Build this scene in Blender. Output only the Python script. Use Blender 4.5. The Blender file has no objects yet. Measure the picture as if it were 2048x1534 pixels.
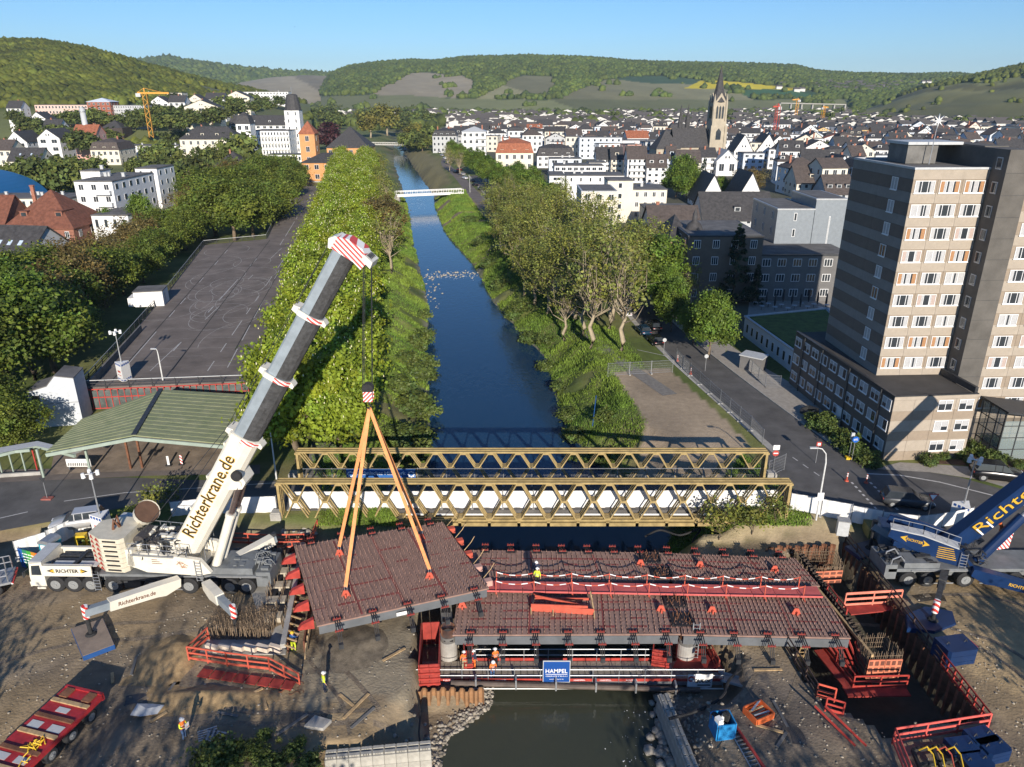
import bpy,bmesh,math,random
import numpy as np
from mathutils import Vector,Matrix,Quaternion
random.seed(7);RNG=np.random.default_rng(7)
SC=bpy.context.scene
COL=SC.collection
R=math.radians
# ---------------------------------------------------------------- camera, sky, sun, exposure
CAMH=37.5;PITCH=21.3;FPX=1480.0
cam_d=bpy.data.cameras.new('camera');cam=bpy.data.objects.new('camera',cam_d);COL.objects.link(cam)
cam_d.sensor_width=36.0;cam_d.lens=FPX/2048.0*36.0
cam_d.clip_start=0.5;cam_d.clip_end=30000.0
cam.location=(0,0,CAMH);cam.rotation_euler=(R(90-PITCH),0,0)
SC.camera=cam
SUN_EL,SUN_AZ=19.5,171.0
world=bpy.data.worlds.new('World');SC.world=world;world.use_nodes=True
wn=world.node_tree;wn.nodes.clear()
sky=wn.nodes.new('ShaderNodeTexSky');sky.sky_type='NISHITA';sky.sun_disc=False
sky.sun_elevation=R(SUN_EL);sky.sun_rotation=R(SUN_AZ)
sky.altitude=100;sky.air_density=1.0;sky.dust_density=0.1;sky.ozone_density=8.0
bg=wn.nodes.new('ShaderNodeBackground');bg.inputs['Strength'].default_value=0.10
wo=wn.nodes.new('ShaderNodeOutputWorld')
wn.links.new(sky.outputs[0],bg.inputs[0]);wn.links.new(bg.outputs[0],wo.inputs[0])
sun_d=bpy.data.lights.new('sun','SUN');sun_d.energy=4.8;sun_d.angle=R(0.5);sun_d.color=(1.0,0.91,0.79)
sun=bpy.data.objects.new('sun',sun_d);COL.objects.link(sun)
_sd=Vector((math.sin(R(SUN_AZ))*math.cos(R(SUN_EL)),math.cos(R(SUN_AZ))*math.cos(R(SUN_EL)),math.sin(R(SUN_EL))))
sun.rotation_euler=(-_sd).to_track_quat('-Z','Y').to_euler();sun.location=(20,-60,60)
SC.view_settings.view_transform='Standard';SC.view_settings.look='None'
SC.view_settings.exposure=0.42;SC.view_settings.gamma=1.0;SC.view_settings.use_curve_mapping=False
SC.render.engine='CYCLES'
SC.cycles.max_bounces=5;SC.cycles.transparent_max_bounces=6;SC.cycles.caustics_reflective=False;SC.cycles.caustics_refractive=False
# ---------------------------------------------------------------- survey helpers: photograph pixel -> place on a level
_C,_S=math.cos(R(PITCH)),math.sin(R(PITCH))
def W(px,py,z=0.0):
 a=(px-1024)/FPX;b=(767-py)/FPX
 t=(z-CAMH)/(-_S+b*_C)
 return Vector((a*t,(_C+b*_S)*t,z))
def WY(px,py,y):
 a=(px-1024)/FPX;b=(767-py)/FPX
 t=y/(_C+b*_S)
 return Vector((a*t,y,CAMH+t*(-_S+b*_C)))
def lerp(a,b,t):return a+(b-a)*t
def interp(t,pts):
 return float(np.interp(t,[p[0]for p in pts],[p[1]for p in pts]))
# ---------------------------------------------------------------- materials
MATS={}
def M(name,col,rough=0.7,metal=0.0,var=0.2,scale=1.5,bump=0.0,bscale=20.0,spec=0.4,attr=None,trans=0.0,detail=5.0,col2=None,tex='Object'):
 if name in MATS:return MATS[name]
 m=bpy.data.materials.new(name);m.use_nodes=True;MATS[name]=m
 nt=m.node_tree;N=nt.nodes;L=nt.links
 b=N['Principled BSDF'];b.inputs['Roughness'].default_value=rough;b.inputs['Metallic'].default_value=metal
 b.inputs['Specular IOR Level'].default_value=spec
 tc=N.new('ShaderNodeTexCoord')
 src=tc.outputs['Object']
 if tex=='World':
  g=N.new('ShaderNodeNewGeometry');src=g.outputs['Position']
 n=N.new('ShaderNodeTexNoise');n.inputs['Scale'].default_value=scale;n.inputs['Detail'].default_value=detail;n.inputs['Roughness'].default_value=0.65
 L.new(src,n.inputs['Vector'])
 cr=N.new('ShaderNodeMix');cr.data_type='RGBA'
 c2=col2 if col2 else tuple(min(1,c*(1+var))for c in col)
 c1=col if col2 else tuple(c*(1-var)for c in col)
 cr.inputs['A'].default_value=(*c1,1);cr.inputs['B'].default_value=(*c2,1)
 mr=N.new('ShaderNodeMapRange');mr.inputs['From Min'].default_value=0.33;mr.inputs['From Max'].default_value=0.67
 L.new(n.outputs['Fac'],mr.inputs['Value']);L.new(mr.outputs[0],cr.inputs['Factor'])
 out=cr.outputs['Result']
 if attr:
  at=N.new('ShaderNodeAttribute');at.attribute_name=attr
  mx=N.new('ShaderNodeMix');mx.data_type='RGBA';mx.blend_type='MULTIPLY';mx.inputs['Factor'].default_value=1.0
  L.new(out,mx.inputs['A']);L.new(at.outputs['Color'],mx.inputs['B']);out=mx.outputs['Result']
 L.new(out,b.inputs['Base Color'])
 if bump:
  n2=N.new('ShaderNodeTexNoise');n2.inputs['Scale'].default_value=bscale;n2.inputs['Detail'].default_value=4
  L.new(src,n2.inputs['Vector'])
  bp=N.new('ShaderNodeBump');bp.inputs['Strength'].default_value=bump;bp.inputs['Distance'].default_value=0.1
  L.new(n2.outputs['Fac'],bp.inputs['Height']);L.new(bp.outputs[0],b.inputs['Normal'])
 if trans:
  tr=N.new('ShaderNodeBsdfTranslucent');ms=N.new('ShaderNodeMixShader');ms.inputs[0].default_value=trans
  L.new(out,tr.inputs['Color']);o=N['Material Output']
  L.new(b.outputs[0],ms.inputs[1]);L.new(tr.outputs[0],ms.inputs[2]);L.new(ms.outputs[0],o.inputs['Surface'])
 return m
def stripes(name,c1,c2,period,axis=(1,1,0),rough=0.6):
 """diagonal warning paint: two flat colours"""
 m=bpy.data.materials.new(name);m.use_nodes=True;MATS[name]=m
 N=m.node_tree.nodes;L=m.node_tree.links;b=N['Principled BSDF'];b.inputs['Roughness'].default_value=rough
 tc=N.new('ShaderNodeTexCoord');d=N.new('ShaderNodeVectorMath');d.operation='DOT_PRODUCT';d.inputs[1].default_value=axis
 L.new(tc.outputs['Object'],d.inputs[0])
 f=N.new('ShaderNodeMath');f.operation='MULTIPLY';f.inputs[1].default_value=1/period
 L.new(d.outputs['Value'],f.inputs[0]);g=N.new('ShaderNodeMath');g.operation='FRACT';L.new(f.outputs[0],g.inputs[0])
 h=N.new('ShaderNodeMath');h.operation='GREATER_THAN';h.inputs[1].default_value=0.5;L.new(g.outputs[0],h.inputs[0])
 mx=N.new('ShaderNodeMix');mx.data_type='RGBA';mx.inputs['A'].default_value=(*c1,1);mx.inputs['B'].default_value=(*c2,1)
 L.new(h.outputs[0],mx.inputs['Factor']);L.new(mx.outputs['Result'],b.inputs['Base Color'])
 return m
# ---------------------------------------------------------------- mesh builder
class MB:
 def __init__(s):s.v=[];s.f=[];s.c=[];s.col=None;s.m=[];s.mi=0
 def add(s,vs,fs):
  o=len(s.v);s.v.extend([tuple(p)for p in vs])
  for f in fs:s.f.append(tuple(i+o for i in f));s.m.append(s.mi)
  if s.col is not None:s.c.extend([s.col]*len(vs))
  return s
 def box(s,c,d,rz=0.0,M4=None):
  hx,hy,hz=d[0]/2,d[1]/2,d[2]/2
  vs=[Vector((x,y,z))for z in(-hz,hz)for y in(-hy,hy)for x in(-hx,hx)]
  if M4 is not None:vs=[M4@v for v in vs]
  elif rz:
   q=Matrix.Rotation(rz,3,'Z');vs=[q@v for v in vs]
  c=Vector(c);vs=[v+c for v in vs]
  return s.add(vs,[(0,2,3,1),(4,5,7,6),(0,1,5,4),(2,6,7,3),(0,4,6,2),(1,3,7,5)])
 def bb(s,x0,x1,y0,y1,z0,z1):return s.box(((x0+x1)/2,(y0+y1)/2,(z0+z1)/2),(abs(x1-x0),abs(y1-y0),abs(z1-z0)))
 def beam(s,p,q,w,h,up=(0,0,1)):
  p=Vector(p);q=Vector(q);d=q-p;l=d.length
  if l<1e-6:return s
  d=d/l;u=Vector(up);sd=d.cross(u)
  if sd.length<1e-4:sd=d.cross(Vector((0,1,0)))
  sd.normalize();u=sd.cross(d)
  vs=[a+sd*(i*w/2)+u*(j*h/2)for a in(p,q)for j in(-1,1)for i in(-1,1)]
  return s.add(vs,[(0,1,3,2),(4,6,7,5),(0,4,5,1),(2,3,7,6),(0,2,6,4),(1,5,7,3)])
 def tube(s,pts,r,n=6,cap=True):
  pts=[Vector(p)for p in pts];k=len(pts)
  rs=r if isinstance(r,(list,tuple))else[r]*k
  base=[];
  for i,p in enumerate(pts):
   d=(pts[min(i+1,k-1)]-pts[max(i-1,0)]).normalized()
   a=d.cross(Vector((0,0,1)))
   if a.length<1e-3:a=Vector((1,0,0))
   a.normalize();b=d.cross(a)
   base+=[p+(a*math.cos(2*math.pi*j/n)+b*math.sin(2*math.pi*j/n))*rs[i]for j in range(n)]
  fs=[(i*n+j,i*n+(j+1)%n,(i+1)*n+(j+1)%n,(i+1)*n+j)for i in range(k-1)for j in range(n)]
  if cap:fs+=[tuple(range(n))[::-1],tuple((k-1)*n+j for j in range(n))]
  return s.add(base,fs)
 def cyl(s,c,r,h,n=16,axis='Z',r2=None):
  c=Vector(c);ax={'X':Vector((1,0,0)),'Y':Vector((0,1,0)),'Z':Vector((0,0,1))}[axis]
  return s.tube([c-ax*h/2,c+ax*h/2],[r,r if r2 is None else r2],n)
 def prism(s,poly,z0,z1):
  n=len(poly);A=sum(poly[i][0]*poly[(i+1)%n][1]-poly[(i+1)%n][0]*poly[i][1]for i in range(n))
  if A<0:poly=poly[::-1]
  vs=[(p[0],p[1],z0)for p in poly]+[(p[0],p[1],z1)for p in poly]
  return s.add(vs,[tuple(range(n))[::-1],tuple(range(n,2*n))]+[(i,(i+1)%n,n+(i+1)%n,n+i)for i in range(n)])
 def extr(s,poly,o,ux,uy,n_,t):
  """polygon in the plane (o;ux,uy) extruded by t along n_"""
  o=Vector(o);ux=Vector(ux);uy=Vector(uy);n_=Vector(n_);k=len(poly)
  a=[o+ux*p[0]+uy*p[1]for p in poly];b=[p+n_*t for p in a]
  return s.add(a+b,[tuple(range(k))[::-1],tuple(range(k,2*k))]+[(i,(i+1)%k,k+(i+1)%k,k+i)for i in range(k)])
 def quad(s,*p):return s.add(p,[tuple(range(len(p)))])
 def mesh(s,name,mat,smooth=False):
  me=bpy.data.meshes.new(name);me.from_pydata([tuple(v)for v in s.v],[],s.f);
  for m in(mat if isinstance(mat,(list,tuple))else[mat]):me.materials.append(m)
  if isinstance(mat,(list,tuple))and len(mat)>1:me.polygons.foreach_set('material_index',s.m)
  if s.c and len(s.c)==len(s.v):
   ca=me.color_attributes.new('Col','FLOAT_COLOR','POINT')
   ca.data.foreach_set('color',np.array([(*c[:3],1.0)for c in s.c],dtype=np.float32).ravel())
  if smooth:me.polygons.foreach_set('use_smooth',[True]*len(me.polygons))
  me.update();return me
 def build(s,name,mat,parent=None,loc=None,rz=0.0,smooth=False,world=False,**tags):
  if world and parent is not None:
   inv=wm(parent).inverted();s.v=[tuple(inv@Vector(v))for v in s.v]
  return ob(name,s.mesh(name,mat,smooth),parent,loc,rz,**tags)
def wm(o):
 m=o.matrix_basis.copy()
 while o.parent is not None:o=o.parent;m=o.matrix_basis@m
 return m
def tag(o,label=None,cat=None,group=None,kind=None):
 if label:o['label']=label
 if cat:o['category']=cat
 if group:o['group']=group
 if kind:o['kind']=kind
 return o
def ob(name,me,parent=None,loc=None,rz=0.0,rot=None,scale=None,**tags):
 o=bpy.data.objects.new(name,me);COL.objects.link(o)
 if parent is not None:o.parent=parent
 if loc is not None:o.location=loc
 if rot is not None:o.rotation_euler=rot
 elif rz:o.rotation_euler=(0,0,rz)
 if scale is not None:o.scale=(scale,)*3 if isinstance(scale,(int,float))else scale
 return tag(o,**tags)
def thing(name,label,cat,loc=(0,0,0),rz=0.0,group=None,scale=None):
 return ob(name,None,None,loc,rz,scale=scale,label=label,cat=cat,group=group)
KIDS={}
def dup(root,loc,rz=0.0,label=None,group=None,scale=None,kids=None):
 r=root.copy();COL.objects.link(r);r.location=loc;r.rotation_euler=(0,0,rz)
 if scale is not None:r.scale=(scale,)*3 if isinstance(scale,(int,float))else scale
 if label:r['label']=label
 if group:r['group']=group
 for ch in(kids if kids is not None else kids_of(root)):
  c=ch.copy();COL.objects.link(c);c.parent=r
  for g in kids_of(ch):
   d=g.copy();COL.objects.link(d);d.parent=c
 return r
def kids_of(o):
 k=o.name
 if k not in KIDS:KIDS[k]=list(o.children)
 return KIDS[k]
def text(name,body,mat,parent,size,M4,depth=0.01,align='CENTER',bold=0.0,fit=None,**tags):
 """raised lettering; M4 places the text plane (x right, y up, z out)"""
 cu=bpy.data.curves.new(name,'FONT');cu.body=body;cu.size=size;cu.extrude=depth;cu.align_x=align;cu.align_y='CENTER';cu.offset=bold;cu.resolution_u=2
 t=bpy.data.objects.new(name,cu)
 COL.objects.link(t);bpy.context.view_layer.update()
 me=bpy.data.meshes.new_from_object(t.evaluated_get(bpy.context.evaluated_depsgraph_get()))
 bpy.data.objects.remove(t);bpy.data.curves.remove(cu)
 if fit:
  xs=[v.co.x for v in me.vertices];ys=[v.co.y for v in me.vertices];sx=fit[0]/(max(xs)-min(xs));sy=(fit[1]/(max(ys)-min(ys)))if len(fit)>1 else sx
  cx=(max(xs)+min(xs))/2;cy=(max(ys)+min(ys))/2
  for v in me.vertices:v.co.x=(v.co.x-cx)*sx;v.co.y=(v.co.y-cy)*sy
 inv=wm(parent).inverted()if parent is not None else Matrix.Identity(4)
 me.transform(inv@M4);me.materials.clear();me.materials.append(mat)
 return ob(name,me,parent,**tags)
def frame(o,x,y):
 x=Vector(x).normalized();z=x.cross(Vector(y)).normalized();y=z.cross(x)
 m=Matrix((x,y,z)).transposed().to_4x4();m.translation=Vector(o);return m
def rails(mb,pts,h,r=0.025,rows=(1.0,0.5),post=2.0,n=4):
 """hand rail: posts and rails along a 3-D polyline"""
 pts=[Vector(p)for p in pts]
 for a,b in zip(pts[:-1],pts[1:]):
  k=max(1,int(round((b-a).length/post)))
  for i in range(k+1):
   p=a.lerp(b,i/k);mb.tube([p,p+Vector((0,0,h))],r,n)
  for t in rows:mb.tube([a+Vector((0,0,h*t)),b+Vector((0,0,h*t))],r,n)
 return mb
_ONES='zeroth first second third fourth fifth sixth seventh eighth ninth tenth eleventh twelfth thirteenth fourteenth fifteenth sixteenth seventeenth eighteenth nineteenth'.split()
_TENS={2:'twent',3:'thirt',4:'fort',5:'fift',6:'sixt',7:'sevent',8:'eight',9:'ninet'}
def ordinal(n):
 if n<20:return _ONES[n]
 t,o=divmod(n,10);return _TENS[t]+('ieth' if o==0 else 'y-'+_ONES[o])
# ---------------------------------------------------------------- shared materials
m_asph=M('asphalt',(0.105,0.10,0.096),0.9,var=0.25,scale=0.35,bump=0.3,bscale=30,tex='World')
m_asph2=M('old_asphalt',(0.165,0.138,0.12),0.92,var=0.3,scale=0.25,bump=0.3,bscale=15,tex='World',detail=9)
m_pave=M('paving',(0.33,0.30,0.26),0.9,var=0.15,scale=2.0,bump=0.2,bscale=6,tex='World')
m_paint=M('road_paint',(0.5,0.49,0.47),0.7,var=0.2,scale=3)
m_conc=M('concrete',(0.36,0.345,0.315),0.88,var=0.22,scale=0.8,bump=0.2)
m_conc_d=M('concrete_dark',(0.16,0.155,0.145),0.9,var=0.25,scale=0.8,bump=0.2)
m_white=M('white_render',(0.74,0.735,0.72),0.85,var=0.05,scale=0.4)
m_cream=M('cream_render',(0.70,0.64,0.52),0.85,var=0.05,scale=0.4)
m_ochre=M('ochre_render',(0.62,0.42,0.18),0.85,var=0.08,scale=0.4)
m_pink=M('pink_render',(0.62,0.36,0.30),0.85,var=0.08,scale=0.4)
m_bluew=M('bluish_render',(0.60,0.66,0.73),0.85,var=0.05,scale=0.4)
m_greyw=M('grey_render',(0.45,0.46,0.46),0.85,var=0.08,scale=0.4)
m_slate=M('slate_roof',(0.055,0.052,0.052),0.75,var=0.35,scale=1.2,bump=0.3,bscale=8)
m_brownroof=M('brown_tiles',(0.085,0.068,0.06),0.85,var=0.3,scale=1.2,bump=0.4,bscale=8)
m_redroof=M('red_tiles',(0.30,0.105,0.055),0.85,var=0.3,scale=1.0,bump=0.4,bscale=8)
m_flatroof=M('bitumen_roof',(0.13,0.125,0.12),0.92,var=0.3,scale=0.4)
m_glass=M('window_glass',(0.035,0.042,0.05),0.08,var=0.3,scale=0.5,spec=0.8)
m_frame=M('window_frame',(0.78,0.78,0.77),0.5,var=0.03)
m_black=M('rubber_black',(0.025,0.025,0.026),0.85,var=0.25,scale=3)
m_dark=M('dark_steel',(0.05,0.052,0.056),0.55,metal=0.3,var=0.25,scale=3)
m_grey=M('galvanised',(0.40,0.41,0.42),0.45,metal=0.6,var=0.15,scale=4)
m_lgrey=M('light_grey_paint',(0.47,0.48,0.48),0.5,var=0.1,scale=3)
m_red=M('red_paint',(0.40,0.05,0.038),0.55,var=0.25,scale=1.6)
m_redo=M('orange_red_paint',(0.52,0.10,0.06),0.6,var=0.2,scale=1.6)
m_rust=M('rust_steel',(0.17,0.075,0.04),0.9,var=0.45,scale=1.2,bump=0.3)
m_wood=M('timber',(0.42,0.29,0.15),0.85,var=0.3,scale=3)
m_yellow=M('yellow_paint',(0.72,0.47,0.03),0.5,var=0.1)
m_blue=M('blue_paint',(0.02,0.075,0.23),0.4,var=0.15)
m_whitep=M('white_paint',(0.78,0.77,0.74),0.45,var=0.05)
m_leafA=M('chestnut_leaf',(0.25,0.32,0.03),0.6,var=0.3,scale=0.5,attr='Col',trans=0.38,tex='World')
m_leafB=M('dark_leaf',(0.145,0.19,0.03),0.6,var=0.4,scale=0.5,attr='Col',trans=0.42,tex='World')
m_leafC=M('olive_leaf',(0.20,0.22,0.045),0.6,var=0.4,scale=0.5,attr='Col',trans=0.28,tex='World')
m_leafR=M('copper_leaf',(0.055,0.018,0.022),0.6,var=0.3,scale=0.5,attr='Col',trans=0.15,tex='World')
m_leafF=M('far_leaf',(0.095,0.12,0.026),0.8,var=0.5,scale=0.03,attr='Col',trans=0.12,tex='World')
m_blossom=M('blossom',(0.70,0.66,0.42),0.7,var=0.1)
m_bark=M('bark',(0.17,0.13,0.09),0.95,var=0.3,scale=2,bump=0.5)
m_barkp=M('pale_bark',(0.34,0.28,0.19),0.9,var=0.25,scale=2,bump=0.3)
m_grass=M('grass_blades',(0.15,0.235,0.04),0.7,var=0.4,scale=0.4,attr='Col',trans=0.25,tex='World')
m_stone=M('stone',(0.30,0.275,0.235),0.9,var=0.35,scale=1.5,bump=0.4,bscale=10)
# ---------------------------------------------------------------- river course (water level ZW) and terrain
ZW=-4.2;ZS=-1.5
_wr=[(800,290),(830,340),(865,390),(868,412),(890,470),(945,530),(980,600),(1030,660),(1090,720),(1105,790),(1125,860),(1170,910),(1330,1060),(1325,1200),(1322,1400),(1345,1534)]
_wl=[(785,290),(790,330),(810,385),(822,430),(828,480),(845,545),(862,610),(858,700),(862,780),(866,890),(858,960),(905,1040),(930,1130),(985,1300),(1000,1370),(985,1420),(905,1480),(890,1534)]
RR=sorted([(W(a,b,ZW).y,W(a,b,ZW).x)for a,b in _wr]);RL=sorted([(W(a,b,ZW).y,W(a,b,ZW).x)for a,b in _wl])
def _ext(P,dx):
 P=list(P);P.insert(0,(-60.0,P[0][1]));y1,x1=P[-1]
 return P+[(y1+300,x1-40),(y1+800,x1-40),(y1+6000,x1-40)]
RR=_ext(RR,0);RL=_ext(RL,0)
_ry=np.array([p[0]for p in RR]);_rx=np.array([p[1]for p in RR]);_ly=np.array([p[0]for p in RL]);_lx=np.array([p[1]for p in RL])
def xr_(y):return np.interp(y,_ry,_rx)
def xl_(y):return np.interp(y,_ly,_lx)
def vnoise(x,y,s,seed=0):
 x=np.asarray(x)/s+seed*17.3;y=np.asarray(y)/s+seed*9.1
 xi=np.floor(x).astype(np.int64);yi=np.floor(y).astype(np.int64);fx=x-xi;fy=y-yi
 fx=fx*fx*(3-2*fx);fy=fy*fy*(3-2*fy)
 def h(a,b):
  n=(a*374761393+b*668265263+seed*1442695)&0x7fffffff
  n=((n^(n>>13))*1274126177)&0x7fffffff
  return((n^(n>>16))&0xffff)/65535.0
 return(h(xi,yi)*(1-fx)+h(xi+1,yi)*fx)*(1-fy)+(h(xi,yi+1)*(1-fx)+h(xi+1,yi+1)*fx)*fy
def smooth(e0,e1,x):
 t=np.clip((x-e0)/(e1-e0),0,1);return t*t*(3-2*t)
def inpoly(x,y,poly):
 c=np.zeros(np.shape(x),bool);n=len(poly)
 for i in range(n):
  x0,y0=poly[i][0],poly[i][1];x1,y1=poly[i-1][0],poly[i-1][1]
  if y0==y1:continue
  c^=((y0>y)!=(y1>y))&(x<(x1-x0)*(y-y0)/(y1-y0)+x0)
 return c
PIT=[W(*p,ZS)for p in[(1572,1275),(1585,1100),(1690,1090),(1800,1210),(1975,1445),(1830,1440),(1790,1470),(1740,1440),(1640,1390)]]
LOWS=[([W(*p,-3)for p in[(1300,1290),(1420,1270),(1475,1340),(1490,1400),(1440,1440),(1320,1410)]],-3.8),([W(*p,-3)for p in[(826,1230),(950,1200),(960,1300),(1000,1390),(834,1392)]],-3.2),
  ([W(*p,-3)for p in[(828,1386),(1002,1380),(1010,1420),(905,1482),(870,1500),(835,1470)]],-4.12),([W(*p,-2.5)for p in[(630,1522),(880,1505),(900,1640),(600,1640)]],-3.3)]
ROADL=64.0
def gz(x,y):
 x=np.asarray(x,float);y=np.asarray(y,float)
 top=np.where(y>61.5,0.0,ZS+(0-ZS)*smooth(58.6,61.5,y))
 top=np.where(y<58.6,ZS,top)
 near=y<58.6
 top=top+np.where(near,(vnoise(x,y,6,1)-0.5)*0.35+(vnoise(x,y,1.3,2)-0.5)*0.12,0)
 dR=x-xr_(y);dL=xl_(y)-x
 sl=np.where(y<60,1.1,0.62);slL=np.where(y<60,0.55,np.where(y<200,0.62,0.5))
 wob=(vnoise(x,y,2.5,3)-0.5)*0.7
 zR=ZW-0.25+(dR)*sl+wob*np.clip(dR,0,1.5);zL=ZW-0.25+dL*slL+wob*np.clip(dL,0,1.5)
 z=np.where(dR>0,np.minimum(zR,top),np.where(dL>0,np.minimum(zL,top),ZW-0.25-0.9*np.clip(np.minimum(-dR,-dL)/2.0,0,1)))
 pit=inpoly(x,y,PIT)
 z=np.where(pit,-4.6+(vnoise(x,y,2,4)-0.5)*0.3,z)
 for poly,zz in LOWS:
  m=inpoly(x,y,poly);z=np.where(m&(z>zz),zz+(vnoise(x,y,1.5,6)-.5)*.2,z)
 return z
def grid_axis(lo,hi,fine0,fine1,step,grow=1.12):
 a=list(np.arange(fine0,fine1+1e-6,step));s=step;v=a[-1]
 while v<hi:s*=grow;v+=s;a.append(v)
 s=step;v=a[0];b=[]
 while v>lo:s*=grow;v-=s;b.append(v)
 return np.array(b[::-1]+a)
def heightmesh(name,X,Yv,Z,col,mat,smooth_=True):
 ny,nx=X.shape
 me=bpy.data.meshes.new(name)
 co=np.stack([X,Yv,Z],-1).reshape(-1,3).astype(np.float32)
 i=np.arange(ny*nx).reshape(ny,nx);q=np.stack([i[:-1,:-1],i[:-1,1:],i[1:,1:],i[1:,:-1]],-1).reshape(-1,4)
 me.vertices.add(len(co));me.vertices.foreach_set('co',co.ravel())
 me.loops.add(q.size);me.loops.foreach_set('vertex_index',q.ravel().astype(np.int32))
 me.polygons.add(len(q));me.polygons.foreach_set('loop_start',np.arange(0,q.size,4,dtype=np.int32))
 me.polygons.foreach_set('use_smooth',np.ones(len(q),bool))
 me.update(calc_edges=True)
 if col is not None:
  ca=me.color_attributes.new('Col','FLOAT_COLOR','POINT')
  ca.data.foreach_set('color',np.concatenate([col.reshape(-1,3),np.ones((len(co),1))],1).astype(np.float32).ravel())
 me.materials.append(mat);return me
gx=grid_axis(-2600,2600,-60,62,0.55,1.14);gy=grid_axis(-60,7000,30,150,0.55,1.055)
GX,GY=np.meshgrid(gx,gy);GZ=gz(GX,GY)
# land cover (real material colours): dirt on the site, grass on banks and greens, bare beach by the water
n1=vnoise(GX,GY,5,11);n2=vnoise(GX,GY,1.2,12);n3=vnoise(GX,GY,14,13)
dirt=np.array([0.30,0.23,0.145]);dirt2=np.array([0.185,0.15,0.115]);sandy=np.array([0.38,0.27,0.14]);gravel=np.array([0.29,0.27,0.24])
grass=np.array([0.11,0.145,0.03]);grass2=np.array([0.19,0.20,0.06]);dry=np.array([0.24,0.185,0.10])
t=smooth(0.3,0.7,0.6*n3+0.4*n1)[...,None];site=dirt*(1-t)+dirt2*t
t=smooth(0.62,0.85,n1)[...,None];site=site*(1-t*.6)+sandy*t*.6
site*=(0.75+0.5*n2)[...,None]
t=smooth(0.35,0.7,n1)[...,None];gr=grass*(1-t)+grass2*t
t=smooth(0.66,0.8,n3)[...,None]*0.5;gr=gr*(1-t)+dry*t
gr*=(0.8+0.4*n2)[...,None]
dRg=GX-xr_(GY);dLg=xl_(GY)-GX
isite=(1-smooth(58.5,61,GY+(n1-.5)*3))[...,None]
Rbeach=np.maximum(1-np.clip(np.minimum(np.abs(dRg),np.abs(dLg))/1.6+(n2-.5),0,1),0)[...,None]
CC=gr*(1-isite)+site*isite
CC=CC*(1-Rbeach)+gravel*Rbeach*(0.7+0.6*n2)[...,None]
bare=inpoly(GX,GY,[W(*p,0)for p in[(1225,745),(1335,735),(1440,830),(1500,890),(1440,960),(1270,960),(1290,840)]])
CC[bare]=(np.array([0.42,0.325,0.22])*(0.75+0.5*n1[bare][:,None]))
for poly,c_,k_ in(([(1790,1185),(1900,1165),(2200,1165),(2200,1460),(1990,1360),(1900,1280)],(.42,.30,.155),.75),([(20,1200),(330,1195),(300,1290),(120,1320),(-60,1300)],(.36,.265,.15),.6),([(650,1260),(830,1210),(825,1400),(640,1420),(610,1330)],(.33,.285,.20),.6),([(1380,1040),(1640,1010),(1660,1075),(1420,1090)],(.45,.35,.22),.7)):
 m_=inpoly(GX+(n1-.5)*2.5,GY+(n2-.5)*2,[W(*p,ZS)for p in poly]);CC[m_]=CC[m_]*(1-k_)+np.array(c_)*k_*(0.7+0.6*n1[m_][:,None])
isl=inpoly(GX,GY,[W(*p,-2)for p in[(870,410),(960,395),(975,470),(985,540),(940,510),(900,450)]])
CC[isl]=np.array([0.26,0.2,0.12])*(0.75+0.5*n1[isl][:,None])
isl=inpoly(GX,GY,[W(*p,-2)for p in[(835,385),(905,375),(880,330),(830,290),(800,295),(815,340)]])
CC[isl]=np.array([0.22,0.19,0.08])*(0.75+0.5*n1[isl][:,None])
CC[GZ<ZW-0.1]=(0.085,0.075,0.05)
townm=(GX>38-(GY-120)*0.14)&(GY>120)&(GY<1100)
CC[townm]=CC[townm]*0.25+np.array([0.085,0.08,0.075])*0.75
m_ground=M('ground_soil',(1,1,1),0.95,var=0.28,scale=1.2,bump=0.6,bscale=5,attr='Col',tex='World',detail=8)
o=ob('ground',heightmesh('ground',GX,GY,GZ,CC,m_ground),kind='structure')
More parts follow.
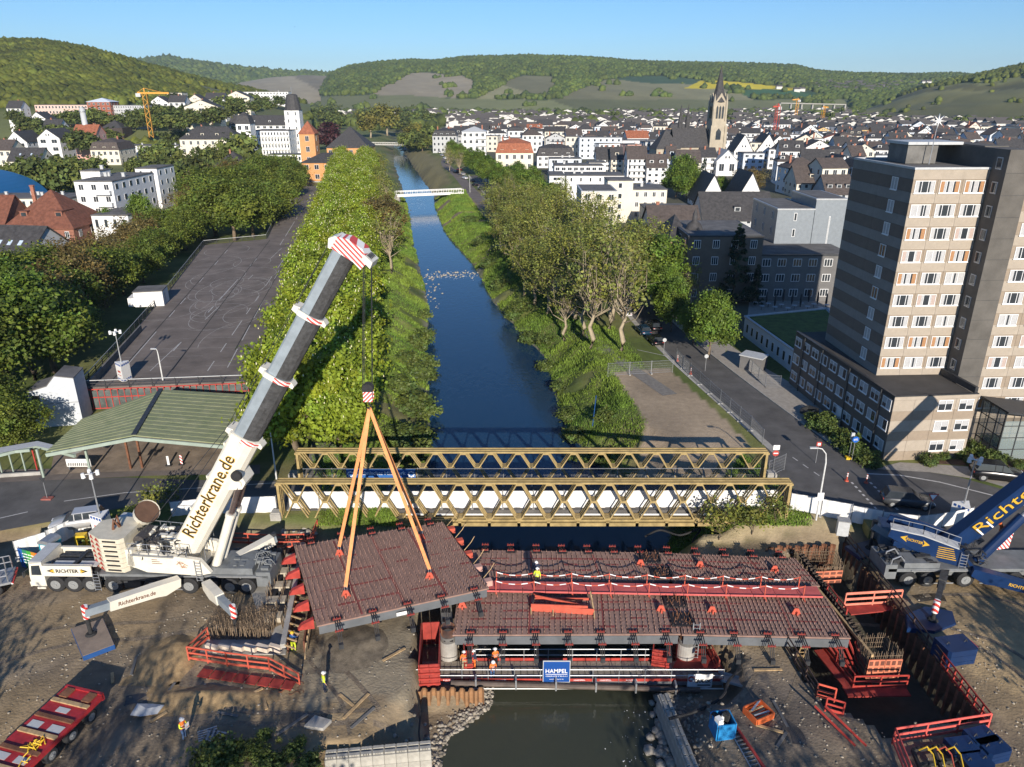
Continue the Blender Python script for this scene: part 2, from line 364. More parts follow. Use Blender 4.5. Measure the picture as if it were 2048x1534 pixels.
# water sheet
def m_water():
 m=bpy.data.materials.new('river_water');m.use_nodes=True;N=m.node_tree.nodes;L=m.node_tree.links;b=N['Principled BSDF']
 b.inputs['Roughness'].default_value=0.06;b.inputs['IOR'].default_value=1.33
 g=N.new('ShaderNodeNewGeometry');mp=N.new('ShaderNodeMapping');mp.inputs['Scale'].default_value=(1.0,0.55,1);L.new(g.outputs['Position'],mp.inputs[0])
 n=N.new('ShaderNodeTexNoise');n.inputs['Scale'].default_value=0.08;n.inputs['Detail'].default_value=4;L.new(mp.outputs[0],n.inputs['Vector'])
 mx=N.new('ShaderNodeMix');mx.data_type='RGBA';mx.inputs['A'].default_value=(0.03,0.042,0.034,1);mx.inputs['B'].default_value=(0.07,0.066,0.038,1)
 L.new(n.outputs['Fac'],mx.inputs['Factor'])
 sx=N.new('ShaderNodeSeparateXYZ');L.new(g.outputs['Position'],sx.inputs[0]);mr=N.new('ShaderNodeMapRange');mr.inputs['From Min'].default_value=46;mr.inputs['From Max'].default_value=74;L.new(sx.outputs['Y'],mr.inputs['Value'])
 deep_sky=N.new('ShaderNodeMix');deep_sky.data_type='RGBA';deep_sky.inputs['B'].default_value=(0.012,0.04,0.085,1);L.new(mr.outputs[0],deep_sky.inputs['Factor']);L.new(mx.outputs['Result'],deep_sky.inputs['A']);L.new(deep_sky.outputs['Result'],b.inputs['Base Color'])  # deeper upstream water, the sky's blue reflection put into its base colour
 w=N.new('ShaderNodeTexNoise');w.inputs['Scale'].default_value=1.3;w.inputs['Detail'].default_value=3;L.new(mp.outputs[0],w.inputs['Vector'])
 bp=N.new('ShaderNodeBump');bp.inputs['Strength'].default_value=0.55;bp.inputs['Distance'].default_value=0.08;L.new(w.outputs['Fac'],bp.inputs['Height']);L.new(bp.outputs[0],b.inputs['Normal'])
 return m
mwat=m_water()
ys=np.concatenate([np.arange(-50,160,2.0),np.arange(160,800,8.0),np.arange(800,2000,60.0)])
mb=MB();
L_=[(xl_(y)-1.2,y,ZW)for y in ys];R_=[(xr_(y)+1.2,y,ZW)for y in ys]
mb.add(L_+R_,[(i,i+len(ys),i+1+len(ys),i+1)for i in range(len(ys)-1)])
mb.build('river_water',mwat,kind='structure')
def sheet(name,pts,mat,z,label=None,dens=None,uvs=None):
 mb=MB();mb.add([(p[0],p[1],z)for p in pts],[tuple(range(len(pts)))])
 me=mb.mesh(name,mat)
 if me.polygons[0].normal.z<0:me.flip_normals()
 return ob(name,me,kind='structure')
def ribbon(name,pts,w,mat,z,parent=None,curb=None):
 """strip following a centre line"""
 mb=MB();P=[Vector((p[0],p[1],0))for p in pts];n=len(P);l=[];r=[]
 for i in range(n):
  d=(P[min(i+1,n-1)]-P[max(i-1,0)]).normalized();s_=Vector((-d.y,d.x,0));ww=w[i]if isinstance(w,(list,tuple))else w
  l.append(P[i]+s_*ww/2+Vector((0,0,z)));r.append(P[i]-s_*ww/2+Vector((0,0,z)))
 mb.add(l+r,[(i,i+n,i+1+n,i+1)for i in range(n-1)])
 return mb.build(name,mat,kind='structure')if parent is None else mb.build(name,mat,parent)
def bez(pts,k=8):
 """smooth line through points (Catmull-Rom)"""
 P=[Vector((p[0],p[1],p[2]if len(p)>2 else 0))for p in pts];out=[]
 for i in range(len(P)-1):
  a,b,c,d=P[max(i-1,0)],P[i],P[i+1],P[min(i+2,len(P)-1)]
  for j in range(k):
   t=j/k;out.append(0.5*((2*b)+(c-a)*t+(2*a-5*b+4*c-d)*t*t+(3*b-a-3*c+d)*t**3))
 return out+[P[-1]]
# ---------------------------------------------------------------- the valley air
mb=MB();mb.bb(-9000,9000,-120,9500,-8,420);hz=mb.mesh('haze',M('soil_dummy',(.1,.1,.1)));hz.materials.clear()
mh=bpy.data.materials.new('haze_air');mh.use_nodes=True;mh.node_tree.nodes.clear();pv=mh.node_tree.nodes.new('ShaderNodeVolumePrincipled');mo_=mh.node_tree.nodes.new('ShaderNodeOutputMaterial')
pv.inputs['Color'].default_value=(.62,.82,1.0,1);pv.inputs['Density'].default_value=0.000055;pv.inputs['Anisotropy'].default_value=0.0;mh.node_tree.links.new(pv.outputs[0],mo_.inputs['Volume']);hz.materials.append(mh)
ob('haze',hz,kind='stuff')
# ---------------------------------------------------------------- hills round the valley
def proj(x,y,z):
 f=y*_C-(z-CAMH)*_S;u=y*_S+(z-CAMH)*_C
 return 1024+FPX*x/f,767-FPX*u/f
_ico=bmesh.new();bmesh.ops.create_icosphere(_ico,subdivisions=1,radius=1.0)
ICO_V=np.array([v.co[:]for v in _ico.verts]);ICO_F=np.array([[v.index for v in f.verts]for f in _ico.faces]);_ico.free()
_ico=bmesh.new();bmesh.ops.create_icosphere(_ico,subdivisions=2,radius=1.0)
ICO2_V=np.array([v.co[:]for v in _ico.verts]);ICO2_F=np.array([[v.index for v in f.verts]for f in _ico.faces]);_ico.free()
def trimesh(name,co,tri,mat,col=None,smooth_=False):
 me=bpy.data.meshes.new(name);co=np.asarray(co,np.float32);tri=np.asarray(tri,np.int32);k=tri.shape[1]
 me.vertices.add(len(co));me.vertices.foreach_set('co',co.ravel());me.loops.add(tri.size);me.loops.foreach_set('vertex_index',tri.ravel())
 me.polygons.add(len(tri));me.polygons.foreach_set('loop_start',np.arange(0,tri.size,k,dtype=np.int32))
 if smooth_:me.polygons.foreach_set('use_smooth',np.ones(len(tri),bool))
 me.update(calc_edges=True)
 if col is not None:
  ca=me.color_attributes.new('Col','FLOAT_COLOR','POINT');ca.data.foreach_set('color',np.concatenate([col,np.ones((len(co),1))],1).astype(np.float32).ravel())
 me.materials.append(mat);return me
def blobs(name,P,S,mat,cols,squash=0.85,jit=0.36,hi=False):
 """many rounded leafy crowns as one mass"""
 V,Fc=(ICO2_V,ICO2_F)if hi else(ICO_V,ICO_F)
 n=len(P);k=len(V)
 v=V[None]*(1+RNG.uniform(-jit,jit,(n,k,1)))*S[:,None,None]
 v[:,:,2]*=squash;a=RNG.uniform(0,6.28,n);ca,sa=np.cos(a)[:,None],np.sin(a)[:,None]
 x=v[:,:,0]*ca-v[:,:,1]*sa;y=v[:,:,0]*sa+v[:,:,1]*ca
 co=np.stack([x,y,v[:,:,2]],-1)+P[:,None,:]
 tri=(Fc[None]+(np.arange(n)*k)[:,None,None]).reshape(-1,3)
 return trimesh(name,co.reshape(-1,3),tri,mat,np.repeat(cols,k,0))
m_hill=M('hill_cover',(1,1,1),0.95,var=0.2,scale=0.02,attr='Col',tex='World',detail=8)
def vine_rows(name):
 m=M(name,(1,1,1),0.95,var=0.25,scale=0.03,attr='Col',tex='World',detail=8);return m
def hill(name,ridge,D0,D1,ncol=150,nu=46,base=(0.05,0.075,0.022),fields=(),shape=1.15,nblob=3000,bs=5.0,rough=0.05,extra=1.0,seed=1,z0=-1.0,matl=None,blobcol=(1,1,1)):
 pxs=np.linspace(ridge[0][0],ridge[-1][0],ncol);rp=np.interp(pxs,[r[0]for r in ridge],[r[1]for r in ridge])
 U=np.concatenate([np.linspace(0,1,nu),np.linspace(1.05,1.6,8)])
 X=np.zeros((len(U),ncol));Yv=X.copy();Z=X.copy()
 for j,(a,b)in enumerate(zip(pxs,rp)):
  r=WY(a,b,D1);d=(r.x/D1)
  for i,u in enumerate(U):
   y=D0+(D1-D0)*u;
   s_=math.sin(min(u,1)*math.pi/2)**shape if u<=1 else max(0,1-((u-1)/0.6)**2*1.0)
   X[i,j]=d*y;Yv[i,j]=y;Z[i,j]=z0+(r.z-z0)*s_
 sc=(D1-D0)/6
 nz=(vnoise(X,Yv,sc,seed)-0.5)*2+(vnoise(X,Yv,sc/3,seed+1)-0.5)
 Uu=np.clip(U,0,1)[:,None]
 Z+=nz*(Z.max()*rough)*np.sin(Uu*math.pi)
 C3=np.ones(X.shape+(3,))*np.array(base)*(0.75+0.5*vnoise(X,Yv,sc/2,seed+3))[...,None]
 px,py=proj(X,Yv,Z);forest=np.ones(X.shape,bool)
 for poly,c in fields:
  m=inpoly(px,py+(vnoise(X,Yv,sc/3,seed+5)-.5)*4,poly)
  strip=np.floor((X*0.8+Yv*0.35)/(sc/3.2)).astype(int);rr=((strip*7919)%13)/13.0
  C3[m]=np.array(c)*(0.62+0.55*rr[m])[:,None];forest&=~m
 o=ob(name,heightmesh(name,X,Yv,Z,C3,matl or m_hill),kind='structure')
 if nblob:
  ii,jj=np.where((forest[:-1,:-1]|((vnoise(X,Yv,sc/7,seed+13)[:-1,:-1]>.86)))&(U[:-1,None]<1.1));k=RNG.integers(0,len(ii),nblob);i,j=ii[k],jj[k];fu,fv=RNG.random(nblob),RNG.random(nblob)
  def bl(A):return(A[i,j]*(1-fu)*(1-fv)+A[i+1,j]*fu*(1-fv)+A[i,j+1]*(1-fu)*fv+A[i+1,j+1]*fu*fv)
  P=np.stack([bl(X),bl(Yv),bl(Z)],-1);S=bs*RNG.uniform(0.5,1.25,nblob)
  P[:,2]+=S*0.35
  t=RNG.random((nblob,1));cl=np.array([0.85,0.9,0.8])*(1-t)+np.array([1.3,1.15,0.8])*t
  pn=(vnoise(P[:,0],P[:,1],sc/2,seed+9))[:,None];cl=cl*(0.8+0.4*pn)*np.array(blobcol)
  ob('forest',blobs('forest',P,S,m_leafF,cl,1.0),kind='stuff',label='dense broadleaf forest covering the hillside')
 return o
VY=(0.27,0.255,0.13);VB=(0.31,0.265,0.18);VG=(0.19,0.20,0.08)
hill('far_ridge',[(120,150),(220,140),(270,129),(330,120),(400,132),(480,142),(560,149),(640,151),(700,160),(800,170)],2600,4600,90,30,base=(0.045,0.07,0.03),nblob=4500,bs=17,seed=21,blobcol=(.85,.95,.95))
hill('vineyard_slope',[(440,185),(480,165),(540,155),(600,151),(660,152),(720,165),(790,182)],2200,3300,60,24,base=VB,fields=[([(400,100),(800,100),(800,240),(400,240)],VB)],nblob=0,seed=31)
hill('central_hill',[(640,182),(662,152),(700,138),(760,130),(820,126),(870,128),(930,121),(1010,120),(1050,118),(1190,123),(1300,129),(1400,132),(1520,135),(1590,137),(1640,148),(1700,152),(1760,153),(1840,154),(1910,152),(1980,160),(2120,170)],1500,3300,420,96,base=(0.045,0.07,0.026),nblob=32000,bs=7.2,seed=41,shape=1.0,rough=0.03,blobcol=(.85,.95,.95),
  fields=[([(735,194),(770,172),(820,148),(850,145),(925,150),(948,165),(938,196)],VB),([(955,196),(990,178),(1030,155),(1050,150),(1105,153),(1112,175),(1090,197)],VY),
    ([(1085,215),(1150,182),(1210,160),(1300,156),(1420,172),(1500,190),(1520,215)],VY),([(1232,159),(1260,153),(1330,153),(1420,162),(1400,168),(1300,166)],(0.05,0.10,0.045)),
    ([(1368,177),(1400,162),(1440,161),(1520,170),(1600,176),(1612,181),(1500,178),(1440,178)],(0.62,0.50,0.02)),([(1470,181),(1530,178),(1620,181),(1665,193),(1600,198),(1500,195)],(0.045,0.12,0.04)),
    ([(1800,178),(1850,162),(1920,160),(1930,172)],(0.06,0.10,0.04)),([(600,194),(800,190),(900,197),(1100,200),(1700,200),(1700,230),(600,230)],(0.19,0.20,0.085))])
hill('wooded_hill',[(-420,70),(-200,78),(-60,88),(0,91),(60,92),(120,98),(180,108),(240,122),(290,137),(340,148),(390,160),(440,172),(500,182),(560,196),(620,208)],560,1250,170,46,base=(0.045,0.068,0.018),nblob=20000,bs=4.2,seed=51,shape=0.95,rough=0.035,
  fields=[([(320,158),(400,172),(470,186),(520,200),(420,190),(350,172)],VG),([(-500,215),(60,222),(150,216),(500,200),(640,205),(640,300),(-500,300)],(0.15,0.17,0.06))],blobcol=(1.05,1.0,.85))
hill('vineyard_hill',[(1640,236),(1700,226),(1750,212),(1800,192),(1850,175),(1930,158),(1990,146),(2048,134),(2140,118),(2300,100),(2500,95)],900,1650,110,40,base=VG,nblob=2600,bs=5,seed=61,shape=1.2,rough=0.04,
  fields=[([(1640,240),(1850,178),(1945,164),(1960,172),(2048,160),(2300,130),(2600,130),(2600,300),(1640,300)],(0.21,0.20,0.075)),([(1930,195),(2060,160),(2600,150),(2600,300),(1800,300),(1840,220)],(0.15,0.15,0.06))])
# ---------------------------------------------------------------- roads, pavements, car park deck
sheet('main_road',[W(*p)for p in[(-120,1075),(0,1062),(120,1040),(300,1005),(560,1016),(560,962),(380,960),(250,955),(0,962),(-120,965)]],m_asph,0.02)
sheet('foot_path',[W(*p)for p in[(0,965),(300,952),(520,948),(520,930),(300,934),(0,940)]],m_asph2,0.035)
# embankment street on the right bank: kerbed carriageway and paved footway
SL=[W(*p)for p in[(940,352),(985,402),(1040,460),(1130,520),(1215,575),(1275,645),(1345,715),(1440,800),(1560,905)]]
SR=[W(*p)for p in[(958,350),(1010,400),(1075,456),(1185,520),(1280,580),(1340,640),(1425,712),(1540,800),(1700,915)]]
def strip(name,A,B,mat,z):
 A=bez(A,5);B=bez(B,5);n=len(A);mb=MB();mb.add([(p.x,p.y,z)for p in A+B],[(i,i+n,i+1+n,i+1)for i in range(n-1)]);me=mb.mesh(name,mat)
 if me.polygons[0].normal.z<0:me.flip_normals()
 return ob(name,me,kind='structure')
strip('street',SL,SR,m_asph,0.02)
strip('gutter',[p+Vector((-.9,0,0))for p in SL],SL,M('pale_concrete',(.38,.36,.32),.9,var=.2,scale=1,tex='World'),.03)
SP=[W(*p)for p in[(965,349),(1022,398),(1095,455),(1215,520),(1320,580),(1390,640),(1490,712),(1630,800),(1730,900)]]
mbk=MB();A=bez(SR,5);B=bez(SP,5);n=len(A)
mbk.add([(p.x,p.y,0.13)for p in A+B]+[(p.x,p.y,0.0)for p in A],[(i,i+n,i+1+n,i+1)for i in range(n-1)]+[(2*n+i,i,i+1,2*n+i+1)for i in range(n-1)])
mbk.build('pavement',m_pave,kind='structure')
mbk=MB()
for i in range(n-1):mbk.beam(A[i]+Vector((0,0,.08)),A[i+1]+Vector((0,0,.08)),0.16,0.16)
mbk.build('kerb',m_conc,kind='structure')
sheet('junction',[W(*p)for p in[(1530,895),(1700,912),(1745,940),(1800,935),(1920,955),(2080,1000),(2200,1040),(2200,1200),(1990,1120),(1880,1085),(1760,1050),(1560,1010),(1540,960)]],m_asph,0.026)
sheet('drive_way',[W(*p)for p in[(1745,938),(1800,925),(1960,935),(2110,968),(2110,1004),(1960,960),(1860,945)]],m_pave,0.034)
sheet('garden_bed',[W(*p)for p in[(1830,925),(1925,918),(1945,870),(2120,880),(2120,965),(1960,933)]],M('bark_mulch',(0.11,0.065,0.04),0.95,var=0.35,scale=3,bump=0.6,bscale=12,tex='World'),0.03)
def paint(name,segs,w,z=0.042,dash=None):
 mb=MB()
 for a,b in segs:
  a=Vector((a.x,a.y,z));b=Vector((b.x,b.y,z));d=(b-a);l=d.length;d/=l;s_=Vector((-d.y,d.x,0))*w/2
  k=1 if not dash else max(1,int(l/(dash*2)))
  for i in range(k):
   p=a+d*(l*i/k);q=p+d*(l/k*(0.5 if dash else 1));mb.quad(p-s_,q-s_,q+s_,p+s_)
 return mb.build(name,m_paint,kind='structure')
paint('lane_marking',[(W(0,1037),W(110,1012)),(W(-100,1060),W(0,1037))],0.14,dash=1.2)
paint('lane_line',[(W(128,1003),W(250,986)),(W(250,986),W(330,981)),(W(330,981),W(555,966))],0.13)
paint('give_way_line',[(W(1703,965),W(1765,1032)),(W(1740,965),W(1800,1025))],0.22,dash=0.4)
paint('edge_line',[(W(1735,948),W(1800,951)),(W(1800,951),W(1880,965)),(W(1880,965),W(2000,995)),(W(2000,995),W(2080,1022))],0.2)
paint('street_edge_line',[(W(1275,700),W(1330,712)),(W(1330,712),W(1400,775))],0.14)
paint('bus_arrow',[(W(1585,915),W(1650,960))],0.12,dash=0.8)
# promenade path along the right bank and through the avenue
ribbon('promenade',bez([W(*p)for p in[(1340,790),(1260,735),(1200,690),(1160,640),(1120,590),(1060,500),(1000,430),(965,390)]],4),2.2,M('gravel_path',(0.20,0.185,0.165),0.95,var=0.2,scale=2,tex='World'),0.035)
ribbon('avenue_path',bez([W(*p)for p in[(640,960),(650,900),(668,820),(690,700),(705,560),(722,420),(735,330)]],4),3.4,MATS['gravel_path'],0.035)
ribbon('bank_road',bez([W(*p)for p in[(905,300),(890,325),(915,350),(945,385),(980,420)]],4),5.0,m_asph2,0.03)
# raised car park deck beside the avenue
ZD=3.0
PARK=[W(*p,ZD)for p in[(160,776),(497,762),(640,372),(583,372),(533,478),(408,490),(330,590),(262,668)]]
mb=MB();mb.prism([(p.x,p.y)for p in PARK],0.0,ZD);pk=mb.build('car_park_deck',[m_asph2],kind='structure')
def skid_mat():
 m=M('park_marks',(0.33,0.31,0.29),0.9,var=0.3,scale=1.5,tex='World');return m
mb=MB();PN=[(p.x,p.y)for p in PARK]
def deckline(a,b,w,z=ZD+0.006,part=0.0):
 a=W(*a,ZD);b=W(*b,ZD);d=b-a;l=d.length;d/=l;s_=Vector((-d.y,d.x,0))*w/2;s_.z=0
 k=max(1,int(l/4));
 for i in range(k):
  if random.random()<part:continue
  p=a+d*l*i/k;q=a+d*l*(i+1)/k;p.z=q.z=z;mb.quad(p-s_,q-s_,q+s_,p+s_)
for a,b,w,pt in[((415,742),(580,500),.12,.3),((330,720),(520,510),.14,.35),((455,735),(612,440),.12,.4),((250,735),(455,500),.12,.45),((300,742),(570,490),.1,.55),((560,490),(625,385),.14,.2)]:deckline(a,b,w,part=pt)
mb.build('parking_line',m_paint,kind='structure')
mb=MB()
for yy,x0,x1 in[(736,205,480),(716,215,470),(700,230,490),(680,250,480),(660,268,500),(640,285,505),(622,300,520),(606,315,520),(590,340,530),(575,350,540),(560,365,545),(540,380,550),(520,390,560),(505,400,565)]:
 deckline((x0,yy),(x1,yy-6),0.07,part=0.25)
for _ in range(26):
 cx,cy=random.gauss(450,32),random.gauss(600,45);c=W(cx,cy,ZD);r=random.uniform(3,9);e=random.uniform(0.6,1.0);a0=random.uniform(0,6.28);sp=random.uniform(2.5,6.2)
 k=30;pr=None
 for i in range(k+1):
  a=a0+sp*i/k;p=Vector((c.x+r*math.cos(a)*e,c.y+r*math.sin(a)*1.2,ZD+0.012));n_=Vector((math.cos(a),math.sin(a),0))*0.055
  if pr is not None and inpoly(np.array([p.x]),np.array([p.y]),PN)[0]:mb.quad(pr[0],p-n_,p+n_,pr[1])
  pr=(p-n_,p+n_)
mb.build('tyre_mark',skid_mat(),kind='structure')
# deck joints (dark seams)
mb=MB()
for a,b in[((345,740),(420,640)),((420,640),(540,480)),((225,760),(330,640)),((470,700),(600,470)),((330,640),(470,480))]:
 deckline(a,b,0.14,z=ZD+0.016)
mb.build('deck_joint',M('tar_joint',(0.03,0.03,0.03),0.9),kind='structure')
# ---------------------------------------------------------------- houses
def scale_at(p):return FPX/(p.y*_C-(p.z-CAMH)*_S)
def win_mesh(mb,o,ux,n_,w,h,bars=1):
 """a window standing a little proud of the wall: frame (slot 0) and panes (slot 1)"""
 o=Vector(o);ux=Vector(ux);n_=Vector(n_);uy=Vector((0,0,1))
 mb.mi=0;mb.extr([(-w/2,0),(w/2,0),(w/2,h),(-w/2,h)],o-n_*0.05,ux,uy,n_,0.09)
 mb.mi=1;k=bars;fw=0.09;pw=(w-fw*(k+1))/k
 for i in range(k):
  x=-w/2+fw+i*(pw+fw);mb.extr([(x,fw),(x+pw,fw),(x+pw,h-fw),(x,h-fw)],o,ux,uy,n_,0.06)
def gable_roof(mb,w,d,h,rh,ov=0.4,th=0.25):
 """ridge along x"""
 for sgn,ye,in((-1,-ov),(1,d+ov)):
  z0=h-ov*rh/(d/2);a=[(-w/2-ov,ye,z0),(w/2+ov,ye,z0),(w/2+ov,d/2,h+rh),(-w/2-ov,d/2,h+rh)]
  b=[(p[0],p[1],p[2]+th)for p in a]
  mb.add(a+b,[(0,1,2,3),(7,6,5,4),(0,4,5,1),(3,2,6,7),(0,3,7,4),(1,5,6,2)])
def house(name,label,cat,loc,rz,w,d,h,roof,rh,wall,roofm,nf,nw,group=None,win='far',dormers=0,chim=1,side=True,wfrac=0.5,balc=(),zdown=0.0,bars=2,nside=None,sk=0):
 t=thing(name,label,cat,loc,rz,group)
 mb=MB()
 if roof=='gx':
  mb.add([(-w/2,0,-zdown),(w/2,0,-zdown),(w/2,d,-zdown),(-w/2,d,-zdown),(-w/2,0,h),(w/2,0,h),(w/2,d,h),(-w/2,d,h),(-w/2,d/2,h+rh-.02),(w/2,d/2,h+rh-.02)],
    [(0,1,5,4),(2,3,7,6),(1,2,6,9,5),(3,0,4,8,7)])
 elif roof=='gy':
  mb.add([(-w/2,0,-zdown),(w/2,0,-zdown),(w/2,d,-zdown),(-w/2,d,-zdown),(-w/2,0,h),(w/2,0,h),(w/2,d,h),(-w/2,d,h),(0,0,h+rh-.02),(0,d,h+rh-.02)],
    [(0,1,5,8,4),(2,3,7,9,6),(1,2,6,5),(3,0,4,7)])
 else:mb.bb(-w/2,w/2,0,d,-zdown,h)
 mb.build('wall',wall,t)
 mb=MB()
 if roof=='gx':gable_roof(mb,w,d,h,rh)
 elif roof=='gy':
  m2=MB();gable_roof(m2,d,w,h,rh)
  mb.add([(w/2-y,x+d/2,z)for x,y,z in m2.v],m2.f)
 elif roof in('hip','pyr'):
  e=0.4;rl=max(0.0,(w-d)/2)if roof=='hip' else 0.0
  a=[(-w/2-e,-e,h),(w/2+e,-e,h),(w/2+e,d+e,h),(-w/2-e,d+e,h),(-w/2-e,-e,h+.2),(w/2+e,-e,h+.2),(w/2+e,d+e,h+.2),(-w/2-e,d+e,h+.2),(-rl,d/2,h+rh),(rl+.01,d/2,h+rh)]
  mb.add(a,[(0,3,2,1),(0,1,5,4),(1,2,6,5),(2,3,7,6),(3,0,4,7),(4,5,9,8),(5,6,9),(6,7,8,9),(7,4,8)])
 elif roof=='mans':
  i1=min(1.3,d*.14);z1=h+rh*0.68;e=.3;i2=d/2-.02
  a=[]
  for(i,z)in((-e,h),(i1,z1),(min(i2,w/2-.1),h+rh)):a+=[(-w/2+i,i,z),(w/2-i,i,z),(w/2-i,d-i,z),(-w/2+i,d-i,z)]
  f=[(0,3,2,1)]
  for q in(0,4):f+=[(q+k,q+(k+1)%4,q+4+(k+1)%4,q+4+k)for k in range(4)]
  mb.add(a,f+[(8,9,10,11)])
 else:
  mb.bb(-w/2-.12,w/2+.12,-.12,d+.12,h+.003,h+.28)
 mb.build('roof',roofm,t)
 if roof=='flat':
  mb=MB();mb.bb(-w/2+.35,w/2-.35,.35,d-.35,h+.281,h+.33);mb.build('roof_membrane',m_flatroof,t)
 fh=h/max(1,nf);cells=[]
 for k in range(nf):
  for i in range(nw):cells.append(((-w/2+w*(i+.5)/nw,0,k*fh+fh*.32),(1,0,0),(0,-1,0),w/nw*wfrac,fh*.5))
  if side:
   ns=nside if nside is not None else max(1,int(d/4.5))
   sx=-1 if loc[0]>0 else 1
   for i in range(ns):cells.append(((sx*w/2,d*(i+.5)/ns,k*fh+fh*.32),(0,-sx,0),(sx,0,0),min(1.4,d/ns*wfrac),fh*.5))
 if roof=='gy' and rh>2.5:
  for i in(-.8,.8):cells.append(((i,0,h+rh*.22),(1,0,0),(0,-1,0),.9,min(1.3,rh*.35)))
 if win=='far':
  mb=MB()
  for o_,ux,n_,ww,wh in cells:win_mesh(mb,o_,ux,n_,ww,wh,bars=1 if ww<1.5 else bars)
  if cells:mb.build('windows',[m_frame,m_glass],t,kind='stuff')
 else:
  cache={}
  for o_,ux,n_,ww,wh in cells:
   key=(round(ww,2),round(wh,2))
   if key not in cache:
    f_=MB();f_.bb(-ww/2,ww/2,-.06,.03,0,wh);p_=MB()
    nb=bars if ww>1.0 else 1;pw=(ww-.09*(nb+1))/nb
    for i in range(nb):x=-ww/2+.09+i*(pw+.09);p_.bb(x,x+pw,-.08,0,.09,wh-.09)
    cache[key]=(f_.mesh('window',m_frame),p_.mesh('pane',m_glass))
   a=math.atan2(-n_[0],n_[1])+math.pi
   wo_=ob('window',cache[key][0],t,o_,a);ob('pane',cache[key][1],wo_)
 for i in range(chim):
  mb=MB();cx=random.uniform(-.35,.35)*w;cy=d/2+random.uniform(-.1,.1)*d;zt=h+(rh+.8 if roof!='flat' else 1.3)
  mb.bb(cx-.4,cx+.4,cy-.3,cy+.3,h+.3,zt);mb.bb(cx-.5,cx+.5,cy-.4,cy+.4,zt,zt+.15);mb.build('chimney',M('chimney_brick',(0.33,0.14,0.09),.9,var=.3,scale=3)if roof!='flat' else m_lgrey,t)
 for i in range(dormers):
  if roof in('gx','mans','hip'):
   x=-w/2+w*(i+.5)/dormers;sl=rh/(d/2);y0=d*.14 if roof!='mans' else.25;z0=h+(y0*sl if roof!='mans' else.3)
   mb=MB();mb.mi=0;mb.bb(x-.9,x+.9,y0,d*.42,z0,z0+1.5);mb.mi=1;mb.bb(x-1.05,x+1.05,y0-.2,d*.44,z0+1.5,z0+1.66);mb.mi=2;mb.bb(x-.62,x+.62,y0-.05,y0,z0+.35,z0+1.25)
   mb.build('dormer',[wall,roofm,m_glass],t)
 for i in range(sk):
  x=-w*.35+w*.7*(i+.5)/sk;sl=rh/(d/2);y0=d*.2
  mb=MB();n_=Vector((0,-sl,1)).normalized();u=Vector((0,1,sl)).normalized();mb.extr([(-.4,0),(.4,0),(.4,1.3),(-.4,1.3)],Vector((x,y0,h+y0*sl+.26)),(1,0,0),u,n_,.08);mb.build('skylight',M('skylight',(.5,.6,.7),.1,spec=.8),t)
 for(k,i0,i1)in balc:
  z=k*fh;x0=-w/2+w*i0;x1=-w/2+w*i1
  mb=MB();mb.bb(x0,x1,-1.3,-.01,z-.1,z+.08);mb.bb(x0,x1,-1.38,-1.3,z-.1,z+1.0);mb.bb(x0-.06,x0,-1.38,-.01,z-.1,z+1.0);mb.bb(x1,x1+.06,-1.38,-.01,z-.1,z+1.0);mb.build('balcony',m_whitep if wall is not m_cream else m_cream,t)
 return t
def hb(name,label,cat,px0,px1,pyb,pye,roof,rh,wall,roofm,nf,nw,d=12,D=None,rz=0.0,**k):
 c=(px0+px1)/2
 p=W(c,pyb,0.0)if D is None else WY(c,pyb,D)
 s=scale_at(p);w=(px1-px0)/s;h=WY(c,pye,p.y).z-p.z
 return house(name,label,cat,p,R(rz),w,d,max(2.5,h),roof,rh,wall,roofm,nf,nw,**k)
WH,CR=m_white,m_cream
HS='houses of the right bank town'
hb('apartment_house','cream cubic apartment house rising behind the bare riverside trees','building',1160,1230,480,384,'flat',0,CR,m_lgrey,4,3,16,win='near',wfrac=.45,chim=0)
hb('apartment_house','low cream flat-roofed building with three dark windows, right of the cream cube','building',1246,1330,440,380,'flat',0,CR,m_flatroof,3,5,14,win='near',wfrac=.4,chim=1)
hb('apartment_house','tall cream stairhead block between two cream flat-roofed buildings','building',1212,1262,445,362,'flat',0,CR,m_flatroof,4,1,10,wfrac=.15,chim=0)
hb('low_building','cream single-storey wing with brown end panel below the cream flats','building',1290,1385,465,420,'flat',0,CR,m_flatroof,1,1,12,wfrac=.1,chim=0)
hb('terrace_block','white blank-walled terrace block beside the cream apartment house','building',1098,1128,405,352,'flat',0,WH,m_flatroof,4,1,16,balc=[(1,0,.9),(2,0,.9),(3,0,.9)],chim=0)
hb('terrace_block','long white terrace block with flat roof and few windows','building',1132,1246,402,352,'flat',0,WH,m_flatroof,3,6,14,wfrac=.22,chim=2)
hb('terrace_block','set-back white penthouse with glazed front over the terrace block','building',1108,1205,385,332,'flat',0,WH,m_flatroof,4,8,12,wfrac=.7,chim=1)
hb('terrace_block','white end block with small windows beside the glazed penthouse','building',1176,1210,380,326,'flat',0,WH,m_flatroof,4,2,10,wfrac=.3,chim=0)
hb('villa','cream villa with red mansard roof and curved gable','building',992,1066,342,306,'mans',7,M('pale_cream',(.74,.68,.54),.85,var=.04),m_redroof,2,5,16,dormers=3,win='near',chim=2,wfrac=.42)
hb('town_house','house with dark mansard roof right of the red-roofed villa','house',1074,1148,336,312,'mans',6,WH,m_slate,2,6,14,dormers=3,chim=2)
hb('town_house','white house with blank wall and roof terrace in front of the dark mansard','house',1098,1162,352,318,'flat',0,m_bluew,m_flatroof,3,3,10,chim=2)
hb('town_house','white hip-roofed house on the river street left of the villa','house',925,972,318,264,'hip',3,WH,m_lgrey,4,4,14,chim=1,balc=[(1,.6,1),(2,.6,1),(3,.6,1)])
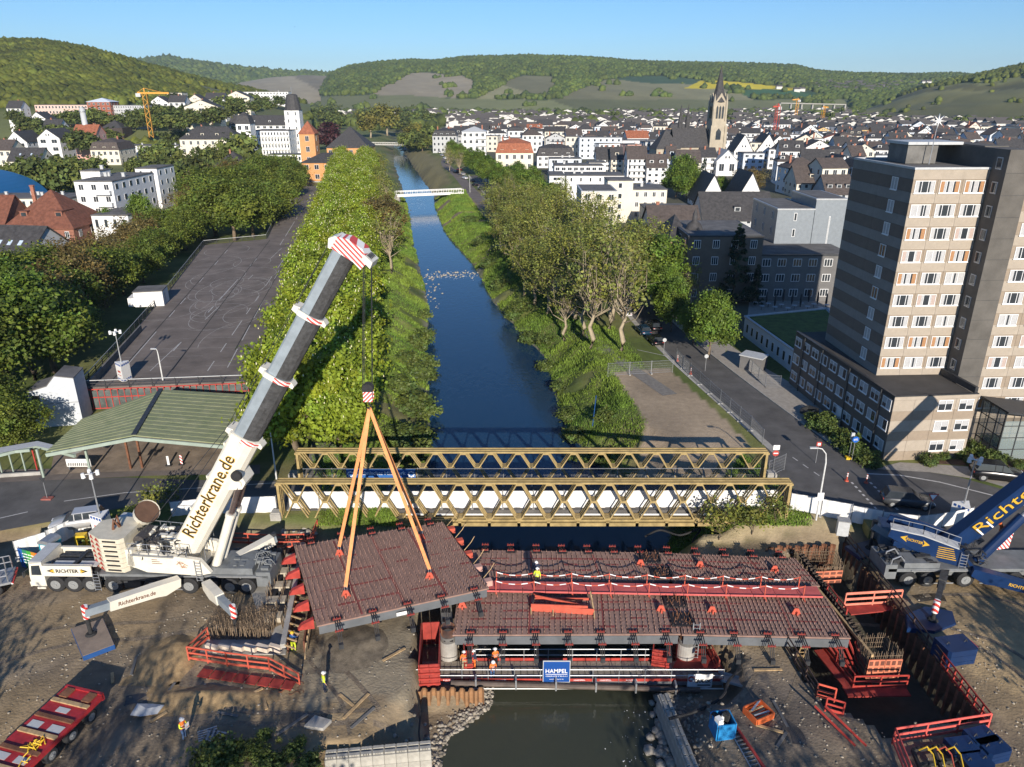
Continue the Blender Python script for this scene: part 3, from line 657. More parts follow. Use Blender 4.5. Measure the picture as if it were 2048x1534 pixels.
hb('town_house','grey mansard hotel at the left end of the town','building',866,914,306,272,'mans',5,m_greyw,m_slate,3,6,16,dormers=4,chim=2)
hb('town_house','long white four-storey house with flat roof','building',1158,1242,318,276,'flat',0,m_bluew,m_greyw,4,7,13,chim=1,wfrac=.36)
hb('warehouse','long blank white hall beside the four-storey white house','building',1243,1338,318,282,'flat',0,WH,m_lgrey,1,1,16,wfrac=.05,chim=0)
hb('warehouse','white gable-fronted hall at the end of the blank white hall','building',1308,1352,316,300,'gy',6,WH,m_slate,1,1,22,wfrac=.1,chim=0)
RW='terraced houses below the white hall'
for i,(a,b,yb,ye,wl,rf,nf,nw,dm)in enumerate([(1192,1221,356,318,WH,m_slate,4,2,0),(1221,1244,358,318,CR,m_slate,4,2,1),(1253,1291,366,317,WH,m_brownroof,4,4,0),(1292,1331,368,334,WH,m_brownroof,3,3,2),(1332,1351,356,316,m_bluew,m_brownroof,4,2,1),(1352,1399,360,324,CR,m_brownroof,3,3,1)]):
 hb('row_house',['white terraced house with dark roof at the left end of the row','cream balconied terraced house with arched dormer','white terraced house with three balcony bands','white terraced house with brown mansard storey and two dormers','narrow bluish terraced house in the row','cream terraced house with one wide dormer at the right end of the row'][i],'house',a,b,yb,ye,'gx',5,wl,rf,nf,nw,11,group=RW,dormers=dm,chim=1,balc=[(1,.1,.9),(2,.1,.9),(3,.1,.9)]if i in(1,2)else())
hb('town_house','white house with hipped grey roof beside the spruce','house',1401,1430,350,314,'gx',4,WH,m_slate,3,2,12,chim=1,balc=[(1,.3,1),(2,.3,1)])
hb('town_house','pale house with wide grey gable wall behind the spruce','house',1431,1472,352,322,'gy',5,WH,m_greyw,1,2,14,chim=1)
hb('town_house','steep white gable house, left of the twin gables','house',1466,1503,326,302,'gy',9,WH,m_slate,2,3,16,chim=0)
hb('town_house','steep white gable house, right of the twin gables','house',1512,1553,322,300,'gy',9,WH,m_slate,2,3,16,chim=0)
hb('town_house','dark-roofed house with white gable, left of the pair beside the long dark roof','house',1396,1450,418,404,'gy',9,WH,m_slate,1,3,17,chim=0)
hb('town_house','dark-roofed house with white gable, right of the pair beside the long dark roof','house',1470,1526,416,402,'gy',9.5,WH,m_slate,1,2,17,chim=0)
hb('hall','long hall with dark grey pitched roof and one white dormer','building',1405,1545,462,440,'gx',7,m_greyw,m_slate,2,7,16,dormers=1,chim=0,wfrac=.4)
hb('hall','dark low-roofed house behind the pink turret house','building',1300,1400,500,468,'gx',6,m_greyw,m_brownroof,2,5,16,chim=1)
hb('town_house','house with tall dark roof and white band of windows','house',1590,1655,396,366,'gx',6,CR,m_brownroof,2,5,14,chim=1,dormers=1)
hb('town_house','dark-roofed house with long window band near the tall brown tower','house',1650,1705,410,388,'gx',6,m_greyw,m_brownroof,2,4,14,dormers=3,chim=0)
hb('town_house','house with reddish tiled roof among dark roofs','house',1570,1618,352,334,'gx',5,WH,m_redroof,2,3,12,chim=2)
hb('town_house','white gabled house with bluish side wall near the brown tower','house',1660,1700,376,336,'gy',5,m_bluew,m_slate,3,2,14,chim=1)
hb('town_house','slim white house directly left of the brown tower top','house',1695,1722,368,312,'gx',4,CR,m_brownroof,4,2,12,chim=1)
hb('glass_hall','long hall with pale green glass roof behind the brown tower','building',1775,1878,318,300,'gx',5,M('greenish_glass',(.33,.42,.38),.25,var=.1),M('greenish_glass_roof',(.40,.48,.44),.3,var=.1),1,12,14,chim=0,wfrac=.8)
hb('town_house','ochre house among dark roofs','house',1742,1784,292,268,'gx',5,m_ochre,m_slate,3,4,12,chim=1)
hb('industrial_hall','white industrial hall right of the brown tower','building',1945,2010,300,262,'flat',0,WH,m_greyw,1,2,22,chim=0,wfrac=.2)
hb('industrial_hall','cream hall at the right edge above the brown tower','building',2030,2090,300,255,'flat',0,CR,m_brownroof,1,2,22,chim=0,wfrac=.2)
# shaded hotel behind the tower
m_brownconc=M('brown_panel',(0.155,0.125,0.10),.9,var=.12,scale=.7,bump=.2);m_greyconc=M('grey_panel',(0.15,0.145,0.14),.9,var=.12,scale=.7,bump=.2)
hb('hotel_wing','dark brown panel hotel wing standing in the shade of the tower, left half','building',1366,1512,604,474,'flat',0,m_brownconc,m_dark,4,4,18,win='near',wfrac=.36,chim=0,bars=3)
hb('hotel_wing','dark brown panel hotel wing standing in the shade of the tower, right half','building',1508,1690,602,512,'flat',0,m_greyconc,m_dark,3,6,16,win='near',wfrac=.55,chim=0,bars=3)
hb('metal_block','grey metal-clad stair block behind the shaded hotel','building',1608,1668,575,400,'flat',0,M('metal_cladding',(.22,.245,.27),.45,metal=.4,var=.1),m_grey,1,1,14,win='near',wfrac=.04,chim=0)
hb('metal_block','lower grey metal-clad block left of the tall one','building',1536,1607,575,420,'flat',0,MATS['metal_cladding'],m_grey,5,1,16,win='near',wfrac=.08,chim=0)
hb('office_block','pale bluish office block with window bands beside the brown tower','building',1660,1712,560,428,'flat',0,m_bluew,m_flatroof,5,3,14,win='near',wfrac=.8,chim=2,bars=3)
t=hb('turret_house','pink house with round corner turret and slate dome','house',1333,1368,585,478,'hip',4,m_pink,m_slate,4,2,12,win='near',wfrac=.4,chim=0)
mb=MB();mb.cyl((2.6,-.3,6.0),1.7,12.0,14);mb.build('turret',m_pink,t)
mb=MB();mb.tube([(2.6,-.3,12),(2.6,-.3,12.6),(2.6,-.3,13.9),(2.6,-.3,14.6),(2.6,-.3,15.8),(2.6,-.3,17)],[1.9,1.9,1.3,.5,.45,.03],14);mb.build('turret_dome',m_slate,t,smooth=True)
t=thing('pavilion','low white building with a grass-covered flat roof beside the tower','building',W(1560,690,0))
gp=[W(*p,3.2)for p in[(1490,634),(1655,618),(1690,655),(1592,706)]]
mb=MB();mb.prism([(p.x,p.y)for p in gp],0,3.2);mb.build('wall',m_bluew,t,world=True)
mb=MB();c=sum(gp,Vector())/4;mb.prism([(lerp(p.x,c.x,.08),lerp(p.y,c.y,.08))for p in gp],3.15,3.35);mb.build('green_roof',M('sedum_roof',(.10,.13,.03),.95,var=.3,scale=1,bump=.5),t,world=True)
mb=MB()
for i in range(4):mb.beam(gp[i]+Vector((0,0,.12)),gp[(i+1)%4]+Vector((0,0,.12)),.4,.25)
mb.build('roof_edge',m_lgrey,t,world=True)
d=(gp[3]-gp[0]);l=d.length;d/=l;nn=Vector((d.y,-d.x,0));nn=nn if nn.x<0 else-nn
mb=MB()
for i in range(9):p=gp[0]+d*(1.5+i*(l-3)/8);win_mesh(mb,(p.x,p.y,.9),d,nn,.8,1.5)
mb.build('windows',[m_frame,m_glass],t,world=True,kind='stuff')
sheet('hotel_terrace',[W(*p)for p in[(1500,590),(1690,592),(1700,618),(1495,634)]],m_pave,0.03)
sheet('pavilion_lawn',[W(*p)for p in[(1470,660),(1585,720),(1560,760),(1440,690)]],M('lawn',(.10,.12,.03),.95,var=.3,scale=2,bump=.5,bscale=14,tex='World'),0.03)
# ---------------------------------------------------------------- tall brown tower with its low wing
m_beige=M('washed_beige',(0.38,0.325,0.26),.9,var=.10,scale=1.2,bump=.45,bscale=14,detail=9)
m_tan=M('washed_tan',(0.30,0.24,0.18),.9,var=.12,scale=1.2,bump=.45,bscale=14,detail=9)
m_dgrey=M('washed_grey',(0.115,0.106,0.094),.9,var=.2,scale=.5,bump=.3,bscale=10,detail=9)
m_shadb=M('washed_brown_shaded',(0.165,0.13,0.105),.9,var=.1,scale=.8,bump=.3);m_shadg=M('washed_bluegrey_shaded',(0.245,0.225,0.205),.9,var=.1,scale=.8,bump=.3)  # darker panels for the left-hand faces, their shade put into the colour
cur_w=M('white_curtain',(.42,.42,.42),.8,var=.15,scale=9);cur_o=M('orange_curtain',(.36,.19,.09),.8,var=.2,scale=9);cur_p=M('pink_curtain',(.42,.33,.29),.8,var=.15,scale=9)
def window_set(w,h,n,seed):
 """frame with n lights; returns frame mesh and pane mesh whose strips are glass or drawn curtains"""
 rg=random.Random(seed);f=MB();f.bb(-w/2,w/2,-.07,.04,0,.09);f.bb(-w/2,w/2,-.07,.04,h-.07,h);f.bb(-w/2-.05,w/2+.05,-.13,-.07,-.05,.03)
 for i in range(n+1):x=-w/2+(w-.09)*i/n;f.bb(x+.015,x+.075,-.071,.041,.09,h-.07)
 p=MB()
 side_c=rg.choice([1,1,2,3]);mid_c=rg.choice([0,1,1,1,0])
 for i in range(n):
  x0=-w/2+(w-.09)*i/n+.09;x1=-w/2+(w-.09)*(i+1)/n;k=3
  for j in range(k):
   r=rg.random();p.mi=side_c if(i==0 and j<2)or(i==n-1 and j>0)else mid_c if r<.8 else 0
   a=lerp(x0,x1,j/k);b=lerp(x0,x1,(j+1)/k);p.bb(a,b,-.045+.004*j,.02,.09,h-.09)
 return f.mesh('window',m_frame),p.mesh('pane',[m_glass,cur_w,cur_o,cur_p])
def blind_set(w,h,n,seed):
 rg=random.Random(seed);f,p=window_set(w,h,n,seed);q=MB()
 for i in range(n):
  x0=-w/2+(w-.09)*i/n+.09;x1=-w/2+(w-.09)*(i+1)/n;s_=rg.choice([.35,.6,.6,1.0,0.0]);zt=h-.09
  zb=zt-(h-.18)*s_
  q.mi=0
  if s_<1:q.bb(x0,x1,-.045,.02,.09,zb)
  q.mi=1
  if s_>0:q.bb(x0,x1,-.043,.02,zb,zt)
 return f,q.mesh('pane',[m_glass,cur_w])
def facade(t,o,ux,n_,width,z0,z1,nst,ncol,mats,wins,winh=.56,wz=.30,split=1,cols=None,zsk=0.0):
 """panelled concrete wall: two panel courses a storey with open joints, windows set in the upper part of the storey"""
 o=Vector(o);ux=Vector(ux).normalized();n_=Vector(n_).normalized();fh=(z1-z0)/nst;ang=math.atan2(-n_.x,n_.y)+math.pi
 cache={}
 for k in range(nst):
  for j,(a,b)in enumerate(((0,.46),(.46,1.0))):
   for c in range(ncol*split):
    pw=width/(ncol*split);key=(j,c if False else 0)
    if key not in cache:
     m=MB();m.bb(-pw/2+.012,pw/2-.012,-.10,0,0,(b-a)*fh-.02);cache[key]=m.mesh('panel',mats[j])
    p=o+ux*(pw*(c+.5));p.z=z0+(k+a)*fh
    ob('panel',cache[key],t,p,ang)
  for c in(cols if cols is not None else range(ncol)):
   f,pn=random.choice(wins);p=o+ux*(width/ncol*(c+.5))+n_*.10;p.z=z0+(k+.42)*fh
   w_=ob('window',f,t,p,ang);ob('pane',pn,w_)
TH,WGH=30.4,7.6
tow=thing('tower_block','tall brown residential tower of washed concrete panels with rows of white windows','building',(41.75,79.4,0),R(2.5))
mb=MB();mb.bb(0.1,9.2,.1,13.4,0,TH-.1);mb.build('core',m_conc_d,tow)
wins=[window_set(2.15,1.30,3,s_)for s_ in range(7)]
fh=(TH-1.1-WGH)/9
facade(tow,(0,0.1,0),(1,0,0),(0,-1,0),8.0,WGH-.2,TH-1.1,9,3,(m_beige,m_tan),wins)
mb=MB();mb.bb(0,8.0,0,.1,TH-1.1,TH-.1);mb.build('parapet',m_beige,tow)
mb=MB();mb.bb(-.1,9.3,-.1,.25,TH-.1,TH+.12);mb.bb(-.1,.25,.25,13.5,TH-.1,TH+.12);mb.bb(-.1,9.3,13.2,13.5,TH-.1,TH+.12);mb.build('roof_edge',m_lgrey,tow)
mb=MB();mb.bb(.3,9,.3,13.1,TH-.2,TH-.05);mb.build('roof',m_flatroof,tow)
swin=[window_set(1.25,1.35,2,s_+20)for s_ in range(4)]
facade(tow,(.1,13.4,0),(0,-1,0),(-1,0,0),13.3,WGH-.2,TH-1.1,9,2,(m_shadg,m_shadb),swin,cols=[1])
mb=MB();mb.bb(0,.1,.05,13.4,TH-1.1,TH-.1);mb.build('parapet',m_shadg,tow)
# stair shaft and the right-hand part
mb=MB();mb.bb(8.0,10.6,-2.4,10,0,TH+2.0);mb.build('stair_shaft',m_dgrey,tow)
mb=MB()
for k in range(14):mb.bb(8.05,10.55,-2.412,-2.40,1.5+k*2.2,1.53+k*2.2)
mb.build('shaft_joint',m_dark,tow)
dkf=MB();dkf.bb(-.45,.45,-.06,0,0,1.2);f_me=dkf.mesh('window',m_lgrey);dkp=MB();dkp.bb(-.36,.36,-.075,0,.1,1.1);p_me=dkp.mesh('pane',m_glass)
for k in range(11):
 w_=ob('window',f_me,tow,(8.0,-1.2,6.2+k*2.42),R(-90),label='grey narrow stair window');ob('pane',p_me,w_)
mb=MB();mb.bb(8.2,10.8,2,9,TH,TH+2.1);mb.build('penthouse',m_dgrey,tow)
mb=MB();mb.bb(2.2,5.6,6,10,TH,TH+2.0);mb.build('lift_house',m_conc_d,tow)
mb=MB();mb.bb(2.0,8.2,5.7,10.4,TH+2.0,TH+2.3);mb.build('lift_roof',m_lgrey,tow)
mb=MB();mb.bb(10.62,26,-2.2,10,0,TH+.1);mb.build('core',m_conc_d,tow)
facade(tow,(10.6,-2.2,0),(1,0,0),(0,-1,0),15.4,3.2,TH-.3,11,5,(m_beige,m_tan),wins)
mb=MB();mb.bb(10.6,26,-2.32,-2.2,0,3.18);mb.build('plinth',m_beige,tow)
mb=MB();mb.bb(10.6,26,-2.45,-2.2,TH-.3,TH+.3);mb.build('roof_edge',m_lgrey,tow)
wing=thing('office_wing','three-storey brown panel wing with dark flat roof at the foot of the tower','building',(40.7,72.7,0),R(5.2))
mb=MB();mb.bb(.1,9.3,.1,23.5,0,WGH-.15);mb.build('core',m_conc_d,wing)
bw=[blind_set(1.65,1.25,2,s_+40)for s_ in range(6)]
facade(wing,(0,.1,0),(1,0,0),(0,-1,0),9.4,0,WGH-.4,3,4,(m_tan,m_beige),bw,cols=[2,3])
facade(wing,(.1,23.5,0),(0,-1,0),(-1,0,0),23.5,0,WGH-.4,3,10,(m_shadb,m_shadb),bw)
mb=MB();mb.bb(0,9.4,0,.1,WGH-.4,WGH);mb.build('parapet',m_beige,wing)
mb=MB();mb.bb(-.05,.3,-.05,23.5,WGH,WGH+.1);mb.bb(.3,9.45,-.05,.25,WGH,WGH+.1);mb.bb(9.1,9.45,.25,8,WGH,WGH+.7);mb.bb(0,.1,.1,23.4,WGH-.4,WGH);mb.build('roof_edge',m_dark,wing)
mb=MB();mb.bb(.3,9.1,.3,23.3,WGH-.15,WGH-.05);mb.build('roof',M('dark_bitumen',(.06,.055,.05),.9,var=.2,scale=.5),wing)
mb=MB();mb.bb(-.16,.1,9.2,10.3,.1,2.3);mb.build('door',m_frame,wing)
dp_=MB().tube([(0,0,0),(0,0,WGH)],.07,6).mesh('downpipe',m_dark)
for y in(2.3,9.0,15.6,20.5):ob('downpipe',dp_,wing,(-.16,y,0))
# glazed entrance porch
gl=thing('glass_porch','glazed entrance porch with slanted roof at the foot of the tower','building',(53.2,75.0,0),R(2))
mb=MB();mb.add([(0,-2.2,5.6),(7.5,-2.2,4.6),(7.5,2.5,4.6),(0,2.5,5.6),(0,-2.2,5.8),(7.5,-2.2,4.8),(7.5,2.5,4.8),(0,2.5,5.8)],[(0,3,2,1),(4,5,6,7),(0,1,5,4),(1,2,6,5),(2,3,7,6),(3,0,4,7)]);mb.build('roof',m_dark,gl)
mb=MB()
for i in range(5):mb.bb(i*1.7,i*1.7+.1,-2.0,-1.9,0,5.5-i*.22)
for y in(-1.9,-.7,.6,1.9):mb.bb(0,.1,y,y+.1,0,5.6)
for z in(1.2,2.6,4.0):mb.bb(.1,7.2,-1.98,-1.92,z,z+.08);mb.bb(.02,.08,-1.9,2,z,z+.08)
mb.build('glazing_bars',m_dark,gl)
mg=bpy.data.materials.new('clear_glass');mg.use_nodes=True;b_=mg.node_tree.nodes['Principled BSDF'];b_.inputs['Base Color'].default_value=(.35,.42,.42,1);b_.inputs['Roughness'].default_value=.05;b_.inputs['Alpha'].default_value=.35;MATS['clear_glass']=mg
mb=MB();mb.bb(.1,7.2,-1.94,-1.925,0,4.6);mb.bb(.04,.055,-1.9,2,0,5.5);mb.build('pane',mg,gl)
st=thing('star_mast','tall thin mast carrying a large white star on the tower roof','mast',W(1870,318,TH)if False else Vector((45.8,84.5,TH)))
mb=MB();mb.tube([(0,0,0),(.1,0,4.3)],[.06,.035],6);mb.build('pole',m_grey,st)
mb=MB();s5=[]
for i in range(16):a=i*math.pi/8;r=.75 if i%2==0 else.16;s5.append((r*math.sin(a),r*math.cos(a)))
mb.extr(s5,(.1,-.1,4.5),(1,0,0),(0,0,1),(0,1,0),.18);mb.build('star',m_whitep,st)
# ---------------------------------------------------------------- left bank
hb('apartment_block','white six-storey apartment block with balconies and narrow side windows','building',172,246,482,364,'flat',0,WH,m_flatroof,5,3,24,win='near',wfrac=.4,balc=[(2,.55,.95),(3,.55,.95),(4,.55,.95)],chim=3,nside=6)
hb('apartment_block','tall white end block behind the white apartment block','building',290,332,452,338,'flat',0,WH,m_flatroof,6,2,12,win='near',wfrac=.25,chim=0,nside=3)
hb('roof_block','white stairhead storey on top of the white apartment block','building',176,214,420,343,'flat',0,WH,m_flatroof,1,1,6,D=215,chim=1,wfrac=.02)
hb('low_block','two-storey white annex below the white apartment block','building',196,268,500,432,'flat',0,WH,m_flatroof,2,4,13,win='near',wfrac=.4,chim=0,nside=3)
hb('row_block','long low white block of flats with chimneys behind the red-roofed house','building',-40,146,440,398,'flat',0,CR,m_flatroof,2,9,14,win='near',wfrac=.6,chim=6)
hb('villa','large villa with red-brown hipped roof and white dormers','house',20,158,512,458,'hip',8.5,M('brick_wall',(.27,.12,.08),.9,var=.2),M('rust_tiles',(.17,.065,.04),.85,var=.3,scale=1.2,bump=.4),2,5,17,dormers=2,win='near',chim=2,wfrac=.3)
hb('villa','smaller red-roofed house left of the large villa','house',-70,18,505,455,'gx',7,MATS['brick_wall'],MATS['rust_tiles'],2,4,14,dormers=1,chim=1)
hb('town_house','house with dark tiled roof and four skylights at the left edge','house',-60,72,585,520,'gx',5.5,m_greyw,m_slate,3,6,15,win='near',sk=4,chim=0,wfrac=.4,rz=-8)
hb('town_house','cream house with slate mansard roof and grey gable wall','house',186,243,330,300,'mans',6,CR,m_brownroof,2,5,20,chim=1,dormers=3)
hb('town_house','white house with steep dark roof, left of three on the hill foot','house',20,62,322,284,'gy',6,WH,m_slate,3,2,18,chim=1)
hb('town_house','white house with dark roof, middle of three on the hill foot','house',84,128,322,276,'gy',5,WH,m_slate,3,2,20,chim=0)
hb('town_house','grey and red modern house front in the middle of the left bank','house',118,152,318,278,'flat',0,m_greyw,m_slate,3,6,14,chim=0)
hb('town_house','cream house with brown gable at the left edge','house',-8,28,334,300,'gx',5,CR,m_brownroof,2,3,14,chim=1)
hb('town_house','long low house with dark roof in front of the white gables','house',20,84,345,322,'gx',6,CR,m_slate,1,4,14,sk=2,chim=0)
hb('town_house','dark brown roofed house beside the copper-brown tree','house',430,492,352,334,'hip',7,WH,m_slate,2,3,16,dormers=1,chim=1)
hb('sport_hall','flat white hall with window band behind the cream house','building',246,372,318,292,'flat',0,WH,m_flatroof,1,8,16,chim=2)
# curved blue roof at the left edge
t=thing('arena','curved blue roof with white stripe at the left edge','building',W(-95,420,0));mb=MB();k=14;pts=[]
for i in range(k+1):a=i/k*math.pi/2;pts.append((26*math.cos(a)-26+20,12*math.sin(a)))
for j in range(k):mb.add([(pts[j][0],0,pts[j][1]),(pts[j+1][0],0,pts[j+1][1]),(pts[j+1][0],26,pts[j+1][1]),(pts[j][0],26,pts[j][1])],[(0,1,2,3)])
mb.build('roof',M('arena_blue',(.02,.13,.30),.4,var=.1),t)
mb=MB();mb.add([(p[0],0,0)for p in pts[::-1]][:1]+[(p[0],0,p[1])for p in pts]+[(pts[-1][0],0,0)],[tuple(range(k+3))]);mb.build('wall',m_lgrey,t)
mb=MB()
for j in range(k-1):mb.beam((pts[j][0]+.05,-.1,pts[j][1]+.1),(pts[j+1][0]+.05,-.1,pts[j+1][1]+.1),.5,.3)
mb.build('stripe',m_whitep,t)
# chimney, dark water tower
b_=W(184,320,0);tt=WY(165,214,b_.y)
t=thing('steel_chimney','tall slim pale steel chimney among the houses','chimney',b_);mb=MB();mb.tube([(0,0,0),(0,0,tt.z)],[1.7,1.55],16);mb.build('shaft',m_lgrey,t,smooth=True);mb=MB();mb.cyl((0,0,tt.z-2.5),2.0,.5,16);mb.cyl((0,0,tt.z-.2),1.7,.6,16);mb.build('collar',m_grey,t)
t=hb('water_tower','squat tower with dark timber upper storey and pyramid roof','building',211,250,296,275,'flat',0,M('ochre_brick',(.33,.2,.09),.9),m_dark,1,2,14,chim=0)
zz=WY(230,275,t.location.y).z;zt=WY(230,256,t.location.y).z
mb=MB();wq=40/scale_at(t.location)/2+.6;mb.bb(-wq,wq,-.6,14.6,zz+.35,zt);mb.build('timber_storey',M('dark_timber',(.06,.045,.04),.9),t)
mb=MB();mb.add([(-wq,-.8,zt),(wq,-.8,zt),(wq,14.8,zt),(-wq,14.8,zt),(0,7,zt+5.5)],[(0,3,2,1),(0,1,4),(1,2,4),(2,3,4),(3,0,4)]);mb.build('roof',m_slate,t)
# spa house in orange brick
OR_=M('orange_render',(.60,.29,.12),.85,var=.08,scale=.5)
t=hb('spa_house','orange spa house with arched windows behind the white kiosk','building',606,706,364,326,'hip',4,OR_,m_slate,2,5,16,win='near',chim=0,wfrac=.45)
t=hb('spa_tower','orange corner tower with red pyramid roof on the spa house','building',606,636,352,268,'pyr',6,OR_,m_redroof,4,1,8,win='near',wfrac=.25,chim=0)
hb('spa_hall','hall with large dark pyramid roof behind the spa house','building',655,738,318,296,'pyr',12,OR_,m_slate,1,6,24,chim=0,D=470)
hb('kiosk','white kiosk with a green sign at the end of the car park','kiosk',612,648,377,364,'flat',0,WH,m_lgrey,1,3,4,chim=0,win='near',D=352)
# white spa hotel
hb('hotel','cream front wing of the large hotel with dark roof','building',366,482,325,279,'hip',7,CR,m_slate,3,8,16,dormers=4,chim=1,win='near',wfrac=.35)
hb('hotel','hotel stair tower with grey mansard cap','building',480,508,318,248,'mans',7,WH,m_slate,4,2,10,chim=0)
hb('hotel','long white hotel wing with rows of balconies','building',508,582,312,262,'flat',0,WH,m_flatroof,4,12,24,chim=0,balc=[(k,i/12+.015,i/12+.07)for k in(1,2,3)for i in range(12)])
hb('hotel','dark-roofed rear hotel range behind the balcony wing','building',464,590,290,250,'gx',7,WH,m_slate,4,10,16,chim=2,dormers=4)
t=hb('hotel_tower','tall white hotel tower with tapering dark cap','building',577,606,308,221,'flat',0,WH,m_slate,6,2,9,chim=0,wfrac=.2)
p=t.location;hz=WY(590,221,p.y).z;h2=WY(590,190,p.y).z;wq=29/scale_at(p)/2
mb=MB();mb.tube([(0,4.5,hz+.3),(0,4.5,h2),(0,4.5,h2+.6)],[wq*1.15,wq*.75,wq*.5],12);mb.build('cap',m_slate,t);mb=MB();mb.tube([(0,4.5,h2),(0,4.5,h2+5)],.15,5);mb.build('spire',m_grey,t)
hb('colonnade','low white colonnade with turf roof between hotel and spa house','building',535,604,326,310,'flat',0,WH,M('sedum_roof',(.10,.13,.03),.95),1,9,12,chim=0,wfrac=.6)
# buildings on the left slope
HL=620
hb('clinic','long pinkish clinic building on the wooded slope','building',75,180,240,210,'flat',0,m_pink,m_brownroof,2,16,14,D=HL,chim=0,zdown=20,label=None)if False else hb('clinic','long pinkish clinic building on the wooded slope','building',75,180,240,210,'flat',0,M('salmon_render',(.62,.45,.38),.85),m_brownroof,3,16,14,D=HL,chim=0,zdown=20)
hb('clinic','round-ended red brick clinic block with blue roof','building',180,226,240,204,'pyr',3,M('red_brick',(.30,.10,.06),.9),m_bluew,4,5,14,D=HL-4,chim=0,zdown=20)
hb('clinic','grey clinic wing with long balcony bands','building',226,292,240,211,'flat',0,m_greyw,m_flatroof,4,14,14,D=HL,chim=0,zdown=20)
hb('clinic','beige flat-roofed clinic high on the slope, left','building',180,276,205,193,'flat',0,CR,m_flatroof,2,14,14,D=760,chim=1,zdown=20)
hb('clinic','beige flat-roofed clinic high on the slope behind the orange crane','building',276,366,204,186,'flat',0,CR,m_flatroof,3,12,14,D=780,chim=1,zdown=20)
hb('clinic','white flat-roofed building above the tree tops near the vineyard slope','building',478,578,202,184,'flat',0,WH,m_flatroof,3,16,14,D=900,chim=2,zdown=30)
for i,(a,b,yb,ye,wl,rf)in enumerate([(300,340,222,206,WH,m_slate),(340,372,226,204,WH,m_slate),(375,412,222,202,CR,m_slate),(412,450,214,198,WH,m_slate),(450,500,210,194,CR,m_slate),(16,44,232,216,WH,m_slate),(60,100,262,240,WH,m_slate),(88,122,272,256,WH,m_slate),(372,440,240,214,CR,m_slate),(150,196,292,268,m_pink,m_redroof)]):
 hb('slope_house',['white house on the slope just right of the orange crane','white house with two gables on the slope','cream house on the slope under the wooded hill','white house at the right end of the slope','cream house below the white flat-roofed building','small white house at the far left of the slope','white gabled house below the pinkish clinic','white house with dark roof beside the chimney top','wide cream house above the dark trees','house with red roof behind the steel chimney'][i],'house',a,b,yb,ye,'gx' if i%2 else 'gy',5,wl,rf,2,3,12,D=[640,640,660,700,720,600,540,500,600,470][i],chim=1,zdown=22,group='houses on the left slope')
# church with tall spire
cb=W(1424,338,0);cb_s=scale_at(cb);ch=thing('church','stone church with very tall slate spire above the town','church',cb,R(8))
m_sand=M('sandstone',(.40,.345,.26),.9,var=.15,scale=.3)
zt=WY(1424,204,cb.y).z;zs=WY(1424,130,cb.y).z;hw=14.5/cb_s
mb=MB();mb.bb(-hw,hw,-hw,hw,0,zt*.72);mb.bb(-hw*.86,hw*.86,-hw*.86,hw*.86,zt*.72,zt);mb.build('tower',m_sand,ch)
mb=MB()
for sx in(-1,1):
 for sy in(-1,1):mb.bb(sx*hw*.8,sx*hw*1.15,sy*hw*.8,sy*hw*1.15,0,zt*.66);mb.tube([(sx*hw*.85,sy*hw*.85,zt*.72),(sx*hw*.85,sy*hw*.85,zt*.98),(sx*hw*.85,sy*hw*.85,zt*1.12)],[hw*.18,hw*.18,.05],6)
mb.build('buttress',m_sand,ch)
mb=MB()
for(ux,n_)in(((1,0,0),(0,-1,0)),((0,1,0),(1,0,0)),((0,-1,0),(-1,0,0))):
 u=Vector(ux);nn=Vector(n_);mb.extr([(-hw*.75,0),(hw*.75,0),(0,hw*1.15)],nn*hw*.9+Vector((0,0,zt)),u,(0,0,1),nn,-.4)
mb.build('gable',m_sand,ch)
mb=MB();mb.tube([(0,0,zt),(0,0,zt+(zs-zt)*.3),(0,0,zs)],[hw*1.12,hw*.66,.05],8);mb.build('spire',m_slate,ch)
mb=MB()
for nn,ux in((Vector((0,-1,0)),Vector((1,0,0))),(Vector((-1,0,0)),Vector((0,-1,0)))):
 for x in(-.4,0,.4):mb.extr([(-.55,0),(.55,0),(.55,zt*.16),(0,zt*.19),(-.55,zt*.16)],nn*hw*.86+ux*x*hw+Vector((0,0,zt*.76)),ux,(0,0,1),nn,.08)
 mb.extr([(-1.4,0),(1.4,0),(1.4,zt*.12),(0,zt*.17),(-1.4,zt*.12)],nn*hw+Vector((0,0,zt*.45)),ux,(0,0,1),nn,.08)
mb.build('window',m_glass,ch,kind='stuff')
mb=MB();mb.bb(-20,-hw,-3,9,0,12);mb.build('nave',m_sand,ch)
mb=MB();m2=MB();gable_roof(m2,20,12,12,9);mb.add([(x-13,y-3,z)for x,y,z in m2.v],m2.f);mb.build('nave_roof',m_slate,ch)
mb=MB();mb.bb(-34,-21,-6,6,0,11);mb.build('transept',m_sand,ch);mb=MB();mb.add([(-34.4,-6.3,11),(-20.6,-6.3,11),(-20.6,6.3,11),(-34.4,6.3,11),(-27.5,0,21)],[(0,3,2,1),(0,1,4),(1,2,4),(2,3,4),(3,0,4)]);mb.tube([(-18.5,4,18),(-18.5,4,24),(-18.5,4,33)],[1.4,1.4,.05],8);mb.tube([(-14.5,4,18),(-14.5,4,24),(-14.5,4,33)],[1.4,1.4,.05],8);mb.build('transept_roof',m_slate,ch)
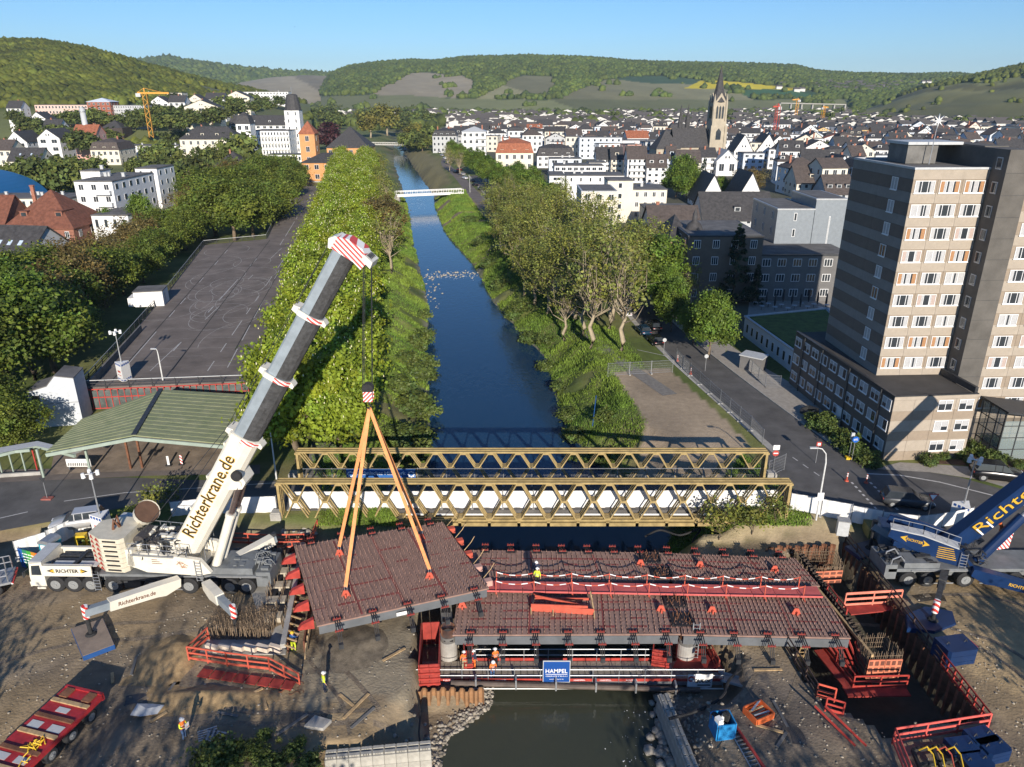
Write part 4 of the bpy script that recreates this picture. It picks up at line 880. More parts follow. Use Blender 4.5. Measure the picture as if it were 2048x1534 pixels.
# filler: the closely built town, every house its own object
rows=[(300,1560,1730),(340,1550,1760),(375,1545,1800),(408,1480,2080),(440,1560,2090),(472,1180,2090),(505,1080,2090),(540,950,2090),(578,880,2090),(620,880,2090),(670,880,2090),(725,880,2090)]
ORD=['first','second','third','fourth','fifth','sixth','seventh','eighth','ninth','tenth','eleventh','twelfth','thirteenth','fourteenth']
rg=random.Random(11);TOWN=[]
SHAPE={'gx':'eaves-fronted','gy':'gable-fronted','flat':'flat-topped','hip':'hip-roofed','mans':'mansard'}
WNAMES={m_white.name:'white',m_cream.name:'cream',m_bluew.name:'bluish',m_greyw.name:'grey',m_ochre.name:'ochre',m_pink.name:'pink'}
RNAMES={m_slate.name:'dark',m_brownroof.name:'brown',m_redroof.name:'red',m_flatroof.name:'flat grey'}
for r,(D,pa,pb)in enumerate(rows):
 px=pa+rg.uniform(0,20);n=0
 while px<pb:
  wpx=rg.uniform(8.5,16)*FPX/(D*_C+CAMH*_S);p=WY(px+wpx/2,0,D+rg.uniform(-9,9));
  a=(px+wpx/2-1024)/FPX;fwd=p.y*_C+CAMH*_S;x=a*fwd
  if D>420 and D<500 and 1330<px<1480:px+=wpx;continue
  if abs(px-1424)<26 and D<500:px+=wpx;continue
  w=(wpx-1)/(FPX/fwd);h=rg.uniform(8.0,12.5);rt=rg.choice(['gx','gx','gx','gy','gy','flat','flat','flat','hip','mans']);wl=rg.choice([m_white]*10+[m_cream]*3+[m_bluew]*3+[m_greyw,rg.choice([m_ochre,m_pink,m_greyw])]);rf=rg.choice([m_slate]*10+[m_brownroof]*4+[rg.choice([m_redroof,m_slate])])if rt!='flat' else m_flatroof
  n+=1
  lab=f"{WNAMES[wl.name]} {SHAPE[rt]} house with {RNAMES[rf.name]} roof, {ordinal(n)} from left in {ORD[r]} town row"
  house('town_house',lab,'house',(x,p.y,0),R(rg.choice([-14,-8,0,0,4,8,16])),w,rg.uniform(9,12),h,rt,rg.uniform(2.8,4.6),wl,rf,3,max(2,int(w/3)),group='closely built houses of the right-bank town',chim=1 if D<700 else 0,dormers=rg.choice([0,0,2])if D<700 else 0)
  TOWN.append((x,p.y));px+=wpx*rg.uniform(1.0,1.22)
# the far town: too small to tell the houses apart
m_far1=M('far_white',(.62,.60,.56),.9);m_far2=M('far_roof',(.09,.08,.075),.9)
mb=MB()
for _ in range(2600):
 D=rg.choice([rg.uniform(760,1200),rg.uniform(1000,2500),rg.uniform(1150,2500)]);px=rg.uniform(660,2080)if D>1200 else rg.uniform(900,2080);fwd=D*_C+CAMH*_S;x=(px-1024)/FPX*fwd;w=rg.uniform(9,18);h=rg.uniform(6,10.5);d=9
 z=0 if D<1500 else(D-1500)*.012
 mb.mi=0;mb.bb(x-w/2,x+w/2,D,D+d,-6,h+z);mb.mi=1
 rh=rg.uniform(2,3.6);v=[(x-w/2-.3,D-.4,h+z),(x+w/2+.3,D-.4,h+z),(x+w/2+.3,D+d+.4,h+z),(x-w/2-.3,D+d+.4,h+z)]
 if rg.random()<.6:mb.add(v+[(x-w/2-.3,D+d/2,h+z+rh),(x+w/2+.3,D+d/2,h+z+rh)],[(0,1,5,4),(2,3,4,5),(1,2,5),(3,0,4)])
 else:mb.add(v+[(x,D-.4,h+z+rh),(x,D+d+.4,h+z+rh)],[(0,4,5,3),(1,2,5,4)]);mb.mi=0;mb.add([(x-w/2,D,h+z),(x+w/2,D,h+z),(x,D,h+z+rh)],[(0,1,2)])
from mathutils.bvhtree import BVHTree
_ch=bpy.data.objects['central_hill'].data;_bv=BVHTree.FromPolygons([v.co[:]for v in _ch.vertices],[p.vertices[:]for p in _ch.polygons])
def on_hill(px,py):
 q=WY(px,py,100.0)-Vector((0,0,CAMH));r=_bv.ray_cast(Vector((0,0,CAMH)),q.normalized());return r[0]
for _ in range(110):
 px=rg.gauss(1715,52);py=rg.uniform(166,184);q=on_hill(px,py)
 if q is None:continue
 mb.mi=0;mb.bb(q.x-7,q.x+7,q.y,q.y+10,q.z-12,q.z+6);mb.mi=1;mb.add([(q.x-7.3,q.y-.4,q.z+6),(q.x+7.3,q.y-.4,q.z+6),(q.x+7.3,q.y+10,q.z+6),(q.x-7.3,q.y+10,q.z+6),(q.x-7.3,q.y+5,q.z+10),(q.x+7.3,q.y+5,q.z+10)],[(0,1,5,4),(2,3,4,5),(1,2,5),(3,0,4)])
mb.build('far_town',[m_far1,m_far2],kind='stuff',label='mass of tiny white houses filling the far valley')
# ---------------------------------------------------------------- trees
def leaves(name,centers,csize,nper,leaf,mat,cvar=0.35,flat=0.8,ctr=None):
 """leaf-sized faces gathered in clumps through the crown's volume"""
 n=len(centers);N_=n*nper
 c=np.repeat(centers,nper,0)+RNG.normal(0,1,(N_,3))*np.repeat(csize,nper)[:,None]*np.array([1,1,flat])*0.55
 ctr=centers.mean(0)if ctr is None else ctr
 out=c-ctr;out/=np.linalg.norm(out,axis=1,keepdims=True)+1e-6
 nn=out*0.7+RNG.normal(0,1,(N_,3))*0.75+np.array([0,0,.35]);nn/=np.linalg.norm(nn,axis=1,keepdims=True)
 r=RNG.normal(0,1,(N_,3));u=np.cross(nn,r);u/=np.linalg.norm(u,axis=1,keepdims=True);v=np.cross(nn,u)
 s=leaf*RNG.uniform(0.6,1.4,(N_,1));u*=s;v*=s*0.8
 co=np.stack([c-u-v*.3,c+v*.9-u*.1,c+u+v*.2,c-v*.9+u*.15],1).reshape(-1,3)
 f=np.arange(N_*4).reshape(-1,4)
 k=np.repeat(RNG.uniform(1-cvar,1+cvar,n),nper)*RNG.uniform(0.8,1.2,N_);hue=np.repeat(RNG.uniform(-.12,.16,n),nper)
 col=np.stack([k*(1+hue),k,k*(1-hue)],-1)
 return trimesh(name,co,f,mat,np.repeat(np.clip(col,0,3),4,0))
def crown_pts(n,rx,rz,zc,inner=0.35,lean=0.0,bottom=-0.75):
 P=[]
 while len(P)<n:
  d=RNG.normal(0,1,3);d/=np.linalg.norm(d);
  if d[2]<bottom:continue
  r=1-(RNG.random()**1.5)*(1-inner);w=1+0.22*math.sin(3*math.atan2(d[1],d[0])+n)
  P.append((d[0]*rx*r*w,d[1]*rx*r*w,zc+d[2]*rz*r))
 return np.array(P)
def trunk_mesh(h,r,tips,mat,split=0.35,wob=0.4,n=6,sub=0):
 mb=MB();fork=h*split;rgn=random.Random(int(h*100+len(tips)))
 tr=[Vector((0,0,-0.4))]+[Vector((rgn.gauss(0,wob*.25),rgn.gauss(0,wob*.25),fork*k/3))for k in(1,2,3)]
 top=tr[-1];tr+=[top+Vector((rgn.gauss(0,wob*.4),rgn.gauss(0,wob*.4),(h*.8-fork)*k/2))for k in(1,2)]
 mb.tube(tr,[r*1.25,r,r*.85,r*.75,r*.45,r*.12],n)
 for t in tips:
  t=Vector(t);s0=rgn.uniform(.25,.95);z0=lerp(fork*.75,max(fork,t.z*.72),s0*.8);base=Vector((0,0,z0));
  for a,b in zip(tr[:-1],tr[1:]):
   if a.z<=z0<=b.z:base=a.lerp(b,(z0-a.z)/max(.01,b.z-a.z))
  mid=base.lerp(t,.5)+Vector((rgn.gauss(0,wob),rgn.gauss(0,wob),-abs(t.z-z0)*.12));rr=r*.38*(1-.5*s0)
  mb.tube([base,base.lerp(mid,.55),mid,mid.lerp(t,.6),t],[rr,rr*.8,rr*.6,rr*.4,rr*.12],4,cap=False)
  for _ in range(sub):
   q=base.lerp(t,rgn.uniform(.5,.9));e=q+Vector((rgn.gauss(0,1),rgn.gauss(0,1),rgn.uniform(.2,1.3)))*(h*.075);mb.tube([q,q.lerp(e,.5)+Vector((rgn.gauss(0,.12),rgn.gauss(0,.12),.05)),e],[rr*.3,rr*.2,rr*.06],3,cap=False)
 return mb.mesh('trunk',mat,True)
PROTO={}
def proto(kind):
 """meshes of a few individuals of each kind: (trunk, crown, extra)"""
 if kind in PROTO:return PROTO[kind]
 out=[]
 for i in range(4 if kind in('chestnut','round','olive','bare','far')else 2):
  ex=None
  if kind=='chestnut':
   P=crown_pts(150,4.3,5.2,7.4,.45,bottom=-.85);cs=RNG.uniform(.9,1.5,150);cr=leaves('crown',P,cs,130,.2,m_leafA)
   tk=trunk_mesh(13,.38,P[::9],m_bark);Q=P[RNG.integers(0,150,170)]+RNG.normal(0,.7,(170,3));d=Q-np.array([0,0,7.0]);d/=np.linalg.norm(d,axis=1,keepdims=True);Q+=d*.7
   mb=MB()
   for q in Q[d[:,2]>-.1]:q=Vector(q);mb.tube([q,q+Vector((0,0,.22))],[.07,.015],4,cap=False)
   ex=mb.mesh('blossom',m_blossom)
  elif kind=='round':
   P=crown_pts(140,4.6,4.6,7.0,.4);cs=RNG.uniform(1.0,1.8,140);cr=leaves('crown',P,cs,125,.2,m_leafB,.5);tk=trunk_mesh(12,.35,P[::10],m_bark)
  elif kind=='lime':
   P=crown_pts(130,3.6,4.8,6.6,.4);cs=RNG.uniform(.8,1.4,130);cr=leaves('crown',P,cs,115,.185,M('lime_leaf',(0.13,0.20,0.026),0.6,var=0.35,scale=0.5,attr='Col',trans=0.3,tex='World'),.4);tk=trunk_mesh(12,.25,P[::10],m_bark,split=.25)
  elif kind=='olive':
   P=crown_pts(105,4.6,6.6,10.6,.25);cs=RNG.uniform(.9,1.7,105);cr=leaves('crown',P,cs,34,.19,m_leafC,.4);tk=trunk_mesh(17.5,.38,P[::4],m_barkp,split=.3,wob=.7,sub=2)
  elif kind=='bare':
   P=crown_pts(80,3.8,6.5,11,.2);cs=RNG.uniform(.7,1.3,80);cr=leaves('crown',P,cs,13,.22,m_leafC,.4);tk=trunk_mesh(18,.36,P[::2],m_barkp,split=.28,wob=.8,sub=3)
  elif kind=='brownish':
   P=crown_pts(110,4.4,5.0,7.4,.3);cs=RNG.uniform(.9,1.6,110);cr=leaves('crown',P,cs,85,.185,M('bronze_leaf',(0.16,0.125,0.04),0.6,var=0.4,scale=0.5,attr='Col',trans=0.25,tex='World'),.4);tk=trunk_mesh(13,.35,P[::6],m_barkp,sub=2)
  elif kind=='copper':
   P=crown_pts(120,5.2,7.5,8,.4);cs=RNG.uniform(1.2,2.0,120);cr=leaves('crown',P,cs,30,.6,m_leafR,.4);tk=trunk_mesh(15,.5,P[::12],m_bark)
  elif kind=='far':
   P=crown_pts(60,4.6,4.6,5.6,.45);cs=RNG.uniform(1.3,2.1,60);cr=leaves('crown',P,cs,17,.72,m_leafF,.45);tk=trunk_mesh(10,.35,P[::14],m_bark,n=5)
  elif kind=='fargold':
   P=crown_pts(80,7.0,8.5,12.5,.4);cs=RNG.uniform(1.8,3.0,80);cr=leaves('crown',P,cs,30,.85,M('gold_leaf',(0.15,0.145,0.03),.7,var=.4,scale=.2,attr='Col',trans=.2,tex='World'),.4);tk=trunk_mesh(20,.7,P[::8],m_barkp)
  elif kind=='spruce':
   z=RNG.uniform(.06,1,110);r=(1-z)*2.6+.15;a=RNG.uniform(0,6.28,110);P=np.stack([r*np.cos(a),r*np.sin(a),z*13],-1);cr=leaves('crown',P,np.full(110,.6)*(1.3-z),34,.24,M('needle_leaf',(0.025,0.045,0.02),.7,var=.4,attr='Col',scale=.5,tex='World'),.4,.5);tk=trunk_mesh(13,.22,[],m_bark)
  elif kind=='bush':
   P=crown_pts(34,1.5,1.1,.85,.3,bottom=-.6);cs=RNG.uniform(.35,.6,34);cr=leaves('crown',P,cs,42,.15,M('bush_leaf',(0.10,0.14,0.03),.6,var=.4,attr='Col',scale=.6,trans=.25,tex='World'),.45);tk=trunk_mesh(1.6,.06,P[::4],m_bark,n=4)
  elif kind=='sapling':
   P=crown_pts(30,1.6,1.7,2.4,.2);cs=RNG.uniform(.35,.7,30);cr=leaves('crown',P,cs,16,.13,M('sapling_leaf',(0.16,0.18,0.035),.6,var=.4,attr='Col',scale=.6,trans=.3,tex='World'),.4);tk=trunk_mesh(3.6,.06,P[::2],m_bark,n=4,split=.15)
  out.append((tk,cr,ex))
 PROTO[kind]=out;return out
HGT=dict(chestnut=12.6,round=11.6,lime=11.4,olive=17.2,bare=17.5,brownish=12.4,copper=15.5,far=10.2,fargold=21,spruce=13,bush=1.95,sapling=4.1)
def tree(kind,loc,h,label,cat='tree',group=None,wide=1.0,name=None):
 tk,cr,ex=random.choice(proto(kind));s=h/HGT[kind]
 t=thing(name or kind+'_tree',label,cat,loc,random.uniform(0,6.28),group,(s*wide,s*wide,s))
 ob('trunk',tk,t);ob('crown',cr,t)
 if ex:ob('blossom',ex,t,kind='stuff')
 return t
def plant(name,kind,pts,fmt,group,z=0.0,cat='tree',wide=1.0,jit=.08):
 """pts: (px, py, height[, kind]) bases on the ground; ordinals run left to right in the photograph"""
 for i,p in enumerate(sorted(pts)):
  q=W(p[0],p[1],z);q.z=float(gz(q.x,q.y))if z==0.0 else z
  tree(p[3]if len(p)>3 else kind,q,p[2]*random.uniform(1-jit,1+jit),fmt.format(ordinal(i+1)),cat,group,wide,name)
# the chestnut avenue: two rows running up the river
def row(a,b,step):
 A,B=W(*a),W(*b);k=int((B-A).length/step);return[A.lerp(B,i/k)for i in range(k+1)]
for nm,a,b in(('left',(596,922),(688,352)),('right',(684,902),(736,352))):
 for i,p in enumerate(row(a,b,8.2)):
  tree('chestnut',p+Vector((random.uniform(-.5,.5),random.uniform(-.8,.8),0)),random.uniform(11.6,14.0),f'flowering chestnut, {ordinal(i+1)} from the near end of the {nm} avenue row','tree','chestnut trees of the riverside avenue',1.02,'chestnut_tree')
plant('broadleaf_tree','round',[(372,500,11),(404,478,13),(432,472,15),(470,482,15),(508,474,15),(545,458,14),(572,412,14),(588,388,12),(420,440,15),(460,432,16),(500,424,16),(540,408,15),(562,384,14),(520,378,13),(470,392,14,'brownish'),(440,410,14,'brownish'),(400,430,14,'brownish'),(595,375,10),(380,455,13,'brownish')],'full green tree beyond the car park corner, {} from the left','trees behind the car park',wide=1.15)
plant('broadleaf_tree','round',[(352,512,9),(318,540,9),(288,566,10),(248,590,10),(215,615,10),(182,640,11,'brownish'),(140,645,13,'brownish'),(200,580,12,'brownish'),(248,552,12,'brownish'),(290,522,11,'brownish'),(330,500,10),(165,690,7),(130,705,9),(105,690,11),(150,600,12,'brownish'),(100,640,12)],'tree along the left edge of the car park, {} from the left','trees along the car park',wide=1.15)
plant('broadleaf_tree','round',[(-30,800,15),(20,770,15,'lime'),(70,760,14,'lime'),(112,745,12),(40,700,14,'lime'),(5,690,15),(95,690,13,'brownish'),(-60,720,15),(60,640,12),(10,640,12),(130,660,11),(-10,880,8),(38,905,6)],'big tree at the left edge beside the stair tower, {} from the left','big trees at the left edge',wide=1.2)
plant('garden_tree','far',[(25,388,12),(60,392,13),(95,395,13),(130,390,13),(162,388,13),(190,378,12),(45,372,10),(80,368,11),(118,366,12),(155,360,11),(200,362,10),(220,400,9),(270,352,8),(298,358,8),(320,380,10),(345,378,12),(372,392,12),(395,370,13),(410,350,13),(350,345,12),(330,330,12),(430,345,12),(485,345,17),(460,362,11),(520,352,9),(550,346,9),(580,350,10),(500,362,9),(540,366,10),(575,370,10),(300,330,10),(240,420,8)],'garden tree among the left-bank houses, {} from the left','garden trees on the left bank')
plant('slim_tree','lime',[(224,492,10),(295,492,14),(330,500,9),(262,512,8)],'slim tree beside the white apartment block, {} from the left','slim trees at the apartment block',wide=.8)
pts=[]
rt=random.Random(5)
for _ in range(90):pts.append((rt.uniform(-10,500),rt.uniform(226,300),rt.uniform(10,15)))
pts=[p for p in pts if not(365<p[0]<500 and p[1]>262)and not(10<p[0]<160 and 262<p[1]<300)]
plant('slope_tree','far',pts,'green tree on the slope below the wooded hill, {} from the left','trees on the left slope',wide=1.25)
pts=[(rt.uniform(590,870),rt.uniform(222,262),rt.uniform(14,20))for _ in range(48)]
pts+=[(rt.uniform(480,620),rt.uniform(214,240),rt.uniform(14,18))for _ in range(18)]
pts=[p for p in pts if abs(p[0]-790)>14 or p[1]<225]
plant('park_tree','far',pts,'tall tree in the spa park, {} from the left','trees of the spa park',wide=1.3)
plant('plane_tree','fargold',[(742,276,27),(775,268,30),(830,290,17)],'huge golden-green tree by the upper footbridge, {} from the left','huge golden trees',wide=1.1)
plant('park_tree','far',[(818,296,13),(832,300,13),(845,303,12),(855,296,14),(850,288,14),(812,290,12)],'dark green tree at the right end of the upper footbridge, {} from the left','trees at the upper footbridge')
tree('copper',W(660,300),19,'dark purple copper beech behind the orange spa house','tree',None,1.25,'copper_beech')
# right bank: street limes, then the half-bare riverside trees
plant('street_tree','lime',[(905,318,11),(922,330,11),(940,345,12),(958,352,12),(975,372,12),(998,385,12),(1022,398,12),(1048,412,12),(1075,428,11),(1100,440,11),(1035,380,12),(1065,395,12)],'green street tree along the embankment street, {} from the left','street trees',wide=1.05)
plant('riverside_tree','olive',[(985,440,13),(1010,452,14),(1035,470,15),(1062,490,15),(1085,470,15),(1105,520,16),(1080,545,15),(1115,590,16),(1160,540,17),(1180,600,17),(1225,640,17),(1150,640,17),(1265,615,16),(1290,590,15),(1200,520,15),(1310,620,13,'lime'),(1060,440,13),(1020,415,13,'bare'),(1120,455,14),(1270,560,14),(1095,620,13),(1000,500,11),(1025,540,12),(1050,580,12),(1015,475,12),(1040,515,13),(990,462,11),(1070,600,12)],'olive-leaved riverside tree on the right bank, {} from the left','half-leaved riverside trees',wide=1.12)
plant('bare_tree','bare',[(1182,694,19),(1243,702,18),(1218,660,17),(1165,668,15),(1196,640,17),(1000,460,14),(900,345,13),(920,352,13),(895,330,12),(1130,660,14)],'nearly bare tree with pale trunk beside the promenade, {} from the left','bare riverside trees',wide=1.1)
plant('bank_tree','bare',[(783,548,15),(770,500,14,'brownish'),(775,465,13,'olive'),(768,430,13,'olive'),(760,405,13,'olive'),(752,385,12,'olive'),(772,445,14,'bare'),(762,360,12,'olive')],'thin-leaved tree on the left river bank, {} from the near end','trees on the left river bank',wide=1.15)
plant('street_tree','lime',[(1418,718,11.0),(1342,664,9),(1385,690,7.5),(1330,640,9)],'bright green tree on the pavement, {} from the left','pavement trees',wide=.92)
plant('conifer','spruce',[(1465,605,15),(1508,610,8),(1406,350,9)],'dark conifer in front of the town houses, {} from the left','conifers')
plant('thin_tree','bare',[(1380,615,9),(1330,560,9)],'thin grey-green tree before the pink turret house, {} from the left','thin trees')
plant('town_tree','lime',[(1352,398,13),(1372,402,13),(1365,392,14)],'bright green tree between the terraced houses and the gables, {} from the left','bright town trees',wide=1.2)
plant('town_tree','brownish',[(1482,398,12),(1500,394,12),(1440,396,8,'lime')],'olive brown tree behind the twin dark gables, {} from the left','olive town trees',wide=1.1)
pts=[]
while len(pts)<70:
 p=(rt.uniform(960,2070),rt.uniform(217,262),rt.uniform(10,15))
 if not(1385<p[0]<1450):pts.append(p)
pts+=[(rt.uniform(1480,1720),rt.uniform(262,330),rt.uniform(7,10))for _ in range(14)]
plant('town_tree','far',pts,'green tree among the far town roofs, {} from the left','trees between the town roofs',wide=1.15)
# far woods in the valley: one mass
n=2600;D=RNG.uniform(900,2600,n);px=RNG.uniform(420,2080,n);fw=D*_C+CAMH*_S;S=RNG.uniform(5,11,n)
P=np.stack([(px-1024)/FPX*fw,D,np.maximum(0,(D-1500)*.012)+S*.4],-1);t_=RNG.uniform(.55,1.5,(n,1))
ob('valley_trees',blobs('valley_trees',P,S,m_leafF,np.array([[1,1,.9]])*t_,.9),kind='stuff',label='far trees scattered through the valley town')
# trees hugging the buildings on the slope
_sl=[(300,222,640),(322,224,636),(345,228,636),(372,228,640),(395,224,655),(420,218,690),(448,214,705),(475,212,715),(500,208,800),(530,206,860),(560,206,860),(280,210,740),(240,208,740),(200,208,740),(320,208,760),(350,208,760),(90,244,605),(115,244,605),(140,243,605),(165,243,605),(190,243,600),(215,244,600),(240,243,605),(262,243,605),(285,243,605),(30,236,590),(55,262,530),(75,264,530),(105,268,495),(125,272,495),(400,240,590),(425,240,590),(380,240,590),(440,238,590),(160,294,460),(180,294,460),(335,236,600),(360,236,600),(300,238,600),(270,250,560),(310,250,560),(340,250,560),(365,252,560),(455,226,640),(480,224,660),(510,218,700),(540,214,760)]
for i,(a,b,D_)in enumerate(sorted(_sl)):
 q=WY(a,b+3,D_);q.z-=2;tree('far',q,random.uniform(8,12.5),f'tree hiding the foot of a slope building, {ordinal(i+1)} from the left','tree','trees at the slope buildings',1.3,'slope_tree')
# bushes and scrub
plant('bush','bush',[(800,760,2.4),(815,700,2.2),(835,660,2.6),(848,640,2.0),(840,720,2.6),(825,790,2.6),(850,690,2.4),(830,840,2.6),(812,880,2.2),(790,860,2.2),(845,600,2.0),(850,780,2.2)],'willow bush on the left river bank, {} from the left','bushes on the left bank',cat='bush',wide=1.2)
plant('bush','bush',[(1000,552,2.2),(1028,600,2.2),(1060,640,2.0),(978,515,2.2),(958,480,2.2),(940,445,2.0),(1092,690,1.6),(1122,735,1.5),(1135,785,1.5),(1150,820,1.6),(1150,850,1.6),(1190,860,1.5),(1225,868,1.4),(1215,820,1.5),(1050,600,2.0),(1090,650,1.8)],'dense bush on the right river bank, {} from the left','bushes on the right bank',cat='bush',wide=1.3)
plant('shrub','bush',[(1640,858,1.6),(1665,872,1.5),(1690,895,1.6),(1712,912,1.5),(1740,930,1.3),(1625,845,1.3),(1650,848,1.5),(1676,880,1.3),(1700,905,1.3),(1725,920,1.3)],'green shrub in the strip beside the office wing, {} from the left','shrubs beside the wing',cat='bush',wide=1.2)
plant('shrub','bush',[(1855,928,1.2),(1885,920,1.0),(1920,915,1.1),(1950,905,1.3),(1975,920,1.2),(2000,925,1.2),(2025,905,1.4),(1960,880,1.2),(1940,930,.9),(1990,890,1.2),(2035,935,1.0)],'young shrub in the mulch bed by the porch, {} from the left','shrubs in the mulch bed',cat='bush')
plant('sapling','sapling',[(1440,1055,4),(1505,1050,3.6),(1550,1040,3.2),(1470,1045,2.6),(250,1068,3.6),(315,1030,3.8),(215,1078,2.8),(345,1010,2.6),(275,1040,2.4)],'thin sapling by the site fence, {} from the left','saplings by the site fence',cat='sapling',wide=1.1)
plant('shrub','bush',[(428,1524,1.5),(452,1540,1.0),(490,1528,1.0,'sapling'),(520,1520,.9),(548,1535,.8),(585,1512,.7),(620,1535,.9),(500,1500,.7),(560,1490,.6,'sapling'),(470,1500,.6),(530,1475,.6),(600,1488,.5)],'scrub bush at the lower left of the site, {} from the left','scrub at the lower left',z=ZS,cat='bush',wide=1.2)
# trees standing behind the photographer, whose shadows reach the site
for i,(x,y,h,k)in enumerate([(-37,2,15,'bare'),(-21.5,9,15,'bare'),(-15,3,16,'bare'),(-9.5,8,14,'bare'),(-43,14,14,'olive'),(-38,20,11,'brownish'),(-12,0,14,'bare'),(16,6,13,'bare'),(22,2,15,'bare'),(28,8,12,'bare'),(44,20,12,'brownish'),(51,16,13,'olive')]):
 tree(k,Vector((x,y,ZS)),h,f'tree below the viewpoint, {ordinal(i+1)} from the left','tree','trees below the viewpoint',1.1,'riverside_tree')
# grass on the river banks and verges
def grass_mass(name,P,h,cols,k=3):
 n=len(P);a=RNG.uniform(0,6.28,(n,k));hh=h[:,None]*RNG.uniform(.6,1.3,(n,k));w=hh*.22;ox=RNG.normal(0,.18,(n,k));oy=RNG.normal(0,.18,(n,k));lx=RNG.normal(0,.3,(n,k))*hh;ly=RNG.normal(0,.3,(n,k))*hh
 bx=P[:,0:1]+ox;by=P[:,1:2]+oy;bz=P[:,2:3]-.05
 v0=np.stack([bx-np.cos(a)*w,by-np.sin(a)*w,bz+0*a],-1);v1=np.stack([bx+np.cos(a)*w,by+np.sin(a)*w,bz+0*a],-1);v2=np.stack([bx+lx,by+ly,bz+hh],-1)
 co=np.stack([v0,v1,v2],2).reshape(-1,3);ob(name,trimesh(name,co,np.arange(len(co)).reshape(-1,3),m_grass,np.repeat(cols,3*k,0)),kind='stuff',label='long grass growing on the river banks')
n=130000;y=60.5+(RNG.random(n)**1.6)*260;sd=RNG.random(n)<.5;w=RNG.random(n)**1.2*np.where(sd,13,13)+.5
x=np.where(sd,xr_(y)+w,xl_(y)-w);z=gz(x,y);dry_=vnoise(x,y,6,71)
bareP=[W(*p,0)for p in[(1225,745),(1335,735),(1440,830),(1500,890),(1440,960),(1270,960),(1290,840)]]
keep=~inpoly(x,y,bareP)&(z>ZW+.15)&(dry_<.78);x,y,z,dry_=x[keep],y[keep],z[keep],dry_[keep]
t_=dry_[:,None];cl=(np.array([[.8,.95,.8]])*(1-t_)+np.array([[1.45,1.2,.9]])*t_)*RNG.uniform(.6,1.4,(len(x),1))
grass_mass('bank_grass',np.stack([x,y,z],-1),np.clip(.16+y*.0016,.2,.7)*(.5+.8*vnoise(x,y,3,72)),cl)
# ---------------------------------------------------------------- mobile cranes
m_cream_p=M('crane_cream',(0.70,0.66,0.56),.4,var=.08,scale=.8)
m_boomg=M('boom_grey',(0.25,0.29,0.32),.45,var=.15,scale=.9);m_boomd=M('boom_dark',(0.055,0.055,0.056),.8,var=.35,scale=3,bump=.4,bscale=9)
m_chas=M('chassis_grey',(0.165,0.175,0.18),.6,var=.2,scale=1.2)
m_cblue=M('crane_blue',(0.007,0.027,0.09),.35,var=.15,scale=.8)
m_text=M('letter_black',(0.02,0.018,0.015),.5);m_gold=M('letter_gold',(0.62,0.36,0.03),.5);m_brownt=M('letter_brown',(0.16,0.07,0.04),.5);m_wht=M('letter_white',(0.8,0.8,0.8),.5)
m_warn=stripes('warning_red_white',(0.58,0.07,0.06),(0.8,0.78,0.75),0.36,(1,0,.9))
m_warnz=stripes('warning_vertical',(0.62,0.04,0.03),(0.8,0.78,0.75),0.5,(.8,.8,1))
m_chrome=M('polished_rod',(0.30,0.24,0.22),.25,metal=.8)
m_rim=M('wheel_rim',(0.33,0.34,0.34),.5,metal=.4,var=.15)
def add_text2(body,parent,M4,fit,name='lettering',back=m_gold,front=m_text,d=.012,off=.02):
 text(name,body,back,parent,1.0,M4,d,bold=off,fit=fit)
 M5=M4.copy();M5.translation=M4.translation+M4.to_3x3()@Vector((0,0,d*1.2));text(name,body,front,parent,1.0,M5,d,fit=(fit[0]*.985,fit[1]*.93))
_wh={}
def wheel(parent,x,y,r=.78,w=.55,side=-1,mat=None):
 if 'tyre' not in _wh:
  mb=MB();mb.tube([(0,-.275,0),(0,-.2,0),(0,.2,0),(0,.275,0)],[.66,.78,.78,.66],18);_wh['tyre']=mb.mesh('wheel',m_black)
  mb=MB();mb.tube([(0,-.285,0),(0,-.16,0)],[.42,.36],14);mb.tube([(0,-.36,0),(0,-.15,0)],[.13,.16],8)
  for i in range(8):a=i*math.pi/4;mb.cyl((.25*math.cos(a),-.3,.25*math.sin(a)),.035,.05,5,'Y')
  _wh['rim']=mb.mesh('rim',m_rim)
 o=ob('wheel',_wh['tyre'],parent,(x,y,r),0 if side<0 else math.pi,scale=(r/.78,w/.55,r/.78));ob('rim',_wh['rim'],o);return o
def boom_section(axis0,a,s,n,t0,t1,w,h,mats,parent,name):
 """rounded-belly telescopic box; slot 0 upper flanks, slot 1 belly"""
 prof=[(w*.42,h*.5),(w*.5,h*.42),(w*.5,h*.06),(w*.46,-h*.16),(w*.33,-h*.37),(w*.13,-h*.49),(-w*.13,-h*.49),(-w*.33,-h*.37),(-w*.46,-h*.16),(-w*.5,h*.06),(-w*.5,h*.42),(-w*.42,h*.5)]
 mb=MB();k=len(prof);A=[axis0+a*t0+s*p[0]+n*p[1]for p in prof];B=[axis0+a*t1+s*p[0]+n*p[1]for p in prof]
 o=len(mb.v);mb.v+=[tuple(v)for v in A+B]
 for i in range(k):
  mb.f.append((i,(i+1)%k,k+(i+1)%k,k+i));mb.m.append(1 if 2<=i<=8 else 0)
 mb.f.append(tuple(range(k))[::-1]);mb.m.append(0);mb.f.append(tuple(range(k,2*k)));mb.m.append(0)
 return mb.build(name,mats,parent,world=True)
